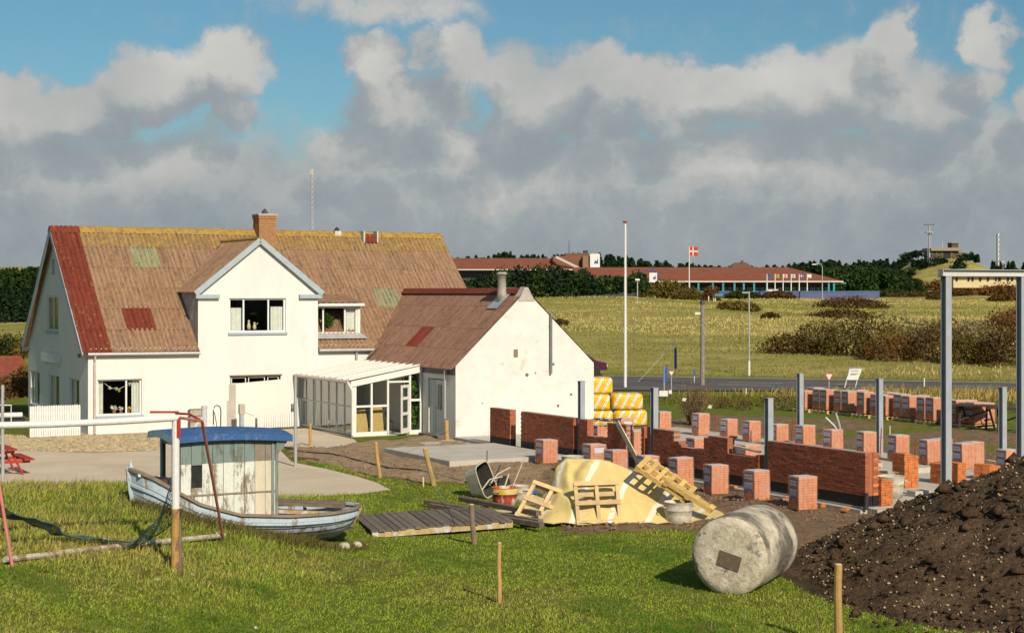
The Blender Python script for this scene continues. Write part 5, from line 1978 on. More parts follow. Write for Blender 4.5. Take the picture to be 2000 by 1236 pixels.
vs = [(q / 20 * BL, -hb(q / 20) * .90, .42) for q in range(1, 20)] + [(q / 20 * BL, hb(q / 20) * .90, .42) for q in range(19, 0, -1)]
MB().poly(vs, [tuple(range(len(vs)))]).build('inner_floor', mat('boat_dark_floor', (.09, .07, .05), .9, .3), boat)
for j in range(7):
    q = .04 + j * .13
    for side in (-1, 1):
        MB().path([hull_pt(q, .02, side, -.03), hull_pt(q, .25, side, -.04), hull_pt(q, .55, side, -.05)], .025, 5).build('rib', GUNW, boat)
# foredeck at the left with a hatch and cleat
vs = [(q / 20 * BL, -hb(q / 20) * .96, gun(q / 20) - .09) for q in range(0, 4)] + [(q / 20 * BL, hb(q / 20) * .96, gun(q / 20) - .09) for q in range(3, -1, -1)]
MB().poly(vs, [tuple(range(len(vs)))]).build('foredeck', GUNW, boat)
MB().box(.28, .72, -.02, .7, 1.0, 1.52).build('deck_hatch', mat('dark_maroon_board', (.10, .045, .04), .8, .2), boat)
cl = MB()
cl.poly([(.09, .3, 1.64), (.2, .3, 1.64), (.2, .36, 1.64), (.09, .36, 1.64), (.11, .32, 1.9)], [(0, 1, 4), (1, 2, 4), (2, 3, 4), (3, 0, 4), (3, 2, 1, 0)]).build('bow_cleat', mat('pale_blue_metal', (.40, .52, .60), .6), boat)
MB().beam((.1, -.35, 1.66), (.12, .4, 1.68), .05, .05).build('cleat_bar', WHITEP, boat)
# wheelhouse
cx0, cx1, cy0, cy1, cz0, cz1 = .74, 2.58, -.76, .52, .5, 2.30
cab = thing('tmp', 'x', 'x')
bpy.data.objects.remove(cab)
zs = 1.86
nbd = 9
for i in range(nbd):
    x0, x1 = cx0 + (cx1 - cx0) * i / nbd, cx0 + (cx1 - cx0) * (i + 1) / nbd
    if i == 1:            # window in the second board
        parts_ = [(cz0, 1.42, CABW), (1.84, zs + .02, CABG), (zs + .02, cz1, CABG)]
    elif i >= 7:
        parts_ = [(cz0, zs + .0, mat('cream_door_board', (.62, .54, .40), .8, .15, 5, .15, col2=(.42, .30, .15), thr=(.6, .72), stretch=(1, 1, .4))), (zs, cz1, mat('brown_primer', (.25, .20, .16), .85, .2))]
    else:
        parts_ = [(cz0, zs, CABW), (zs, cz1, CABG)]
    for z0_, z1_, m_ in parts_:
        MB().box(x0 + .004, x1 - .004, cy0 - random.uniform(0, .008), cy0 + .03, z0_, z1_).build('cabin_board', m_, boat)
wx0, wx1 = cx0 + (cx1 - cx0) / nbd, cx0 + 2 * (cx1 - cx0) / nbd
MB().poly([(wx0 - .0, cy0 + .02, 1.42), (wx1, cy0 + .02, 1.42), (wx1, cy0 + .02, 1.84), (wx0, cy0 + .02, 1.84)], [(0, 1, 2, 3)]).build('cabin_window', mat('dirty_dark_glass', (.03, .03, .03), .25, .4, 12, .1), boat)
MB().box(cx0 - .01, cx1, cy0 - .022, cy0 - .006, 1.27, 1.30).build('cabin_batten', GUNW, boat)
for x in (cx1 - .06, cx1 + .02):
    MB().box(x - .025, x + .025, cy0 - .03, cy0 + .03, cz0, cz1).build('door_post', CABG, boat)
# forward face with an open window, shade put into its blue-grey colour
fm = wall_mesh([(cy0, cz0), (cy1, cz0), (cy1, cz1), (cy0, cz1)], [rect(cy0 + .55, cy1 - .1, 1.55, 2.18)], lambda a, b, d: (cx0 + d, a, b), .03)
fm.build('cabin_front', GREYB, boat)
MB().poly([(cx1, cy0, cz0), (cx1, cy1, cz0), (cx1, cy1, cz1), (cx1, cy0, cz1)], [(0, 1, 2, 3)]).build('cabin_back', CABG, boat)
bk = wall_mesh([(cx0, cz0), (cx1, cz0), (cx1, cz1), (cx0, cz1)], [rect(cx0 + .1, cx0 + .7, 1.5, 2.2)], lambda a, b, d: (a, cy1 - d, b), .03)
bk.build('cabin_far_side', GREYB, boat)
# cambered blue roof with turned-down fascia
vs, fs = [], []
nx_, ny_ = 14, 10
rx0, rx1, ry0, ry1 = cx0 - .2, cx1 + .3, cy0 - .12, cy1 + .12
for i in range(nx_ + 1):
    for j in range(ny_ + 1):
        u_, w_ = i / nx_, j / ny_
        x = rx0 + (rx1 - rx0) * u_
        y = ry0 + (ry1 - ry0) * w_
        z = 2.38 + .07 * (1 - (2 * w_ - 1) ** 2) + .05 * math.sin(math.pi * (1 - u_)) - .05 * u_
        vs.append((x, y, z))
id_ = lambda i, j: i * (ny_ + 1) + j
fs = [(id_(i, j), id_(i + 1, j), id_(i + 1, j + 1), id_(i, j + 1)) for i in range(nx_) for j in range(ny_)]
rm = MB().poly(vs, fs)
for i in range(nx_):
    for jj, sgn in ((0, 1), (ny_, -1)):
        a, b = vs[id_(i, jj)], vs[id_(i + 1, jj)]
        rm.poly([a, b, (b[0], b[1] - .01 * sgn, b[2] - .12), (a[0], a[1] - .01 * sgn, a[2] - .12)], [(0, 3, 2, 1) if sgn > 0 else (0, 1, 2, 3)])
rm.build('cabin_roof', ROOFB, boat)
PFA = mat('pale_blue_fascia', (.30, .42, .48), .75, .15, 5, .1)
for ii, dx_, dz_ in ((0, -.02, .13), (nx_, 0, .10)):
    rm = MB()
    pts_ = [vs[id_(ii, j)] for j in range(ny_ + 1)]
    n_ = len(pts_)
    rm.poly(pts_ + [(p[0] + dx_, p[1], p[2] - dz_) for p in pts_], [(j, j + 1, n_ + j + 1, n_ + j) for j in range(n_ - 1)])
    rm.build('roof_fascia', PFA, boat)
MB().poly([(cx1, cy0 - .02, 1.92), (rx1 - .02, cy0 - .08, 2.30), (cx1, cy0 - .08, 2.30), (cx1, cy0 + .02, 1.92), (rx1 - .02, cy0 + .0, 2.30), (cx1, cy0 + .0, 2.30)], [(0, 1, 2), (3, 5, 4), (0, 3, 4, 1)]).build('roof_bracket', CABG, boat)
MB().lathe([(.055, 2.5), (.055, 2.84), (.06, 2.84), (.06, 2.88), (.02, 2.88)], 12, (1.4, -.12, 0)).build('stove_pipe', mat('pale_stove_pipe', (.55, .53, .50), .6), boat)
for dx_ in (-.22, .16):
    MB().beam((1.4 + dx_, -.2, 2.5), (1.4, -.12, 2.7), .025, .025).build('pipe_stay', WHITEP, boat)
# timbers dumped in the aft half
for i, (a, b) in enumerate((((2.65, .45, .93), (4.3, .0, .80)), ((2.65, .2, .80), (4.0, -.2, .70)), ((2.9, .62, .93), (4.4, .2, .84)), ((2.65, -.1, .70), (3.9, -.35, .66)))):
    tag(MB().beam((0, 0, 0), Vector(b) - Vector(a), .16, .06).build('timber', [TIMBER, MATS['bare_yellow_wood'], TIMBER, GUNW][i], None, bp0 + Vector((U.x * a[0] + V.x * a[1], U.y * a[0] + V.y * a[1], a[2])), TH), 'old timber lying in the open end of the boat, %s from the far side' % ['second', 'third', 'first', 'fourth'][i], 'timber', 'old timbers lying in the boat')

# stones under the stem
def rock(label, loc, r, seed, m=STONE, name='stone', cat='stone'):
    rg = random.Random(seed)
    bm = bmesh.new()
    bmesh.ops.create_icosphere(bm, subdivisions=2, radius=1)
    dirs = [Vector((rg.gauss(0, 1), rg.gauss(0, 1), rg.gauss(0, 1))).normalized() for _ in range(7)]
    for v in bm.verts:
        d = v.co.normalized()
        v.co = d * (1 - .22 * max(0, max(d.dot(q) for q in dirs) - .72) / .28 + rg.uniform(-.03, .03))
        v.co = Vector((v.co.x * r, v.co.y * r * .85, max(v.co.z, -.4) * r * .65))
    me = bpy.data.meshes.new(name)
    bm.to_mesh(me)
    bm.free()
    me.materials.append(m)
    return tag(link(name, me, None, loc, rg.uniform(0, 6), True), label, cat)


rock('pale stone under the boat stem, left one', G(672, 1072) + Vector((0, 0, .05)), .16, 1)
rock('pale stone under the boat stem, right one', G(697, 1070) + Vector((0, 0, .05)), .13, 2)
rock('white stone in the lawn below the goal', G(308, 1132), .05, 3)
rock('small white stone in the lawn right of the goal post', G(376, 1122), .05, 4)
rock('white stone at the bottom of the lawn', G(498, 1226), .05, 5)
rock('pale stone lying at the foot of the earth heap', G(1880, 1214) + Vector((0, 0, .03)), .08, 6)

# ------------------------------------------------------------------ football goal in front of the boat
gp = G(343, 1114, .8)
goal = thing('football_goal', 'old football goal with white post and sagging green net', 'goal', gp)
top = ZP(812, gp.y) - gp.z
GW = 3.35
gu = Vector((U.x, U.y, 0))
WPOST = peel_mat('worn_white_post', (.74, .72, .68), (.40, .28, .16), (.62, .70), 4)
YPOST = mat('rotten_yellow_post', (.42, .25, .07), .85, .25, 6, .3, col2=(.22, .12, .06), thr=(.5, .58))
MB().tube((0, 0, .98), (0, 0, top), .062, .062, 12).build('post', WPOST, goal)
MB().tube((-.01, 0, -.1), (0, 0, .98), .068, .064, 10).build('post_foot', YPOST, goal)
MB().beam((.07, .03, -.1), (.06, .03, .75), .05, .05).build('post_splint', mat('grey_splint', (.20, .15, .12), .9), goal)
lp_ = -gu * GW
ends = Vector((lp_.x, lp_.y, top - .02))
MB().path([(0.05, 0, top - .03)] + [ends * q + Vector((0, 0, (top - .03) * (1 - q) - ends.z * 0 + .0)) * 1 if False else Vector((ends.x * q, ends.y * q, top - .03 - .03 * math.sin(q * 3))) for q in (.3, .6, 1)], .052, 12).build('crossbar', WPOST, goal)
MB().tube((lp_.x, lp_.y, -.3), (lp_.x, lp_.y, top), .062, .062, 12).build('post', WPOST, goal)
MB().box(-.40, .04, -.035, .05, top + .045, top + .075).build('top_plate', REDPAINT, goal)
RSTRUT = mat('faded_red_pipe', (.46, .16, .13), .7, .15, 6, .1)
sf = G(437, 1056, .9) - gp
kn = Vector((.28, .75, top - .14))
MB().path([(0, .03, top - .02), kn, sf], .026, 8).build('strut', RSTRUT, goal)
MB().path([(0, .02, top + .04), (.14, .4, top + .0), kn], .02, 8).build('top_brace', REDPAINT, goal)
MB().box(.0, .09, -.055, -.045, top - .34, top - .02).build('red_stripe', REDPAINT, goal)
sf2 = G(24, 1106, .8) - gp
k2 = lp_ + Vector((.28, .75, top - .14))
MB().path([lp_ + Vector((0, .03, top - .02)), k2, sf2], .026, 8).build('strut', RSTRUT, goal)
MB().path([sf2 + Vector((-.12, .02, .10)), (sf + sf2) / 2 + Vector((0, 0, .12)), sf + Vector((0, 0, .10))], .045, 8).build('ground_bar', mat('worn_ground_bar', (.48, .42, .32), .85, .25, 6, .2, col2=(.25, .17, .1), thr=(.5, .6)), goal)
MB().path([sf + Vector((-.05, .05, .05)), sf + Vector((-.22, .45, .07)), sf + Vector((-.5, .9, .06))], .035, 8).build('ground_bar', WPOST, goal)
# net: sagging band of thin cords
NETM = mat('green_net_cord', (.05, .10, .085), .8, .2, 4, 0)
nm = MB()
na, nr = 70, 11
curve = [(-60, 950, 24.6), (0, 985, 25.0), (60, 1012, 25.4), (140, 1043, 25.8), (215, 1060, 26.0), (260, 1052, 26.0), (300, 1022, 25.9), (325, 985, 25.7), (338, 950, 25.5)]
cpx = np.linspace(-60, 338, na + 1)
cpy = np.interp(cpx, [c[0] for c in curve], [c[1] for c in curve])
cdd = np.interp(cpx, [c[0] for c in curve], [c[2] for c in curve]) + gp.y - 25.5
grid = []
for i in range(na + 1):
    tp_ = D(cpx[i], cdd[i], ZP(cpy[i], cdd[i])) - gp
    drop = (.10 + .22 * abs(2 * i / na - 1.15))
    rowp = []
    for j in range(nr + 1):
        w_ = j / nr
        pnt = tp_ + Vector((.03 * math.sin(w_ * 5 + i * .7), .5 * w_ + .04 * math.sin(i * .9), -drop * w_ + .04 * math.sin(w_ * 3.1 + i * .3)))
        pnt.z = max(pnt.z, float(gz(gp.x + pnt.x, gp.y + pnt.y)) - gp.z + .03)
        rowp.append(pnt)
    grid.append(rowp)
for i in range(na):
    for j in range(nr):
        nm.path([grid[i][j], grid[i + 1][j + 1]], .0045, 3, caps=False)
        nm.path([grid[i + 1][j], grid[i][j + 1]], .0045, 3, caps=False)
for j in (0, nr):
    nm.path([grid[i][j] for i in range(na + 1)], .009, 4)
nm.build('net', NETM, goal)
MB().lathe([(.02, -.02), (.03, 0), (.02, .02)], 8, tuple(grid[44][6])).build('net_tie', WHITEP, goal)

# ------------------------------------------------------------------ tarp over a sand heap
TARP = bpy.data.materials.new('yellow_tarpaulin')
TARP.use_nodes = True
k = NT(TARP.node_tree)
out = k.n('ShaderNodeOutputMaterial')
co = k.n('ShaderNodeTexCoord').outputs['Object']
sx = k.n('ShaderNodeSeparateXYZ', None, i0=co)
q_ = k.m('ADD', sx.outputs[0], k.m('MULTIPLY', sx.outputs[1], -.42))
fr_ = k.m('FRACT', k.m('ADD', k.m('MULTIPLY', q_, 1.22), .12))
band = k.m('MULTIPLY', k.m('LESS_THAN', fr_, .145), .85)
n1 = k.noise(co, 2.2, 6, .65)
c = k.ramp(n1, [(.3, (.60, .45, .16)), (.6, (.66, .51, .21)), (.8, (.66, .53, .26))])
c = k.mix(band, c, (.74, .70, .58))
c = k.mix(k.ramp(k.noise(co, 5, 6, .7), [(.62, 0.), (.78, .35)]), c, (.46, .33, .14))
p = k.n('ShaderNodeBsdfPrincipled', None, Base_Color=c, Roughness=.5)
k.t.links.new(k.n('ShaderNodeBump', None, Height=k.noise(co, 2.6, 3, .5, 1.6), Strength=.35, Distance=.05).outputs[0], p.inputs['Normal'])
k.t.links.new(p.outputs[0], out.inputs[0])
xa, xb, ya, yb = .25, 4.75, 35.8, 38.9
nx_, ny_ = 170, 115
gx, gy = np.meshgrid(np.linspace(xa, xb, nx_), np.linspace(ya, yb, ny_))
ridge = np.interp(gx, [.25, .55, .86, 1.0, 1.25, 1.6, 2.2, 2.5, 3.0, 3.4, 3.9, 4.4, 4.75], [.0, .10, .72, 1.02, 1.26, 1.30, 1.20, 1.08, .84, .62, .36, .15, .03])
yr = 37.5 + .1 * np.sin(gx * 2)
fro = np.clip((gy - ya - .05 - .12 * fbm(gx * 1.5, gy * 0, 2, 91)) / (yr - ya), 0, 1)
bac = np.clip((yb - gy) / (yb - yr), 0, 1)
h = ridge * np.minimum(fro ** .92, bac ** .6)
fold = .05 * np.sin(gx * 9 + 3 * fbm(gx, gy, 2, 92) * 6) * np.clip(h * 2, 0, 1) * (gx < 1.8) + .06 * fbm(gx * 1.3 + gy * .5, gy * .9, 2, 93) + .022 * np.sin(gx * 13 + gy * 6 + 5 * fbm(gx, gy, 2, 95)) * (gy < 37.4) - .10 * np.abs(fbm(gx * 1.6 + gy * .9, gy * .8, 3, 96)) - .07 * np.abs(fbm(gx * 3.1 - gy * .7, gy * 1.4, 2, 97)) + .03
edge_w = .03 * np.sin(gx * 7) * (fro < .1)
Zt = np.maximum(h + fold * np.clip(h * 3, .15, 1), .012 + np.abs(edge_w))
outside = (ridge < .2) & (fro < .02)
vt_ = np.stack([gx.ravel() - 2.4, gy.ravel() - 36.5, Zt.ravel() + gz(gx, gy).ravel() * 0], 1)
i_ = np.arange(nx_ * ny_).reshape(ny_, nx_)
ft = np.stack([i_[:-1, :-1], i_[:-1, 1:], i_[1:, 1:], i_[1:, :-1]], -1).reshape(-1, 4)
tp = np_mesh('tarpaulin', vt_, ft, TARP)
tp.data.shade_smooth()
tp.location = (2.4, 36.5, .03)
tag(tp, 'yellow white-striped tarpaulin spread over a heap', 'tarpaulin')

# pallets leaning on the tarp
def lean(o, origin, xdir, ydir):
    x = Vector(xdir).normalized()
    y = Vector(ydir)
    y = (y - x * y.dot(x)).normalized()
    M = Matrix((x, y, x.cross(y))).transposed().to_4x4()
    M.translation = Vector(origin)
    o.matrix_world = M


pg = 'pallets leaning on the yellow tarp'
o = pallet('pale pallet standing upright against the middle of the tarp', (0, 0, 0), (0, 0, 0), pg, .98, 1.0, nb=5)
lean(o, D(1168, 36.05, .48), (-.06, .42, .9), (1, .10, .05))
o = pallet('pallet leaning at the left corner of the tarp showing its stringers', (0, 0, 0), (0, 0, 0), pg, 1.05, .95, nb=4)
lean(o, D(1062, 36.55, .38), (.42, .62, .66), (1, -.3, -.28))
o = pallet('pallet lying on the right slope of the tarp', (0, 0, 0), (0, 0, 0), pg, 1.3, .85, mat('yellower_pallet_wood', (.60, .40, .13), .8, .16, 5, .2, rand=.16), nb=6)
lean(o, D(1297, 36.75, .86), (.80, -.22, -.52), (.25, .90, .25))
o = pallet('low pallet sliding off the right foot of the tarp', (0, 0, 0), (0, 0, 0), pg, 1.2, .35, MATS['yellower_pallet_wood'], nb=4)
lean(o, D(1343, 36.3, .55), (.82, -.25, -.50), (.25, .93, .1))

# ------------------------------------------------------------------ wheelbarrow tipped on its side
wb = thing('wheelbarrow', 'pale grey wheelbarrow tipped on its nose beside the mixing tub', 'wheelbarrow', G(944, 973))
nrm = Vector((.78, -.58, .22)).normalized()
lng = Vector((.30, .12, -.94))
lng = (lng - nrm * lng.dot(nrm)).normalized()
shr = nrm.cross(lng).normalized()
cc = Vector((.06, .1, .45))


def tray(sc, off, inner=False):
    pts = []
    for a, b, dpt in ((.44, .31, 0), (.32, .22, -.42)):
        ringp = []
        for kk in range(16):
            an = 2 * math.pi * kk / 16
            ca, sa = math.cos(an), math.sin(an)
            e = .45
            ringp.append(cc + nrm * (dpt + off) + lng * (math.copysign(abs(ca) ** e, ca) * a * sc) + shr * (math.copysign(abs(sa) ** e, sa) * b * sc))
        pts += ringp
    fs = [(i, (i + 1) % 16, 16 + (i + 1) % 16, 16 + i) for i in range(16)] + [tuple(16 + i for i in range(16))]
    return pts, fs


GREYT = mat('grey_white_tray', (.50, .46, .37), .6, .15, 5, .15, col2=(.38, .33, .25), thr=(.55, .68))
v1, f1 = tray(1.0, 0)
MB().poly(v1, f1).build('tray', GREYT, wb)
v1, f1 = tray(.965, .012)
MB().poly(v1, [f[::-1] for f in f1]).build('tray_lining', mat('dark_tray_inside', (.05, .045, .04), .9, .3), wb)  # inside of the tray, much darker than its outside
rimp = v1[:16]
MB().path(rimp + [rimp[0]], .016, 6).build('rim', GREYT, wb)
for sgn in (-1, 1):
    b_ = cc - nrm * .1 + shr * (.18 * sgn) - lng * .1
    MB().path([b_ + lng * .3, b_ + Vector((.3, .1, -.02)), b_ + Vector((.62, .12, .10 + .05 * sgn))], .017, 7).build('handle', mat('pale_tube', (.6, .55, .42), .5), wb)
MB().path([cc + Vector((.24, .12, -.1)), cc + Vector((.3, .1, -.32)), cc + Vector((.18, .02, -.42))], .022, 6).build('leg', MATS['yellow_rim'], wb)
MB().path([cc + Vector((-.1, .05, .4)), cc + Vector((-.16, .05, .42))], .03, 6).build('nose_bar', MATS['yellow_rim'], wb)
o = MB().lathe([(.10, -.035), (.17, -.04), (.19, 0), (.17, .04), (.10, .035)], 20).build('wheel', RUBBER, wb, cc + Vector((.44, .3, -.12)))
o.rotation_euler = (math.radians(80), .3, .4)

# ------------------------------------------------------------------ boarded deck and long timbers
dk = thing('timber_deck', 'low grey boarded deck lying in the grass beside the boat', 'deck', W(725, 1050), 0)
c0, c1, c2 = W(725, 1051), W(1004, 1030), W(952, 1001)
c3 = c0 + (c2 - c1)
nbd = 20
for i in range(nbd):
    q0, q1 = i / nbd, (i + .88) / nbd
    a, b = c0.lerp(c1, q0) - c0, c0.lerp(c1, q1) - c0
    c_, d_ = c3.lerp(c2, q1) - c0, c3.lerp(c2, q0) - c0
    j = random.uniform(-.05, .05)
    dv = (d_ - a).normalized() * j
    a, b, c_, d_ = a + dv, b + dv, c_ + dv, d_ + dv
    z0_, z1_ = .12, .15 + random.uniform(-.006, .006)
    vs = [(p.x, p.y, z) for z in (z0_, z1_) for p in (a, b, c_, d_)]
    MB().poly(vs, [(3, 2, 1, 0), (4, 5, 6, 7), (0, 1, 5, 4), (1, 2, 6, 5), (2, 3, 7, 6), (3, 0, 4, 7)]).build('board', mat('grey_deck_board', (.145, .115, .09), .9, .22, 5, .3, 30, rand=.22), dk)
for q, m_ in ((.03, MATS['bare_yellow_wood']), (.5, TIMBER), (.97, TIMBER)):
    a, b = c0.lerp(c3, q) - c0, c1.lerp(c2, q) - c0
    MB().beam(a + Vector((.02, 0, .055)), b + Vector((-.02, 0, .055)), .08, .125).build('bearer', m_, dk)
tl = [((832, 988), (1056, 1028), .10, 'longest grey timber behind the deck'), ((840, 995), (1058, 1034), .10, 'grey timber in front of the longest one behind the deck'), ((900, 992), (1052, 1022), .22, 'upper grey timber lying on the other two by the deck')]
for a, b, z, lab in tl:
    p0, p1 = W(*a), W(*b)
    tag(MB().beam((0, 0, z), p1 - p0 + Vector((0, 0, z)), .14, .10).build('timber', TIMBER, None, p0), lab, 'timber', 'long timbers lying by the deck')
tag(MB().poly([(0, 0, .05), (.9, -.25, .05), (.85, -.5, .05), (.05, -.22, .05), (0, 0, .07), (.9, -.25, .07), (.85, -.5, .07), (.05, -.22, .07)], [(3, 2, 1, 0), (4, 5, 6, 7), (0, 1, 5, 4), (1, 2, 6, 5), (2, 3, 7, 6), (3, 0, 4, 7)]).build('plank', MATS['pale_plank'], None, G(965, 1001)), 'pale plank lying in the grass below the mixing tub', 'plank')

# ------------------------------------------------------------------ fence posts and poles
def post(label, px, py, pytop, r, dx=0.0, m=POSTW, tip=True, name='wooden_post', cat='post', guess=.2):
    p_ = G(px, py, guess)
    h = (py - pytop) * p_.y / F
    o = thing(name, label, cat, p_)
    n = 6
    pts = [(dx * p_.y / F * q + .006 * math.sin(q * 7), 0, -.15 + (h + .15) * q) for q in [i / n for i in range(n + 1)]]
    MB().path(pts, [r * (1.06 - .1 * i / n) for i in range(n + 1)], 10).build('shaft', m, o)
    if tip:
        MB().lathe([(r * .95, 0), (r * .8, .012), (.001, .02)], 10, (dx * p_.y / F, 0, h)).build('top', mat('cut_wood_top', (.55, .42, .24)), o)
    return o


post('slim yellow post standing in the middle of the lawn', 975, 1178, 1060, .036)
post('thick yellow post in front of the earth heap', 1637, 1262, 1102, .058)
pst = post('weathered split post with a cord at its top, beside the deck', 927, 1062, 985, .055, -6, mat('grey_split_post', (.22, .16, .115), .9, .25, 6, .35))
post('yellow post leaning left between the terrace and the lawn', 850, 948, 876, .065, -20)
post('slim yellow post left of the leaning one', 743, 933, 864, .05, -9)
post('short yellow post by the corner of the glass lean-to', 606, 870, 828, .05, 0)
post('yellow post against the annex drain pipe', 873, 860, 822, .075, -1)
post('tall thin grey steel pole in front of the lean-to', 577, 911, 735, .045, 0, PIPEG, False, 'steel_pole', 'pole')
post('tall thin grey steel pole at the left edge beside the picnic table', 5, 945, 752, .045, 0, PIPEG, False, 'steel_pole', 'pole')
# builders' cord between posts
ca_, cb_ = G(843, 948) + Vector((-.2, 0, .85)), G(927, 1062) + Vector((-.05, 0, .7))
cd = [ca_.lerp(cb_, q) + Vector((0, 0, -.55 * math.sin(math.pi * q))) - ca_ for q in [i / 12 for i in range(13)]]
tag(MB().path(cd, .008, 5).build('green_cord', mat('green_cord', (.12, .30, .22), .7), None, ca_), 'thin green cord hanging from the leaning post to the split post', 'cord')
cb2 = G(873, 860) + Vector((0, 0, .35))
ca2 = G(743, 933) + Vector((0, 0, .7))
tag(MB().path([Vector((0, 0, 0)), (cb2 - ca2)], .008, 5).build('green_cord', MATS['green_cord'], None, ca2), 'thin green cord stretched from the slim post to the annex corner', 'cord')
# hose across the bare soil
hp = [G(540 + 55 * i, 872 + 10.5 * i + 4 * math.sin(i * 2.1)) + Vector((0, 0, .06)) for i in range(9)]
tag(MB().path([q - hp[0] for q in hp], .02, 6).build('hose', RUBBER, None, hp[0]), 'thin dark hose snaking over the bare soil towards the terrace', 'hose')
tag(MB().tube((0, 0, .05), W(622, 902) - W(572, 898) + Vector((0, 0, .05)), .07, .06, 8).build('log', mat('dark_log', (.12, .07, .045), .9, .3), None, W(572, 898)), 'dark round log lying at the edge of the yard', 'log')

# ------------------------------------------------------------------ concrete roller
RC = bpy.data.materials.new('weathered_concrete_drum')
RC.use_nodes = True
k = NT(RC.node_tree)
out = k.n('ShaderNodeOutputMaterial')
co = k.n('ShaderNodeTexCoord').outputs['Object']
st = k.n('ShaderNodeMapping', None, Vector=co, Scale=(1, 1, 1.5)).outputs[0]
a_ = k.noise(st, 1.1, 6, .6, .2)
b_ = k.noise(co, 4.5, 7, .68, .3)
fa = k.n('ShaderNodeSeparateXYZ', None, i0=co).outputs[2]
isface = k.m('GREATER_THAN', fa, .005)
pale = k.ramp(b_, [(.25, (.25, .195, .125)), (.42, (.50, .43, .31)), (.6, (.68, .61, .47))])
moss = k.ramp(b_, [(.3, (.07, .06, .045)), (.6, (.18, .155, .12)), (.8, (.42, .38, .30))])
side = k.mix(k.ramp(k.m('ADD', k.m('MULTIPLY', a_, .7), k.m('MULTIPLY', b_, .3)), [(.44, 0.), (.54, 1.)]), pale, moss)
face = k.mix(k.ramp(k.noise(co, 2.2, 6, .65), [(.57, 0.), (.62, 1.)]), pale, (.26, .215, .165))
c = k.mix(k.m('LESS_THAN', fa, .03), side, face)
p = k.n('ShaderNodeBsdfPrincipled', None, Base_Color=c, Roughness=.95)
k.t.links.new(k.n('ShaderNodeBump', None, Height=k.noise(co, 9, 8, .75), Strength=.8, Distance=.06).outputs[0], p.inputs['Normal'])
k.t.links.new(p.outputs[0], out.inputs[0])
fc = G(1424, 1160, .1)
ax = Vector((.43, .90, 0)).normalized()
RR = .665
bm = bmesh.new()
NR, NL = 56, 14
LR = 1.85
ring = []
for j in range(NL + 1):
    r_ = []
    for i in range(NR):
        an = 2 * math.pi * i / NR
        zz = LR * j / NL
        rr = RR * (1 + .006 * math.sin(zz * 21) * (1 if 0 < j < NL else 0) + random.uniform(-.008, .008) - (.03 if j in (0, NL) else 0))
        r_.append(bm.verts.new((rr * math.cos(an), rr * math.sin(an), zz)))
    ring.append(r_)
for j in range(NL):
    for i in range(NR):
        bm.faces.new((ring[j][i], ring[j][(i + 1) % NR], ring[j + 1][(i + 1) % NR], ring[j + 1][i]))
for j, flip in ((0, True), (NL, False)):
    prev = ring[j]
    for kq in (.75, .5, .25):
        cur = [bm.verts.new((v.co.x * kq / (prev[0].co.length and 1) * 1 if False else RR * kq * math.cos(2 * math.pi * i / NR), RR * kq * math.sin(2 * math.pi * i / NR), (0 if flip else LR) + random.uniform(-.006, .006) + (-.012 if flip else .012))) for i, v in enumerate(prev)]
        for i in range(NR):
            f = (prev[i], prev[(i + 1) % NR], cur[(i + 1) % NR], cur[i])
            bm.faces.new(f[::-1] if flip else f)
        prev = cur
    bm.faces.new(prev[::-1] if flip else prev)
for f in bm.faces:
    f.smooth = True
me = bpy.data.meshes.new('concrete_drum')
bm.to_mesh(me)
bm.free()
me.materials.append(RC)
rl = thing('concrete_roller', 'big weathered solid concrete drum lying on the lawn', 'concrete drum', Vector((fc.x, fc.y, fc.z)), 0)
o = link('drum', me, rl)
M = Matrix((Vector((-ax.y, ax.x, 0)), Vector((0, 0, -1)), ax)).transposed().to_4x4()
x_ = Vector((0, 0, 1)).cross(ax).normalized()
M = Matrix((x_, ax.cross(x_), ax)).transposed().to_4x4()
M.translation = Vector((0, 0, RR - .04))
o.matrix_local = M
# square pocket in the end face, set in as a dark brown block
pm = MB()
pm.box(-.17, .22, -.06, .19, -.02, .05)
o = pm.build('square_pocket', mat('dark_pocket_brown', (.15, .11, .07), .95, .3, 7, .5), rl)
M2 = M.copy()
M2.translation = M.translation - ax * .008
o.matrix_local = M2 @ Matrix.Rotation(math.radians(195), 4, 'Z')

# ------------------------------------------------------------------ earth heap
EARTH = bpy.data.materials.new('dug_earth')
EARTH.use_nodes = True
k = NT(EARTH.node_tree)
out = k.n('ShaderNodeOutputMaterial')
co = k.n('ShaderNodeTexCoord').outputs['Object']
n1, n2 = k.noise(co, 1.6, 7, .68), k.noise(co, 12, 6, .7)
c = k.ramp(k.m('ADD', k.m('MULTIPLY', n1, .5), k.m('MULTIPLY', n2, .5)), [(.34, (.035, .022, .014)), (.5, (.115, .072, .042)), (.66, (.23, .15, .085))])
c = k.mix(k.ramp(k.noise(co, .7, 5, .6), [(.60, 0.), (.72, .6)]), c, (.085, .085, .025))
p = k.n('ShaderNodeBsdfPrincipled', None, Base_Color=c, Roughness=.95)
p.inputs['Specular IOR Level'].default_value = .15
k.t.links.new(k.n('ShaderNodeBump', None, Height=k.m('ADD', n2, n1), Strength=1.0, Distance=.15).outputs[0], p.inputs['Normal'])
k.t.links.new(p.outputs[0], out.inputs[0])
EX, EY = 11.7, 29.6
nx_ = 190
gx, gy = np.meshgrid(np.linspace(EX - 7.2, EX + 7.5, nx_), np.linspace(EY - 6.2, EY + 6, nx_))


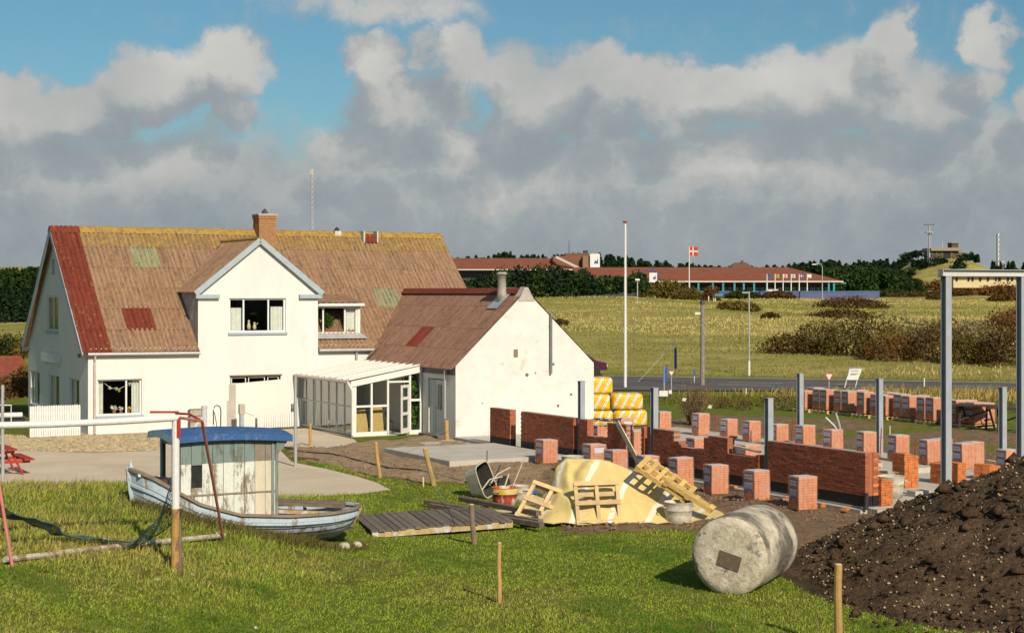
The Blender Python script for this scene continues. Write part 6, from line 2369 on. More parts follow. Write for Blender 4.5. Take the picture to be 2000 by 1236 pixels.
def heap(x, y):
    d = np.hypot((x - EX) / 1.08, (y - EY) * (1 + .12 * (y > EY)))
    d = d + 1.0 * fbm(x / 2.2, y / 2.2, 3, 101)
    z = np.interp(d, [0, 1, 2.5, 4, 5.3, 6.1, 6.7, 9], [2.55, 2.45, 2.0, 1.28, .60, .2, -.05, -.4])
    return z + (.34 * fbm(x / .8, y / .8, 4, 102) + .22 * np.abs(fbm(x / .3, y / .3, 3, 103)) - .35 * np.abs(fbm(x / 1.7, y / 1.3, 2, 104))) * np.clip(z * 3, 0, 1)


hz = heap(gx, gy) + gz(gx, gy)
vt_ = np.stack([gx.ravel() - EX, gy.ravel() - EY, hz.ravel()], 1)
i_ = np.arange(nx_ * nx_).reshape(nx_, nx_)
ft = np.stack([i_[:-1, :-1], i_[:-1, 1:], i_[1:, 1:], i_[1:, :-1]], -1).reshape(-1, 4)
eh = thing('earth_heap', 'dark heap of dug earth speckled with pale pebbles in the right foreground', 'earth heap', (EX, EY, 0))
eo_ = np_mesh('earth', vt_, ft, EARTH, eh)
eo_.data.shade_smooth()
# clods and pebbles on it
def crumbs(name, n, r0, r1, m, parent, sx=6.6):
    x = EX + RNG.uniform(-sx, sx * .2, n)
    y = EY + RNG.uniform(-6.2, 3.5, n)
    zz = heap(x, y)
    ok = (zz > -.01) | ((zz > -.16) & (RNG.random(n) < .35))
    x, y, zz = x[ok], y[ok], np.maximum(zz[ok], .0) + gz(x[ok], y[ok])
    n = len(x)
    r = r0 + (r1 - r0) * RNG.random(n) ** 3
    base = np.array([(1, 0, 0), (-.5, .87, 0), (-.5, -.87, 0), (0, 0, 1), (0, 0, -.6)])
    v = np.empty((n, 5, 3))
    for q in range(5):
        jit = RNG.uniform(.65, 1.25, (n, 3))
        a = RNG.uniform(0, 6.28, n) if q == 0 else a
        bx, by, bz = base[q]
        v[:, q, 0] = x - EX + (bx * np.cos(a) - by * np.sin(a)) * r * jit[:, 0]
        v[:, q, 1] = y - EY + (bx * np.sin(a) + by * np.cos(a)) * r * jit[:, 1]
        v[:, q, 2] = zz + r * .3 + bz * r * .8 * jit[:, 2]
    i = np.arange(n)[:, None] * 5
    f = np.concatenate([i + np.array([t]) for t in ((0, 1, 3), (1, 2, 3), (2, 0, 3), (1, 0, 4), (2, 1, 4), (0, 2, 4))], 0)
    o = np_mesh(name, v.reshape(-1, 3), f, m, parent)
    o['kind'] = 'stuff'


crumbs('pebbles', 4600, .005, .042, mat('pale_pebble', (.44, .34, .20), .9, .4, 2.5, .1), eh)
crumbs('clods', 8000, .008, .06, EARTH, eh)
crumbs('big_clods', 420, .06, .20, EARTH, eh)

rock('flat pale stone on the crest of the earth heap', Vector((9.2, 30.2, float(heap(9.2, 30.2) + gz(9.2, 30.2)) + .03)), .12, 7)
n = 16000
px_ = RNG.uniform(560, 2000, n)
py_ = RNG.uniform(815, 1110, n)
cd_ = F * CH / (py_ - Y0)
cx_a, cy_a = (px_ - 1000) / F * cd_, cd_
so_, _d = masks(cx_a, cy_a)
s_a, t_a = (cx_a - A0.x) * U.x + (cy_a - A0.y) * U.y, (cx_a - A0.x) * V.x + (cy_a - A0.y) * V.y
ok = (so_ > .5) & ~((s_a > 10.1) & (s_a < 19.9) & (t_a > -29.8)) & ~((s_a > 6.2) & (t_a > -16))
cx_a, cy_a = cx_a[ok], cy_a[ok]
n = len(cx_a)
r_a = .015 + .06 * RNG.random(n) ** 3
v_a = np.empty((n, 5, 3))
zz_a = .02 + .20 * fbm(cx_a / .9, cy_a / .9, 4, 51) + .04
for q, (bx_a, by_a, bz_a) in enumerate(((1, 0, -.3), (-.5, .87, -.3), (-.5, -.87, -.3), (.1, 0, .8), (0, 0, -.6))):
    v_a[:, q] = np.stack([cx_a, cy_a, zz_a], 1) + np.array([bx_a, by_a, bz_a]) * r_a[:, None] * RNG.uniform(.6, 1.3, (n, 3))
i_a = np.arange(n)[:, None] * 5
f_a = np.concatenate([i_a + np.array([t]) for t in ((0, 1, 3), (1, 2, 3), (2, 0, 3))], 0)
stuff(np_mesh('soil_clods', v_a.reshape(-1, 3), f_a, mat('site_clod', (.20, .13, .08), .95, .4, 1.5, .2)), 'loose clods of soil strewn over the bare building site', 'soil')

# ------------------------------------------------------------------ around the house
def picket_fence(label, p0, p1, h, n, dz=0.0):
    o = thing('picket_fence', label, 'fence', p0)
    d = Vector(p1) - Vector(p0)
    L = d.length
    o.rotation_euler = (0, 0, math.atan2(d.y, d.x))
    w_ = L / n
    me = MB().poly([(0, -.012, 0.03), (w_ * .86, -.012, .03), (w_ * .86, -.012, h - .04), (w_ * .43, -.012, h), (0, -.012, h - .04), (0, .012, .03), (w_ * .86, .012, .03), (w_ * .86, .012, h - .04), (w_ * .43, .012, h), (0, .012, h - .04)],
                   [(0, 1, 2, 3, 4), (9, 8, 7, 6, 5), (0, 5, 6, 1), (1, 6, 7, 2), (2, 7, 8, 3), (3, 8, 9, 4), (4, 9, 5, 0)]).mesh('picket')
    me.materials.append(WHITEP)
    for i in range(n):
        link('picket', me, o, (i * w_, 0, random.uniform(-.008, .008)))
    for z in (.25, h - .3):
        MB().box(0, L, .013, .045, z, z + .07).build('rail', WHITEP, o)
    return o


picket_fence('white picket fence at the left corner of the house', P(s_at(-.35, 58), -.35), P(-.35, -.35), 1.12, 22)
picket_fence('low white picket fence between the boarded opening and the lean-to', P(s_at(-.35, 503), -.35), P(s_at(-.35, 574), -.35), .6, 16)
picket_fence('taller white picket panel right beside the glass lean-to', P(s_at(-.35, 574), -.35), P(s_at(-.35, 596), -.35), 1.12, 6)

# white pipe barrier and hoop at the far left
pb_ = thing('pipe_barrier', 'white horizontal pipe over a dark low box at the left edge', 'barrier', W(10, 834), TH)
MB().tube((-1.6, 0, .44), (.62, 0, .44), .10, .10, 14).build('pipe', WHITEP, pb_)
MB().box(-1.6, .75, .02, .5, 0.02, .33).build('dark_box', mat('navy_box', (.025, .02, .045), .7), pb_)
MB().path([(.2, -.1, 0), (.2, -.1, .82), (-.9, -.1, .86)], .025, 8).build('hoop', WHITEP, pb_)
# crate, arched hand truck, box on a post, near the house wall
cr = thing('crate', 'small weathered wooden crate standing by the house wall behind the boat', 'crate', P(s_at(-2.2, 382), -2.2), TH)
for i in range(4):
    MB().box(-.24, .24, -.16, .16, .1 + i * .21, .29 + i * .21).build('slat', mat('grey_crate_wood', (.36, .31, .24), .9, .2), cr)
MB().box(-.2, .2, -.12, .12, 0, .95).build('inner', mat('crate_inner', (.2, .17, .13)), cr)
ht = thing('hand_truck', 'dark arched hand truck leaning by the house wall', 'hand truck', P(s_at(-1.4, 424), -1.4), TH)
MB().path([(-.13, 0, .05), (-.14, 0, .8), (-.1, 0, .95), (0, 0, 1.0), (.1, 0, .95), (.14, 0, .8), (.13, 0, .05)], .022, 8).build('frame', DARKTRIM, ht)
MB().path([(-.1, 0, .75), (0, .05, .3), (0, .05, .1)], .015, 6).build('brace', DARKTRIM, ht)
MB().box(-.16, .16, -.2, 0, .03, .05).build('foot_plate', DARKTRIM, ht)
bx_ = thing('meter_post', 'grey box on a post beside the boarded opening', 'post', P(s_at(-1.0, 472), -1.0), TH)
MB().box(-.07, .07, -.07, .07, 0, .62).build('post', mat('bluish_post', (.33, .35, .37), .7), bx_)
MB().box(-.10, .10, -.09, .09, .62, .98).build('box', mat('beige_box', (.42, .37, .30), .7, .2, 6), bx_)
MB().beam((.1, -.05, .68), (.42, -.1, .55), .05, .03).build('bracket', mat('beige_box', (.42, .37, .30)), bx_)


def picnic_table(label, loc, rz, m, L=1.7):
    o = thing('picnic_table', label, 'picnic table', loc, rz)
    for i in range(6):
        y = -.4 + i * .136
        MB().box(-L / 2, L / 2, y, y + .125, .70, .74).build('top_board', m, o)
    for sgn in (-1, 1):
        for i in range(2):
            y = sgn * .72 + (i - 1) * .14
            MB().box(-L / 2, L / 2, y, y + .13, .42, .46).build('seat_board', m, o)
        x = sgn * (L / 2 - .35)
        MB().beam((x, -.28, .70), (x, -.62, 0), .045, .10, up=(1, 0, 0)).build('leg', m, o)
        MB().beam((x, .28, .70), (x, .62, 0), .045, .10, up=(1, 0, 0)).build('leg', m, o)
        MB().box(x - .07, x - .024, -.8, .8, .33, .42).build('cross_beam', m, o)
        MB().box(x - .07, x - .024, -.38, .38, .61, .70).build('cross_beam', m, o)
    return o


picnic_table('red painted picnic table at the left edge of the yard', W(-8, 925), TH + math.radians(90), REDPAINT, 1.8)
DKW = mat('dark_table_wood', (.06, .042, .032), .85, .25, 5, .2, rand=.1)
tb_ = P(31.2, t_at(31.2, 1918), 0)
for px, lab in ((1903, 'dark wooden trestle table by the roadside packs'), (1978, 'second dark trestle table, partly behind the portal post')):
    q = P(29.6, t_at(29.6, px), 0)
    o = thing('trestle_table', lab, 'table', q, TH - math.radians(62))
    Lt = 1.6
    for i in range(5):
        MB().box(-Lt / 2, Lt / 2, -.45 + i * .18, -.45 + i * .18 + .165, .84, .88).build('top_board', DKW, o)
    for sgn in (-1, 1):
        x = sgn * (Lt / 2 - .3)
        MB().beam((x, -.1, .84), (x + .1, -.5, 0), .05, .07, up=(1, 0, 0)).build('leg', DKW, o)
        MB().beam((x, .1, .84), (x + .1, .5, 0), .05, .07, up=(1, 0, 0)).build('leg', DKW, o)
        MB().beam((x, -.36, .34), (x, .36, .34), .05, .06).build('cross_beam', DKW, o)
    MB().beam((-Lt / 2 + .3, -.3, .3), (Lt / 2 - .3, .3, .7), .05, .05).build('brace', DKW, o)

# ------------------------------------------------------------------ roadside signs, poles and the bare bush
def pole(label, px, py, pytop, r, m=WHITEP, name='pole', cat='pole', r1=None):
    p_ = G(px, py) if py > 620 else R(px, py)
    o = thing(name, label, cat, p_)
    h = (py - pytop) * p_.y / F
    MB().tube((0, 0, -.1), (0, 0, h), r, r1 or r, 10).build('mast', m, o)
    return o, h, p_.y / F


REDS = mat('sign_red', (.55, .05, .03), .5, .05, 3, 0)
BLUES = mat('sign_blue', (.03, .10, .32), .5, .05, 3, 0)
o, h, u_ = pole('tall white flagpole without a flag beside the yellow bags', 1221, 756, 436, .085, WHITEP, 'flagpole', 'flagpole', .05)
MB().lathe([(.05, h), (.13, h + .04), (.12, h + .1), (.02, h + .14)], 12).build('finial', mat('rust_red_knob', (.35, .06, .03)), o)
MB().tube((.1, 0, .5), (.07, 0, h - .1), .008, .008, 5).build('halyard', WHITEP, o)
o, h, u_ = pole('thick grey wooden utility pole by the side road', 1372, 752, 592, .13, mat('grey_pole_wood', (.25, .22, .19), .9, .2, 4, .2), 'utility_pole', 'pole', .11)
MB().lathe([(.10, h), (.16, h - .05), (.12, h + .12), (.02, h + .16)], 10).build('cap', DARKTRIM, o)
MB().box(-.42, -.12, -.06, .06, h - .62, h - .5).build('lamp_arm', WHITEP, o)
o, h, u_ = pole('slim street lamp with a short arm at the far road edge', 1463, 734, 572, .06, PIPEG, 'street_lamp', 'street lamp', .045)
MB().box(-.42, .04, -.07, .07, h - .02, h + .06).build('lamp_head', PIPEG, o)
MB().lathe([(.075, 0), (.075, .9)], 8).build('lower_sleeve', WHITEP, o)


def yield_sign(label, px, py, ptop, w):
    o, h, u_ = pole(label, px, py, ptop + 6, .03, PIPEG, 'yield_sign', 'road sign')
    W_ = w * u_
    hh = W_ * .87
    zc = (py - ptop) * u_
    for sc, dy, m_, nm in ((1, -.04, REDS, 'border'), (.72, -.05, WHITEP, 'panel')):
        c = zc - hh / 3
        vs = []
        for y in (dy, dy + .012):
            vs += [(-W_ / 2 * sc, y, c + hh / 3 * sc), (W_ / 2 * sc, y, c + hh / 3 * sc), (0, y, c - 2 * hh / 3 * sc)]
        MB().poly(vs, [(0, 2, 1), (3, 4, 5), (0, 1, 4, 3), (1, 2, 5, 4), (2, 0, 3, 5)]).build(nm, m_, o)


yield_sign('red and white yield triangle at the side road next to the blue sign', 1311, 775, 724, 13)
yield_sign('red and white yield triangle at the road left of the white board', 1619, 760, 729, 18)
o, h, u_ = pole('blue sign on a post seen nearly edge on at the side road', 1297, 776, 716, .035, PIPEG, 'road_sign', 'road sign')
MB().box(-.05, .16, -.03, -.015, h - .75, h - .02).build('panel', BLUES, o)
MB().lathe([(.02, h), (.04, h + .02)], 8).build('cap', PIPEG, o)
o, h, u_ = pole('tall narrow blue sign post on the traffic island', 1319, 747, 664, .03, WHITEP, 'road_sign', 'road sign')
MB().box(-.06, .08, -.03, -.01, h - 1.6, h - .45).build('panel', BLUES, o)
gw = thing('guy_wire', 'pale guy wire slanting down from the tall sign to the ground', 'wire', G(1247, 745))
t_ = G(1319, 747) + Vector((0, 0, 2.3)) - G(1247, 745)
MB().tube((0, 0, 0), t_, .012, .012, 5).build('wire', WHITEP, gw)
o, h, u_ = pole('small blue marker post on the traffic island', 1356, 747, 722, .025, WHITEP, 'road_sign', 'road sign')
MB().box(-.06, .06, -.03, -.015, h - .36, h).build('panel', BLUES, o)
for (px, py, wpx, hpx, lab) in ((1296, 782, 17, 11, 'small white board on legs beside the blue sign'), (1309, 777, 6, 7, 'tiny white board right of the blue sign')):
    p_ = G(px, py)
    u_ = p_.y / F
    o = thing('direction_board', lab, 'sign', p_)
    MB().box(-wpx / 2 * u_, wpx / 2 * u_, -.02, .02, .2, .2 + hpx * u_).build('panel', WHITEP, o)
    for sg in (-1, 1):
        MB().box(sg * wpx * .35 * u_ - .02, sg * wpx * .35 * u_ + .02, .0205, .05, -.05, .2 + hpx * u_ * .8).build('leg', TIMBER, o)
# leaning white notice board by the road
p_ = G(1660, 757)
bb = thing('notice_board', 'leaning white notice board on two legs by the road', 'notice board', p_)
u_ = p_.y / F
lx = .30
z0_, z1_ = .42, 38 * u_
for y0, y1, m_, nm, a in ((-.02, .02, WHITEP, 'panel', 0),):
    vs = [(x + lx * (z / z1_), y, z) for y in (y0, y1) for x, z in ((-.33, z0_), (.30, z0_), (.36, z1_), (-.27, z1_))]
    MB().poly(vs, [(0, 1, 2, 3), (7, 6, 5, 4), (0, 4, 5, 1), (1, 5, 6, 2), (2, 6, 7, 3), (3, 7, 4, 0)]).build(nm, m_, bb)
for x in (-.30, .26):
    MB().beam((x, .05, -.1), (x + lx, .05, z1_), .06, .04).build('leg', WHITEP, bb)
MB().beam((-.27 + lx, -.01, z1_ + .02), (.38 + lx, -.01, z1_ + .02), .06, .05).build('top_rail', mat('grey_board_edge', (.3, .27, .23)), bb)
ink = mat('faded_print', (.42, .36, .33), .8)
for q, (a, b) in ((.78, (-.2, .2)), (.52, (-.18, .24)), (.45, (-.18, .1))):
    z = z0_ + (z1_ - z0_) * q
    MB().box(a + lx * (z / z1_), b + lx * (z / z1_), -.026, -.0205, z - .025, z + .03).build('faded_lettering', ink, bb)
for px, py, pt, lab in ((1805, 757, 738, 'thin white marker post at the road right of the notice board'), (1779, 771, 757, 'low wooden stake in the roadside grass'), (1906, 766, 752, 'low wooden stake behind the trestle tables'), (1457, 768, 758, 'short white stake in the roadside grass near the bush')):
    pole(lab, px, py, pt, .035, WHITEP if 'white' in lab else TIMBER, 'marker_post', 'post')


def leaf_bush(name, label, cat, loc, r, n, size, m, group=None, lobes=9, flat=.0, stems=3, fill=.45, stem_m=None):
    o = thing(name, label, cat, loc, 0, group)
    pts = blob_points(n, r, lobes=lobes, fill=fill)
    pts[:, 2] = np.abs(pts[:, 2]) * (1 - flat) if flat >= 0 else pts[:, 2]
    v, f = leaf_quads(pts + np.array([0, 0, .02]), size)
    np_mesh('foliage', v, f, m, o)
    if n > 300:     # loose outer sprigs
        d_s = RNG.normal(size=(n // 4, 3))
        d_s /= np.linalg.norm(d_s, axis=1)[:, None]
        d_s = d_s * RNG.uniform(.9, 1.22, (n // 4, 1)) * np.array(r)
        d_s[:, 2] = np.abs(d_s[:, 2])
        v, f = leaf_quads(d_s, size * .75)
        np_mesh('sprigs', v, f, m, o)['kind'] = 'stuff'
    if stems:
        mb = MB()
        for i in range(stems):
            a = 6.28 * i / stems + .4
            mb.path([(0.05 * math.cos(a), .05 * math.sin(a), -.1), (r[0] * .3 * math.cos(a), r[1] * .3 * math.sin(a), r[2] * .5), (r[0] * .6 * math.cos(a), r[1] * .6 * math.sin(a), r[2] * .85)], [.03 * r[2], .022 * r[2], .008 * r[2]], 5)
        for i in range(10 * (stems > 1)):
            a, q = random.uniform(0, 6.28), random.uniform(.2, .95)
            tip_ = Vector((r[0] * q * math.cos(a), r[1] * q * math.sin(a), r[2] * math.sqrt(max(.1, 1 - q * q)) * random.uniform(.95, 1.3)))
            mb.path([tip_ * .35, tip_ * .8, tip_], [.010 * r[2], .007 * r[2], .003 * r[2]], 4)
        mb.build('stems', stem_m or TIMBER, o)
    return o


# bare brown bush by the site: many thin twigs with a few dry leaves
p_ = G(1352, 832)
bsh = thing('bare_bush', 'leafless brown bush with scraps of paper caught in it', 'bush', p_)
tw = MB()
tipsp = []
for i in range(70):
    a = random.uniform(0, 6.28)
    sp = random.uniform(.05, .85)
    hgt = random.uniform(.7, 1.75)
    c_, s_ = math.cos(a), math.sin(a)
    p0 = Vector((c_ * .12, s_ * .12, 0))
    p1 = p0 + Vector((c_ * sp * .35, s_ * sp * .35, hgt * .5))
    p2 = p1 + Vector((c_ * sp * .55, s_ * sp * .55, hgt * .5))
    tw.path([p0, p1, p2], [.014, .009, .004], 4, False)
    for kk in range(5):
        b0 = p0.lerp(p1, .6).lerp(p1.lerp(p2, .8), random.random())
        b1 = b0 + Vector((random.uniform(-.3, .3), random.uniform(-.3, .3), random.uniform(.05, .35)))
        tw.path([b0, b1], [.006, .003], 3, False)
        tipsp.append(b1)
tw.build('twigs', mat('brown_twig', (.19, .12, .07), .9, .3), bsh)
lp = np.array([tuple(q) for q in tipsp for _ in range(4)]) + RNG.normal(0, .08, (len(tipsp) * 4, 3))
v, f = leaf_quads(lp, .03)
np_mesh('dry_leaves', v, f, leaf_mat('dry_leaf', (.13, .085, .035), (.33, .24, .09), 2), bsh)
for px, py, lab in ((1336, 782, 'scrap of white paper caught in the bare bush, left one'), (1386, 796, 'scrap of cream paper caught in the bare bush, right one')):
    q = D(px, p_.y - .5, ZP(py, p_.y - .5))
    tag(MB().poly([(-.08, 0, 0), (.05, -.03, -.03), (.10, .02, .08), (-.03, .03, .11), (-.08, .01, .002), (.05, -.02, -.028), (.10, .03, .082), (-.03, .04, .112)], [(0, 1, 2, 3), (7, 6, 5, 4), (0, 4, 5, 1), (1, 5, 6, 2), (2, 6, 7, 3), (3, 7, 4, 0)]).build('paper_scrap', mat('dirty_paper', (.62, .52, .38)), None, q), lab, 'paper')
BROWNL = leaf_mat('brown_weed', (.09, .055, .02), (.25, .16, .05), 1.5)
for px, py, r, lab in ((1455, 800, .5, 'brown weed clump in the roadside grass right of the bare bush'), (1530, 798, .75, 'wide brown weed clump left of the first far steel post'), (1500, 792, .4, 'small brown weed clump in the roadside strip'), (1415, 795, .45, 'brown weed clump beside the bare bush')):
    leaf_bush('weed_clump', lab, 'weeds', G(px, py), (r, r, r * 1.1), 260, .05, BROWNL, 'weed clumps along the roadside strip', stems=4)

# ------------------------------------------------------------------ heath and scrub in the field
HEATH = leaf_mat('heath_brown', (.05, .032, .012), (.17, .105, .035), .25)
HEATHG = leaf_mat('heath_olive', (.07, .055, .014), (.23, .165, .04), .25)
RUSTY = leaf_mat('rusty_heath', (.10, .05, .018), (.26, .14, .045), .2)
PALE = leaf_mat('pale_willow', (.14, .11, .045), (.42, .34, .17), .6)
GREENB = leaf_mat('dark_green_scrub', (.022, .032, .008), (.07, .085, .02), .5)
scrub = [  # px, base row, half width px, height px, material, label
    (1660, 604, 72, 22, HEATH, 'domed brown heath mound on the slope, upper one'), (1640, 622, 66, 16, HEATH, 'long dark heath patch below the domed mound'),
    (1545, 690, 62, 36, HEATH, 'dark brown scrub at the left end of the thicket'), (1600, 690, 60, 58, HEATHG, 'olive scrub hump in the left part of the thicket'), (1660, 694, 62, 72, HEATHG, 'tall olive scrub in the middle of the thicket'),
    (1720, 696, 58, 80, HEATHG, 'tallest olive scrub above the pale willow'), (1780, 690, 48, 62, PALE, 'pale silvery willow bush in the thicket'), (1745, 702, 60, 44, RUSTY, 'reddish brown scrub at the foot of the thicket, left'),
    (1815, 704, 50, 60, HEATH, 'brown scrub just left of the tall portal post'), (1880, 708, 48, 52, HEATHG, 'olive scrub between the portal posts, lower'), (1920, 706, 40, 42, GREENB, 'dark green scrub between the portal posts'),
    (1958, 712, 50, 60, HEATH, 'brown scrub by the right portal post, lower'), (1965, 662, 58, 52, RUSTY, 'reddish scrub high between the portal posts'), (1900, 676, 60, 46, PALE, 'pale brownish scrub between the portal posts, upper'), (1840, 668, 46, 44, HEATHG, 'olive scrub behind the left portal post'),
    (1990, 640, 44, 34, RUSTY, 'reddish scrub at the right edge behind the post'), (1440, 606, 44, 16, HEATHG, 'low tussock bush left of the flag row'), (1505, 622, 18, 10, HEATH, 'tiny brown heath patch in the middle of the field'), (1825, 586, 16, 9, HEATH, 'tiny brown heath patch high on the right slope'),
    (1300, 583, 56, 32, HEATHG, 'olive bush mound left of the blue wall'), (1345, 586, 30, 20, HEATHG, 'small olive bush at the end of the blue wall'), (1390, 588, 16, 26, RUSTY, 'reddish bush in front of the blue wall beside the shelter'),
    (1450, 584, 36, 14, GREENB, 'green bush in front of the blue wall'), (1520, 584, 34, 13, HEATH, 'brown bush in front of the blue wall, left of the lamp'), (1610, 578, 44, 10, HEATH, 'low brown hedge on the blue wall'), (1690, 580, 32, 10, HEATH, 'low brown hedge at the end of the blue wall'),
    (1680, 560, 22, 24, RUSTY, 'round reddish tree at the right end of the hotel'), (1735, 580, 34, 14, GREENB, 'dark green bush right of the blue wall'), (1780, 580, 44, 9, HEATH, 'low brown heath strip below the hill'), (1850, 578, 50, 9, HEATH, 'low brown heath strip in front of the small shed'),
    (1820, 566, 40, 9, HEATH, 'brown heath tuft strip below the hill, middle'), (1900, 575, 60, 22, RUSTY, 'reddish heath bank below the cream building'), (1960, 578, 50, 22, RUSTY, 'reddish heath bank at the right edge below the cream building'), (1840, 568, 40, 18, RUSTY, 'reddish heath bank left of the cream building'),
    (1770, 560, 40, 14, HEATH, 'brown heath bank at the left foot of the hill'), (1960, 588, 30, 10, HEATH, 'dark heath patch by the right portal post'),
    (1180, 572, 60, 14, HEATH, 'brown heath strip below the evergreen hedge'), (1110, 576, 26, 11, HEATH, 'low brown tuft on the dune crest behind the annex'), (1095, 634, 16, 9, HEATH, 'dark tuft on the slope right of the annex roof')]
for px, py, hw, hp, m_, lab in scrub:
    p_ = R(px, py)
    u_ = p_.y / F
    rx, rz = hw * u_, hp * u_
    n = int(min(1500, 260 + 6 * hw * hp * .35))
    leaf_bush('scrub_bush', lab, 'bush', p_, (rx, min(rx, 5) * .6 + .5, rz * 1.05), n, max(.10, 3.2 * u_), m_, 'bushes and heath scattered over the field', lobes=16, stems=2, fill=.35)

# dark evergreen hedge bushes in front of the hotel
EVG = leaf_mat('evergreen_dark', (.008, .020, .010), (.035, .065, .026), .25)
EVG2 = leaf_mat('evergreen_mid', (.016, .036, .012), (.065, .105, .03), .25)
hedge = [(915, 580, 26, 28), (945, 582, 30, 40), (985, 578, 34, 50), (1020, 578, 34, 52), (1055, 578, 34, 56), (1090, 576, 34, 52), (1122, 576, 30, 38), (1155, 574, 28, 32), (1185, 572, 26, 30), (1212, 568, 24, 26), (1244, 570, 22, 36), (1135, 560, 26, 30)]
for i, (px, py, hw, hp) in enumerate(hedge):
    d_ = 205 if px != 1135 else 230
    p_ = D(px, d_, 0)
    p_.z = ZP(py, d_)
    u_ = d_ / F
    leaf_bush('evergreen_bush', 'dark evergreen bush in the hedge before the hotel, %s from the left' % (['first', 'second', 'third', 'fourth', 'fifth', 'sixth', 'seventh', 'ninth', 'tenth', 'eleventh', 'twelfth', 'eighth'][i]), 'bush', p_, (hw * u_, 2.2, hp * u_), 900, .30, EVG if i % 2 else EVG2, 'evergreen hedge before the hotel', lobes=18, stems=2, fill=.4)


def conifer_points(h, r, n, rng=RNG, tiers=9):
    q = rng.random(n) ** .8
    a = rng.uniform(0, 6.28, n)
    tier = .75 + .25 * np.abs(np.sin(q * tiers * 3.14))
    rr = r * (1.02 - q) ** .75 * tier * np.sqrt(rng.uniform(.25, 1, n)) * (1 + .25 * np.sin(a * 3 + q * 9))
    return np.stack([rr * np.cos(a), rr * np.sin(a), h * (.06 + .94 * q)], 1)


def pine(label, loc, h, r, n=700, group=None, m=EVG, size=.28):
    o = thing('pine_tree', label, 'tree', loc, 0, group)
    MB().path([(0, 0, -.2), (.05, 0, h * .5), (0, 0, h * .95)], [.035 * h, .02 * h, .004 * h], 6).build('trunk', TIMBER, o)
    v, f = leaf_quads(conifer_points(h, r, n), size)
    np_mesh('crown', v, f, m, o)
    return o


def wood(name, label, trees, m, size=.5, n=160):
    vs, fs, k_ = [], [], 0
    for (x, y, z, h, r) in trees:
        v, f = leaf_quads(conifer_points(h, r, n) + np.array([x, y, z]), size)
        vs.append(v)
        fs.append(f + k_)
        k_ += len(v)
    stuff(np_mesh(name, np.concatenate(vs), np.concatenate(fs), m), label, 'wood')


# far wood: follows the skyline of the photograph
sky_px = [840, 900, 960, 990, 1010, 1060, 1100, 1140, 1180, 1230, 1260, 1300, 1340, 1400, 1450, 1520, 1560, 1590, 1640, 1690, 1730, 1760, 1790, 1815]
sky_y = [505, 503, 500, 492, 498, 499, 498, 496, 495, 502, 510, 512, 515, 520, 523, 520, 515, 511, 509, 511, 508, 506, 503, 500]
tr = []
for i in range(420):
    px = random.uniform(845, 1770)
    d_ = random.uniform(445, 560)
    topz = ZP(np.interp(px, sky_px, sky_y) + random.uniform(-2, 12), d_)
    g_ = float(gz((px - 1000) / F * d_, d_))
    h_ = min(max(3, topz - g_), 14)
    tr.append(((px - 1000) / F * d_, d_, topz - h_, h_, random.uniform(1.6, 2.8)))
wood('distant_wood', 'distant dark conifer wood along the skyline behind the hotel', tr, EVG, .6, 150)
tr = []
for i in range(240):
    px = random.uniform(1610, 1800)
    d_ = random.uniform(345, 408)
    top_y = np.interp(px, [1610, 1640, 1700, 1740, 1770, 1800], [527, 518, 520, 524, 538, 548]) + random.uniform(-2, 18)
    topz = ZP(top_y, d_)
    g_ = float(gz((px - 1000) / F * d_, d_))
    h_ = min(max(2.5, topz - g_), 8)
    tr.append(((px - 1000) / F * d_, d_, topz - h_, h_, random.uniform(1.3, 2.2)))
wood('near_wood', 'dark conifer wood at the left foot of the bunker hill', tr, EVG2, .42, 150)
tr = []
for i in range(60):
    px = random.uniform(1935, 2060)
    d_ = random.uniform(450, 520)
    topz = ZP(515 + random.uniform(-6, 14), d_)
    tr.append(((px - 1000) / F * d_, d_, topz - 7, 7, random.uniform(1.4, 2.4)))
wood('edge_wood', 'dark conifers on the skyline at the right edge', tr, EVG, .5, 150)
# far wood behind the house on the left, and single pines before it
tr = []
for i in range(330):
    px = random.uniform(-140, 130) if i < 110 else random.uniform(-2600, -140)
    d_ = random.uniform(150, 200)
    topz = ZP(np.interp(px, [-140, 0, 60, 130], [520, 532, 526, 530]) + random.uniform(-3, 22), d_)
    g_ = float(gz((px - 1000) / F * d_, d_))
    h_ = max(3, topz - g_)
    tr.append(((px - 1000) / F * d_, d_, topz - h_, h_, random.uniform(1.6, 2.6)))
wood('house_side_wood', 'dark green pine wood behind the house at the left edge', tr, leaf_mat('pine_wood_green', (.014, .030, .010), (.05, .08, .022), .2), .35, 260)
pw = [(12, 640, 556, 34), (-22, 645, 560, 38), (44, 640, 560, 26), (66, 640, 550, 26)]
for i, (px, py, pt, hw) in enumerate(pw):
    d_ = 128
    p_ = D(px, d_, ZP(py, d_))
    pine('single dark pine before the wood at the left edge, %s from the left' % ['second', 'first', 'third', 'fourth'][i], p_, (py - pt) * d_ / F, hw * d_ / F, 1100, 'pines at the left edge behind the house', EVG, .2)
for i, (px, py, hw, hp, m_, lab) in enumerate(((20, 700, 34, 48, GREENB, 'dark green bush above the rusty shed roof'), (60, 695, 30, 40, HEATHG, 'olive bush beside the house gable'), (15, 775, 40, 36, RUSTY, 'reddish brown bush below the rusty shed roof'), (45, 765, 26, 44, HEATHG, 'olive brown bush between shed and house'), (-30, 780, 40, 40, HEATHG, 'olive bush at the very left edge'))):
    d_ = (100, 96, 70, 72, 72)[i]
    p_ = D(px, d_, max(ZP(py, d_), 0))
    leaf_bush('side_bush', lab, 'bush', p_, (hw * d_ / F, 1.2, hp * d_ / F), 900, .11, m_, None, lobes=14, stems=3)
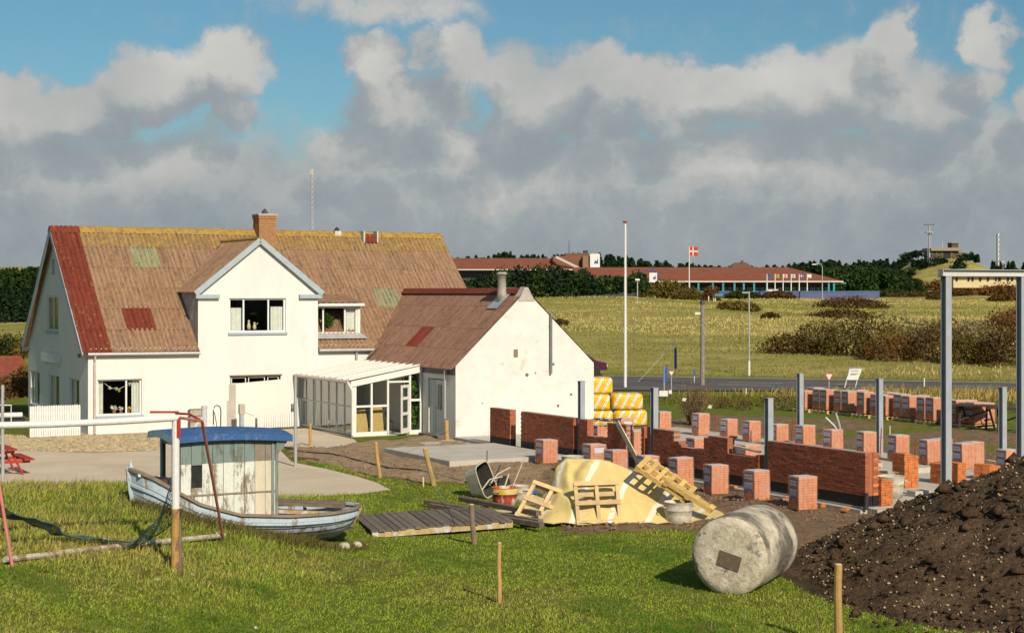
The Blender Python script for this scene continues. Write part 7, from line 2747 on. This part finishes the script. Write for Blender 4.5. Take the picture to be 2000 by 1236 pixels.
# rusty shed
sh = thing('shed', 'low shed with a rusty red roof at the left edge', 'shed', D(14, 80, 0), TH)
RUST = mat('rusty_roof', (.24, .055, .025), .9, .3, 3, .2, col2=(.14, .05, .035), thr=(.5, .62))
MB().box(-3, .9, 0, 3, 0, 1.05).build('wall', mat('brown_shed_wall', (.12, .08, .05)), sh)
MB().poly([(-3.3, -.3, .95), (1.2, -.3, .95), (1.0, 1.6, 1.95), (-3.3, 1.6, 1.95), (1.2, 3.3, .95), (-3.3, 3.3, .95)], [(0, 1, 2, 3), (3, 2, 4, 5)]).build('roof', RUST, sh)
MB().box(-3.3, 1.2, -.33, -.3, .86, .96).build('fascia', DARKTRIM, sh)

# ------------------------------------------------------------------ the long red-roofed hotel
ROOFR = mat('red_tile_roof', (.20, .066, .033), .9, .14, .6, .2, 12, stretch=(1, 1, 3))
BRW = mat('hotel_brick', (.20, .09, .05), .9, .15, 1, .1)
TEAL = mat('teal_paint', (.04, .26, .30), .6, .1, 1, 0)
BLUEW = mat('blue_wall_paint', (.10, .105, .235), .7, .15, .5, .1)
WIN = mat('far_window', (.02, .025, .03), .15, .1, 3, 0)
d1 = 300.0
hx = lambda px, d=d1: (px - 1000) / F * d
base1 = 3.9
hot = thing('hotel', 'long low hotel with a red tiled hip roof and teal porch posts', 'hotel', (0, d1, 0))
ez_, rz_ = ZP(549, d1), ZP(521, d1)
x0, x1, xr0, xr1 = hx(1128), hx(1643), hx(1120), hx(1550)
MB().poly([(x0, -2, ez_), (x1, -2, ez_), (xr1, 6, rz_), (xr0, 6, rz_), (x1 - .5, 14, ez_), (x0, 14, ez_)], [(0, 1, 2, 3), (1, 4, 2), (3, 2, 4, 5)]).build('roof', ROOFR, hot)
MB().box(x0, x1, -2.05, -1.9, ez_ - .22, ez_ + .02).build('eave_board', mat('pale_eave', (.62, .56, .5)), hot)
MB().box(x0, hx(1630), .2, 13, base1 - .6, ez_ - .1).build('wall', mat('dark_hotel_wall', (.05, .05, .055), .8), hot)
MB().box(x0, hx(1630), .05, .19, base1 - .6, base1 + .55).build('window_sill_band', mat('cream_band', (.50, .42, .30)), hot)
for i in range(26):
    px = 1298 + i * 12.4
    if 1498 < px < 1512:
        continue
    w_ = MB().box(hx(px), hx(px + 8.5), .02, .1, base1 + .6, base1 + 2.1).build('window', mat('cream_frame', (.60, .52, .40)), hot)
    for q in (0.6, 4.8):
        MB().box(hx(px + q), hx(px + q + 3.1), -.01, .015, base1 + .7, base1 + 2.0).build('pane', WIN, w_)
for px in (1300, 1326, 1345, 1362, 1390, 1410, 1432, 1450, 1470, 1495, 1615, 1625):
    MB().box(hx(px) - .16, hx(px) + .16, -1.85, -1.5, base1 - .6, ez_ - .23).build('porch_post', TEAL, hot)
MB().box(hx(1495), hx(1520), -.3, -.05, base1 + .9, base1 + 2.0).build('porch_board', WHITEP, hot)
MB().box(hx(1630), hx(1650), -1.2, 1.5, ez_ - .5, ez_ - .25).build('side_canopy', TEAL, hot)
# sign on the eave with its blue zigzag
sg_ = MB().box(hx(1266), hx(1281), -2.5, -2.3, ZP(549, d1), ZP(533, d1)).build('roof_sign', WHITEP, hot)
MB().poly([(hx(1272), -2.52, ZP(545, d1)), (hx(1279), -2.52, ZP(545, d1)), (hx(1278), -2.52, ZP(537, d1)), (hx(1276.5), -2.52, ZP(542, d1)), (hx(1275), -2.52, ZP(540, d1))], [(0, 1, 2, 3, 4)]).build('logo', BLUES, sg_)
MB().box(hx(1265), hx(1292), -2.7, -2.2, ZP(552, d1), ZP(549.2, d1)).build('sign_canopy', WHITEP, hot)
MB().path([(hx(1248), -2.0, ZP(541, d1)), (hx(1262), -1.9, ZP(527, d1)), (hx(1268), -1.9, ZP(533, d1)), (hx(1274), -1.9, ZP(526, d1)), (hx(1288), -1.9, ZP(541, d1))], .12, 5).build('zigzag_trim', BLUES, hot)
# raised left wing and the tower
d2 = 335.0
hw_ = lambda px: hx(px, d2)
wing = thing('hotel_wing', 'raised hotel wing with red roof, tower block and white sign left of the main roof', 'hotel', (0, d2, 0))
MB().poly([(hw_(840), -2, ZP(526, d2)), (hw_(1132), -2, ZP(526, d2)), (hw_(1082), 6, ZP(503, d2)), (hw_(840), 6, ZP(503, d2)), (hw_(1132), 14, ZP(526, d2)), (hw_(840), 14, ZP(526, d2))], [(0, 1, 2, 3), (1, 4, 2), (3, 2, 4, 5)]).build('roof', ROOFR, wing)
MB().box(hw_(840), hw_(1132), -2.05, -1.9, ZP(528, d2), ZP(526, d2)).build('eave_board', MATS['pale_eave'], wing)
MB().beam((hw_(1086), -.5, ZP(503, d2) + .1), (hw_(1132), -2.4, ZP(525, d2)), .5, .4).build('hip_board', MATS['pale_eave'], wing)
MB().box(hw_(840), hw_(1128), 0, 12, 3, ZP(528.2, d2)).build('wall', MATS['dark_hotel_wall'], wing)
for i in range(9):
    MB().box(hw_(895 + i * 24), hw_(907 + i * 24), -.06, -.003, ZP(541, d2), ZP(530, d2)).build('window', WIN, wing)
MB().box(hw_(1080), hw_(1148), 1, 9, 6, ZP(500, d2)).build('tower', BRW, wing)
MB().box(hw_(1105), hw_(1152), 3, 12, 6, ZP(494, d2)).build('tower_block', mat('tower_brick', (.16, .08, .05)), wing)
MB().box(hw_(1138), hw_(1152), -.6, .99, 6, ZP(500, d2)).build('tower_corner', mat('brown_corner', (.25, .15, .09)), wing)
ws_ = MB().box(hw_(1152), hw_(1171), -1.2, -.9, ZP(525, d2), ZP(496, d2)).build('tower_sign', WHITEP, wing)
MB().poly([(hw_(1159), -1.23, ZP(515, d2)), (hw_(1168), -1.23, ZP(515, d2)), (hw_(1167), -1.23, ZP(503, d2)), (hw_(1165), -1.23, ZP(511, d2)), (hw_(1162.5), -1.23, ZP(508, d2))], [(0, 1, 2, 3, 4)]).build('logo', BLUES, ws_)
MB().box(hw_(1141), hw_(1150), 4, 6, ZP(494, d2), ZP(488, d2)).build('roof_box', DARKTRIM, wing)
MB().tube((hw_(1113), 5, ZP(494, d2)), (hw_(1113), 5, ZP(468, d2)), .08, .05, 5).build('antenna', DARKTRIM, wing)
# small house roof above the hotel ridge
hh_ = thing('hipped_house', 'small hipped brown roof peeping over the hotel ridge', 'house', (0, 380, 0))
hq = lambda px: hx(px, 380)
MB().poly([(hq(1428), 0, ZP(522, 380)), (hq(1472), 0, ZP(522, 380)), (hq(1462), 4, ZP(512, 380)), (hq(1440), 4, ZP(512, 380)), (hq(1472), 8, ZP(522, 380)), (hq(1428), 8, ZP(522, 380))], [(0, 1, 2, 3), (1, 4, 2), (3, 2, 4, 5), (0, 3, 5)]).build('roof', mat('brown_far_roof', (.16, .09, .06)), hh_)
MB().box(hq(1431), hq(1469), 1, 7, ZP(530, 380), ZP(522.2, 380)).build('wall', BRW, hh_)
MB().box(hq(1452), hq(1456), 3, 4, ZP(514, 380), ZP(508, 380)).build('chimney', BRW, hh_)
# blue garden wall
d3 = 284.0
bw = MB().box(hx(1350, d3), hx(1718, d3), 0, .4, ZP(588, d3), ZP(570, d3))
bwo = thing('garden_wall', 'long low blue wall in front of the hotel', 'wall', (0, d3, 0))
bw.build('wall', BLUEW, bwo)
MB().box(hx(1350, d3), hx(1718, d3), -.1, .5, ZP(570, d3), ZP(568.5, d3)).build('coping', TEAL, bwo)
bs = thing('bus_shelter', 'tiny teal shelter with posts in front of the blue wall', 'shelter', (0, 262, 0))
hq = lambda px: hx(px, 262)
MB().box(hq(1395), hq(1411), -.6, .8, ZP(578, 262), ZP(574, 262)).build('roof', TEAL, bs)
for px in (1384, 1394, 1397):
    MB().box(hq(px) - .06, hq(px) + .06, -.1, .02, ZP(591, 262), ZP(578.2, 262)).build('post', WHITEP, bs)
# flags
def flag(label, px, py, pt, d_, wpx, hpx, cols, cross=None, side=1):
    p_ = D(px, d_, ZP(py, d_))
    o = thing('flag_pole', label, 'flag', p_, 0, 'flagpoles in front of the hotel')
    u = d_ / F
    h = (py - pt) * u
    MB().tube((0, 0, 0), (0, 0, h), .11, .07, 8).build('pole', WHITEP, o)
    n = 8
    def sheet(x0, x1, z0, z1, y, m_, nm):
        vs, fs = [], []
        for i in range(n + 1):
            x = (x0 + (x1 - x0) * i / n) * u
            yy = y + .12 * math.sin(x * 2.2 + px)
            dz = -.05 * x
            vs += [(x, yy, h + dz - z0 * u), (x, yy, h + dz - z1 * u)]
        MB().poly(vs, [(2 * i, 2 * i + 2, 2 * i + 3, 2 * i + 1) for i in range(n)]).build(nm, m_, o)
    sheet(1, 1 + wpx, .5, .5 + hpx, 0, cols[0], 'flag_cloth')
    if len(cols) > 1:
        sheet(1, 1 + wpx, .5 + hpx * .42, .5 + hpx * .58, -.05, cols[1], 'stripe')
        sheet(1 + wpx * .34, 1 + wpx * .48, .5, .5 + hpx, -.06, cols[1], 'stripe')


flag('tall flagpole flying a red flag with a white cross', 1346, 568, 481, 290, 16, 18, [REDS, WHITEP])
fcols = [([BLUES], 'plain dark blue flag, leftmost of the row of six'), ([mat('flag_yellow', (.55, .40, .04)), BLUES], 'yellow and blue flag, second of the row of six'), ([WHITEP, REDS], 'white flag with a red cross, third of the row of six'),
         ([WHITEP, BLUES], 'white flag with dark cross, fourth of the row of six'), ([BLUES, WHITEP], 'blue flag with white cross, fifth of the row of six'), ([WHITEP], 'white flag, rightmost of the row of six')]
for i, (cc_, lab) in enumerate(fcols):
    flag(lab, 1498 + i * 15.7, 568, 535, 282, 7.5, 6.5, cc_)
o, h, u_ = pole('street lamp with a long curved arm right of the flag row', 1606, 586, 522, .10, PIPEG, 'street_lamp', 'street lamp', .07)
MB().path([(0, 0, h), (-.15, 0, h + .45), (-.6, 0, h + .55), (-1.1, 0, h + .5)], .06, 6).build('arm', PIPEG, o)
MB().box(-1.7, -1.0, -.15, .15, h + .4, h + .56).build('lamp_head', WHITEP, o)
for px, py, pt, lab in ((1245, 592, 548, 'thin pole left of the blue wall'), (1687, 572, 548, 'low lamp right of the hotel'), (1783, 575, 553, 'low lamp below the bunker hill'), (1959, 575, 512, 'thin pole in front of the cream building')):
    o, h, u_ = pole(lab, px, py, pt, .07, PIPEG, 'lamp_pole', 'pole')
    MB().box(-.25, .25, -.15, .15, h, h + .2).build('head', WHITEP, o)
# small shed under the hill
p_ = R(1811, 577)
o = thing('utility_hut', 'tiny white and blue hut at the foot of the hill', 'hut', p_)
u_ = p_.y / F
MB().box(-9 * u_, 9 * u_, 0, 2, -.2, 8 * u_).build('wall', WHITEP, o)
MB().box(-9.6 * u_, 9.6 * u_, -.2, 2.2, 8 * u_, 8.8 * u_).build('roof', mat('pale_flat_roof', (.5, .48, .44)), o)
MB().box(-7 * u_, 5 * u_, -.05, -.003, .5 * u_, 7 * u_).build('door', mat('grey_blue_door', (.22, .28, .40)), o)

# ------------------------------------------------------------------ hill with bunker, radar mast, cream building
d4 = 420.0
bx4 = lambda px: hx(px, d4)
zt_ = lambda py: ZP(py, d4)
bk_ = thing('bunker', 'dark squat bunker with flat overhanging roof on the hilltop', 'bunker', (0, d4, 0))
BUNK = mat('bunker_concrete', (.10, .085, .06), .95, .3, .4, .2)
MB().box(bx4(1820), bx4(1872), 0, 8, zt_(512), zt_(490)).build('wall', BUNK, bk_)
MB().box(bx4(1872.2), bx4(1886), 1, 7, zt_(512), zt_(493)).build('side_wall', mat('bunker_olive', (.16, .13, .06), .95, .3), bk_)
MB().box(bx4(1817), bx4(1878), -.8, 8.5, zt_(490), zt_(484)).build('roof_slab', mat('bunker_roof', (.30, .25, .18), .95, .2), bk_)
MB().box(bx4(1861), bx4(1874), 1, 5, zt_(484), zt_(475)).build('lookout', BUNK, bk_)
MB().box(bx4(1860), bx4(1875), .7, 5.3, zt_(475), zt_(473.5)).build('lookout_roof', MATS['bunker_roof'], bk_)
for px in (1829, 1840, 1858):
    MB().box(bx4(px) - .2, bx4(px) + .2, -.12, -.003, zt_(510), zt_(490.2)).build('pilaster', MATS['bunker_olive'], bk_)
MB().box(bx4(1843), bx4(1856), -.06, -.003, zt_(507), zt_(493)).build('opening', BLACK, bk_)
MB().tube((bx4(1847), 3, zt_(484)), (bx4(1847), 3, zt_(470)), .06, .03, 5).build('antenna', WHITEP, bk_)
rm_ = thing('radar_mast', 'grey mast with a flat radar bar beside the bunker', 'mast', (bx4(1815), d4, zt_(505)))
hh = (505 - 440) * d4 / F
MB().tube((0, 0, -2), (0, 0, hh), .30, .22, 8).build('column', PIPEG, rm_)
MB().box(-.9, .9, -.9, .9, hh - 1.9, hh - 1.7).build('platform', PIPEG, rm_)
MB().box(-1.35, 1.35, -.2, .2, hh, hh + .28).build('radar_bar', mat('dark_radar', (.15, .13, .12)), rm_)
for sgn in (-1, 1):
    MB().tube((sgn * .5, 0, -2), (sgn * .5, 0, hh - 1.9), .05, .05, 5).build('ladder_rail', PIPEG, rm_)


def lattice(label, px, py, pt, d_, w, r=.05, top=False):
    p_ = D(px, d_, ZP(py, d_))
    o = thing('lattice_mast', label, 'mast', p_)
    h = (py - pt) * d_ / F
    n = max(6, int(h / (w * 1.6)))
    cs = [(w / 2 * math.cos(a), w / 2 * math.sin(a)) for a in (.3, 2.4, 4.5)]
    for c in cs:
        MB().tube((c[0], c[1], 0), (c[0] * .9, c[1] * .9, h), r, r, 5).build('leg', PIPEG, o)
    br = MB()
    for i in range(n):
        z0, z1 = h * i / n, h * (i + 1) / n
        for a in range(3):
            p, q = cs[a], cs[(a + 1) % 3]
            br.tube((p[0], p[1], z0), (q[0], q[1], z1), r * .55, r * .55, 4)
    br.build('bracing', PIPEG, o)['kind'] = 'stuff'
    if top:
        MB().box(-w * .45, w * .45, -w * .3, w * .3, h - w * 1.6, h).build('antenna_panel', mat('pale_grey_panel', (.5, .48, .46)), o)
    return o


lattice('thin lattice mast rising behind the house roof', 609, 470, 331, 210, .40, .026, True)
lattice('slim lattice mast on the skyline at the right', 1949, 520, 455, 430, .7, .09, False)
cb_ = thing('cream_building', 'long cream building with dark windows below the hill at the right edge', 'building', (0, 355, 0))
cx_ = lambda px: hx(px, 355)
cz_ = lambda py: ZP(py, 355)
MB().box(cx_(1862), cx_(2070), 0, 9, cz_(562), cz_(540)).build('wall', mat('cream_wall', (.62, .50, .27), .9, .06, .3, .05), cb_)
MB().box(cx_(1855), cx_(2075), -1, 10, cz_(540), cz_(536)).build('flat_roof', mat('pale_flat_roof', (.5, .48, .44)), cb_)
for px, w_ in ((1866, 5), (1889, 5), (1897, 5), (1912, 5), (1927, 5), (1943, 4), (1949, 6), (1966, 5), (1974, 5), (1990, 5)):
    f_ = MB().box(cx_(px), cx_(px + w_), -.06, -.003, cz_(550), cz_(541.5)).build('window', mat('far_window_frame', (.5, .46, .4)), cb_)
    MB().box(cx_(px + .5), cx_(px + w_ - .5), -.10, -.065, cz_(549.3), cz_(542)).build('pane', WIN, f_)
hb_ = [(1775, 503, 18, 8), (1792, 500, 14, 9), (1770, 512, 16, 10), (1825, 520, 30, 18), (1802, 522, 20, 12), (1873, 524, 16, 24), (1790, 518, 12, 9), (1780, 538, 9, 10), (1755, 528, 10, 8), (1760, 540, 12, 10), (1752, 545, 10, 8), (1885, 508, 9, 11), (1897, 508, 6, 14), (1908, 512, 5, 13), (1840, 514, 12, 8), (1730, 540, 12, 10)]
for i, (px, py, hw, hp) in enumerate(hb_):
    p_ = R(px, py, 385)
    d_ = p_.y
    leaf_bush('hill_shrub', 'dark shrub on the bunker hill, %s' % ['upper left of the bunker, left one', 'upper left of the bunker, right one', 'on the left shoulder', 'wide one below the bunker', 'left of the wide one below the bunker', 'rounded one right below the bunker', 'small one on the left face', 'small round one low on the left face', 'at the edge of the wood, upper', 'at the edge of the wood, middle', 'at the edge of the wood, lower', 'pine right of the bunker, left one', 'pine right of the bunker, middle one', 'pine right of the bunker, right one', 'close under the bunker wall', 'lowest one by the wood'][i], 'shrub', p_, (hw * d_ / F, 1.4, hp * d_ / F * 1.1), 320, .36, EVG, 'dark shrubs on the bunker hill', lobes=10, stems=1)
# parked car half hidden by the annex
p_ = G(1120, 733)
car = thing('parked_car', 'dark maroon car on the road, mostly hidden behind the annex', 'car', p_, .05)
CARP = mat('maroon_car_paint', (.075, .012, .03), .3, .05, 2, 0, spec=.5)
prof = [(-1.9, .35), (-1.85, .75), (-1.1, .85), (-.6, 1.32), (.7, 1.36), (1.35, .9), (1.95, .78), (2.0, .35)]
vs = [(x, y, z) for y in (-.78, .78) for x, z in prof]
n = len(prof)
MB().poly(vs, [tuple(range(n))[::-1], tuple(range(n, 2 * n))] + [(i, (i + 1) % n, n + (i + 1) % n, n + i) for i in range(n)]).build('body', CARP, car)
MB().poly([(-.95, -.785, .9), (1.1, -.785, .92), (.62, -.785, 1.26), (-.55, -.785, 1.24)], [(0, 1, 2, 3)]).build('side_window', WIN, car)
for x in (-1.2, 1.25):
    o = MB().lathe([(.28, -.1), (.32, -.08), (.32, .08), (.28, .1)], 18).build('wheel', RUBBER, car, (x, -.72, .32))
    o.rotation_euler = (math.radians(90), 0, 0)
for x in (2.0, -1.93):
    MB().box(min(x, x - .05), max(x, x - .05) + .02, -.6, -.35, .55, .68).build('headlight' if x > 0 else 'tail_light', WHITEP if x > 0 else REDS, car)
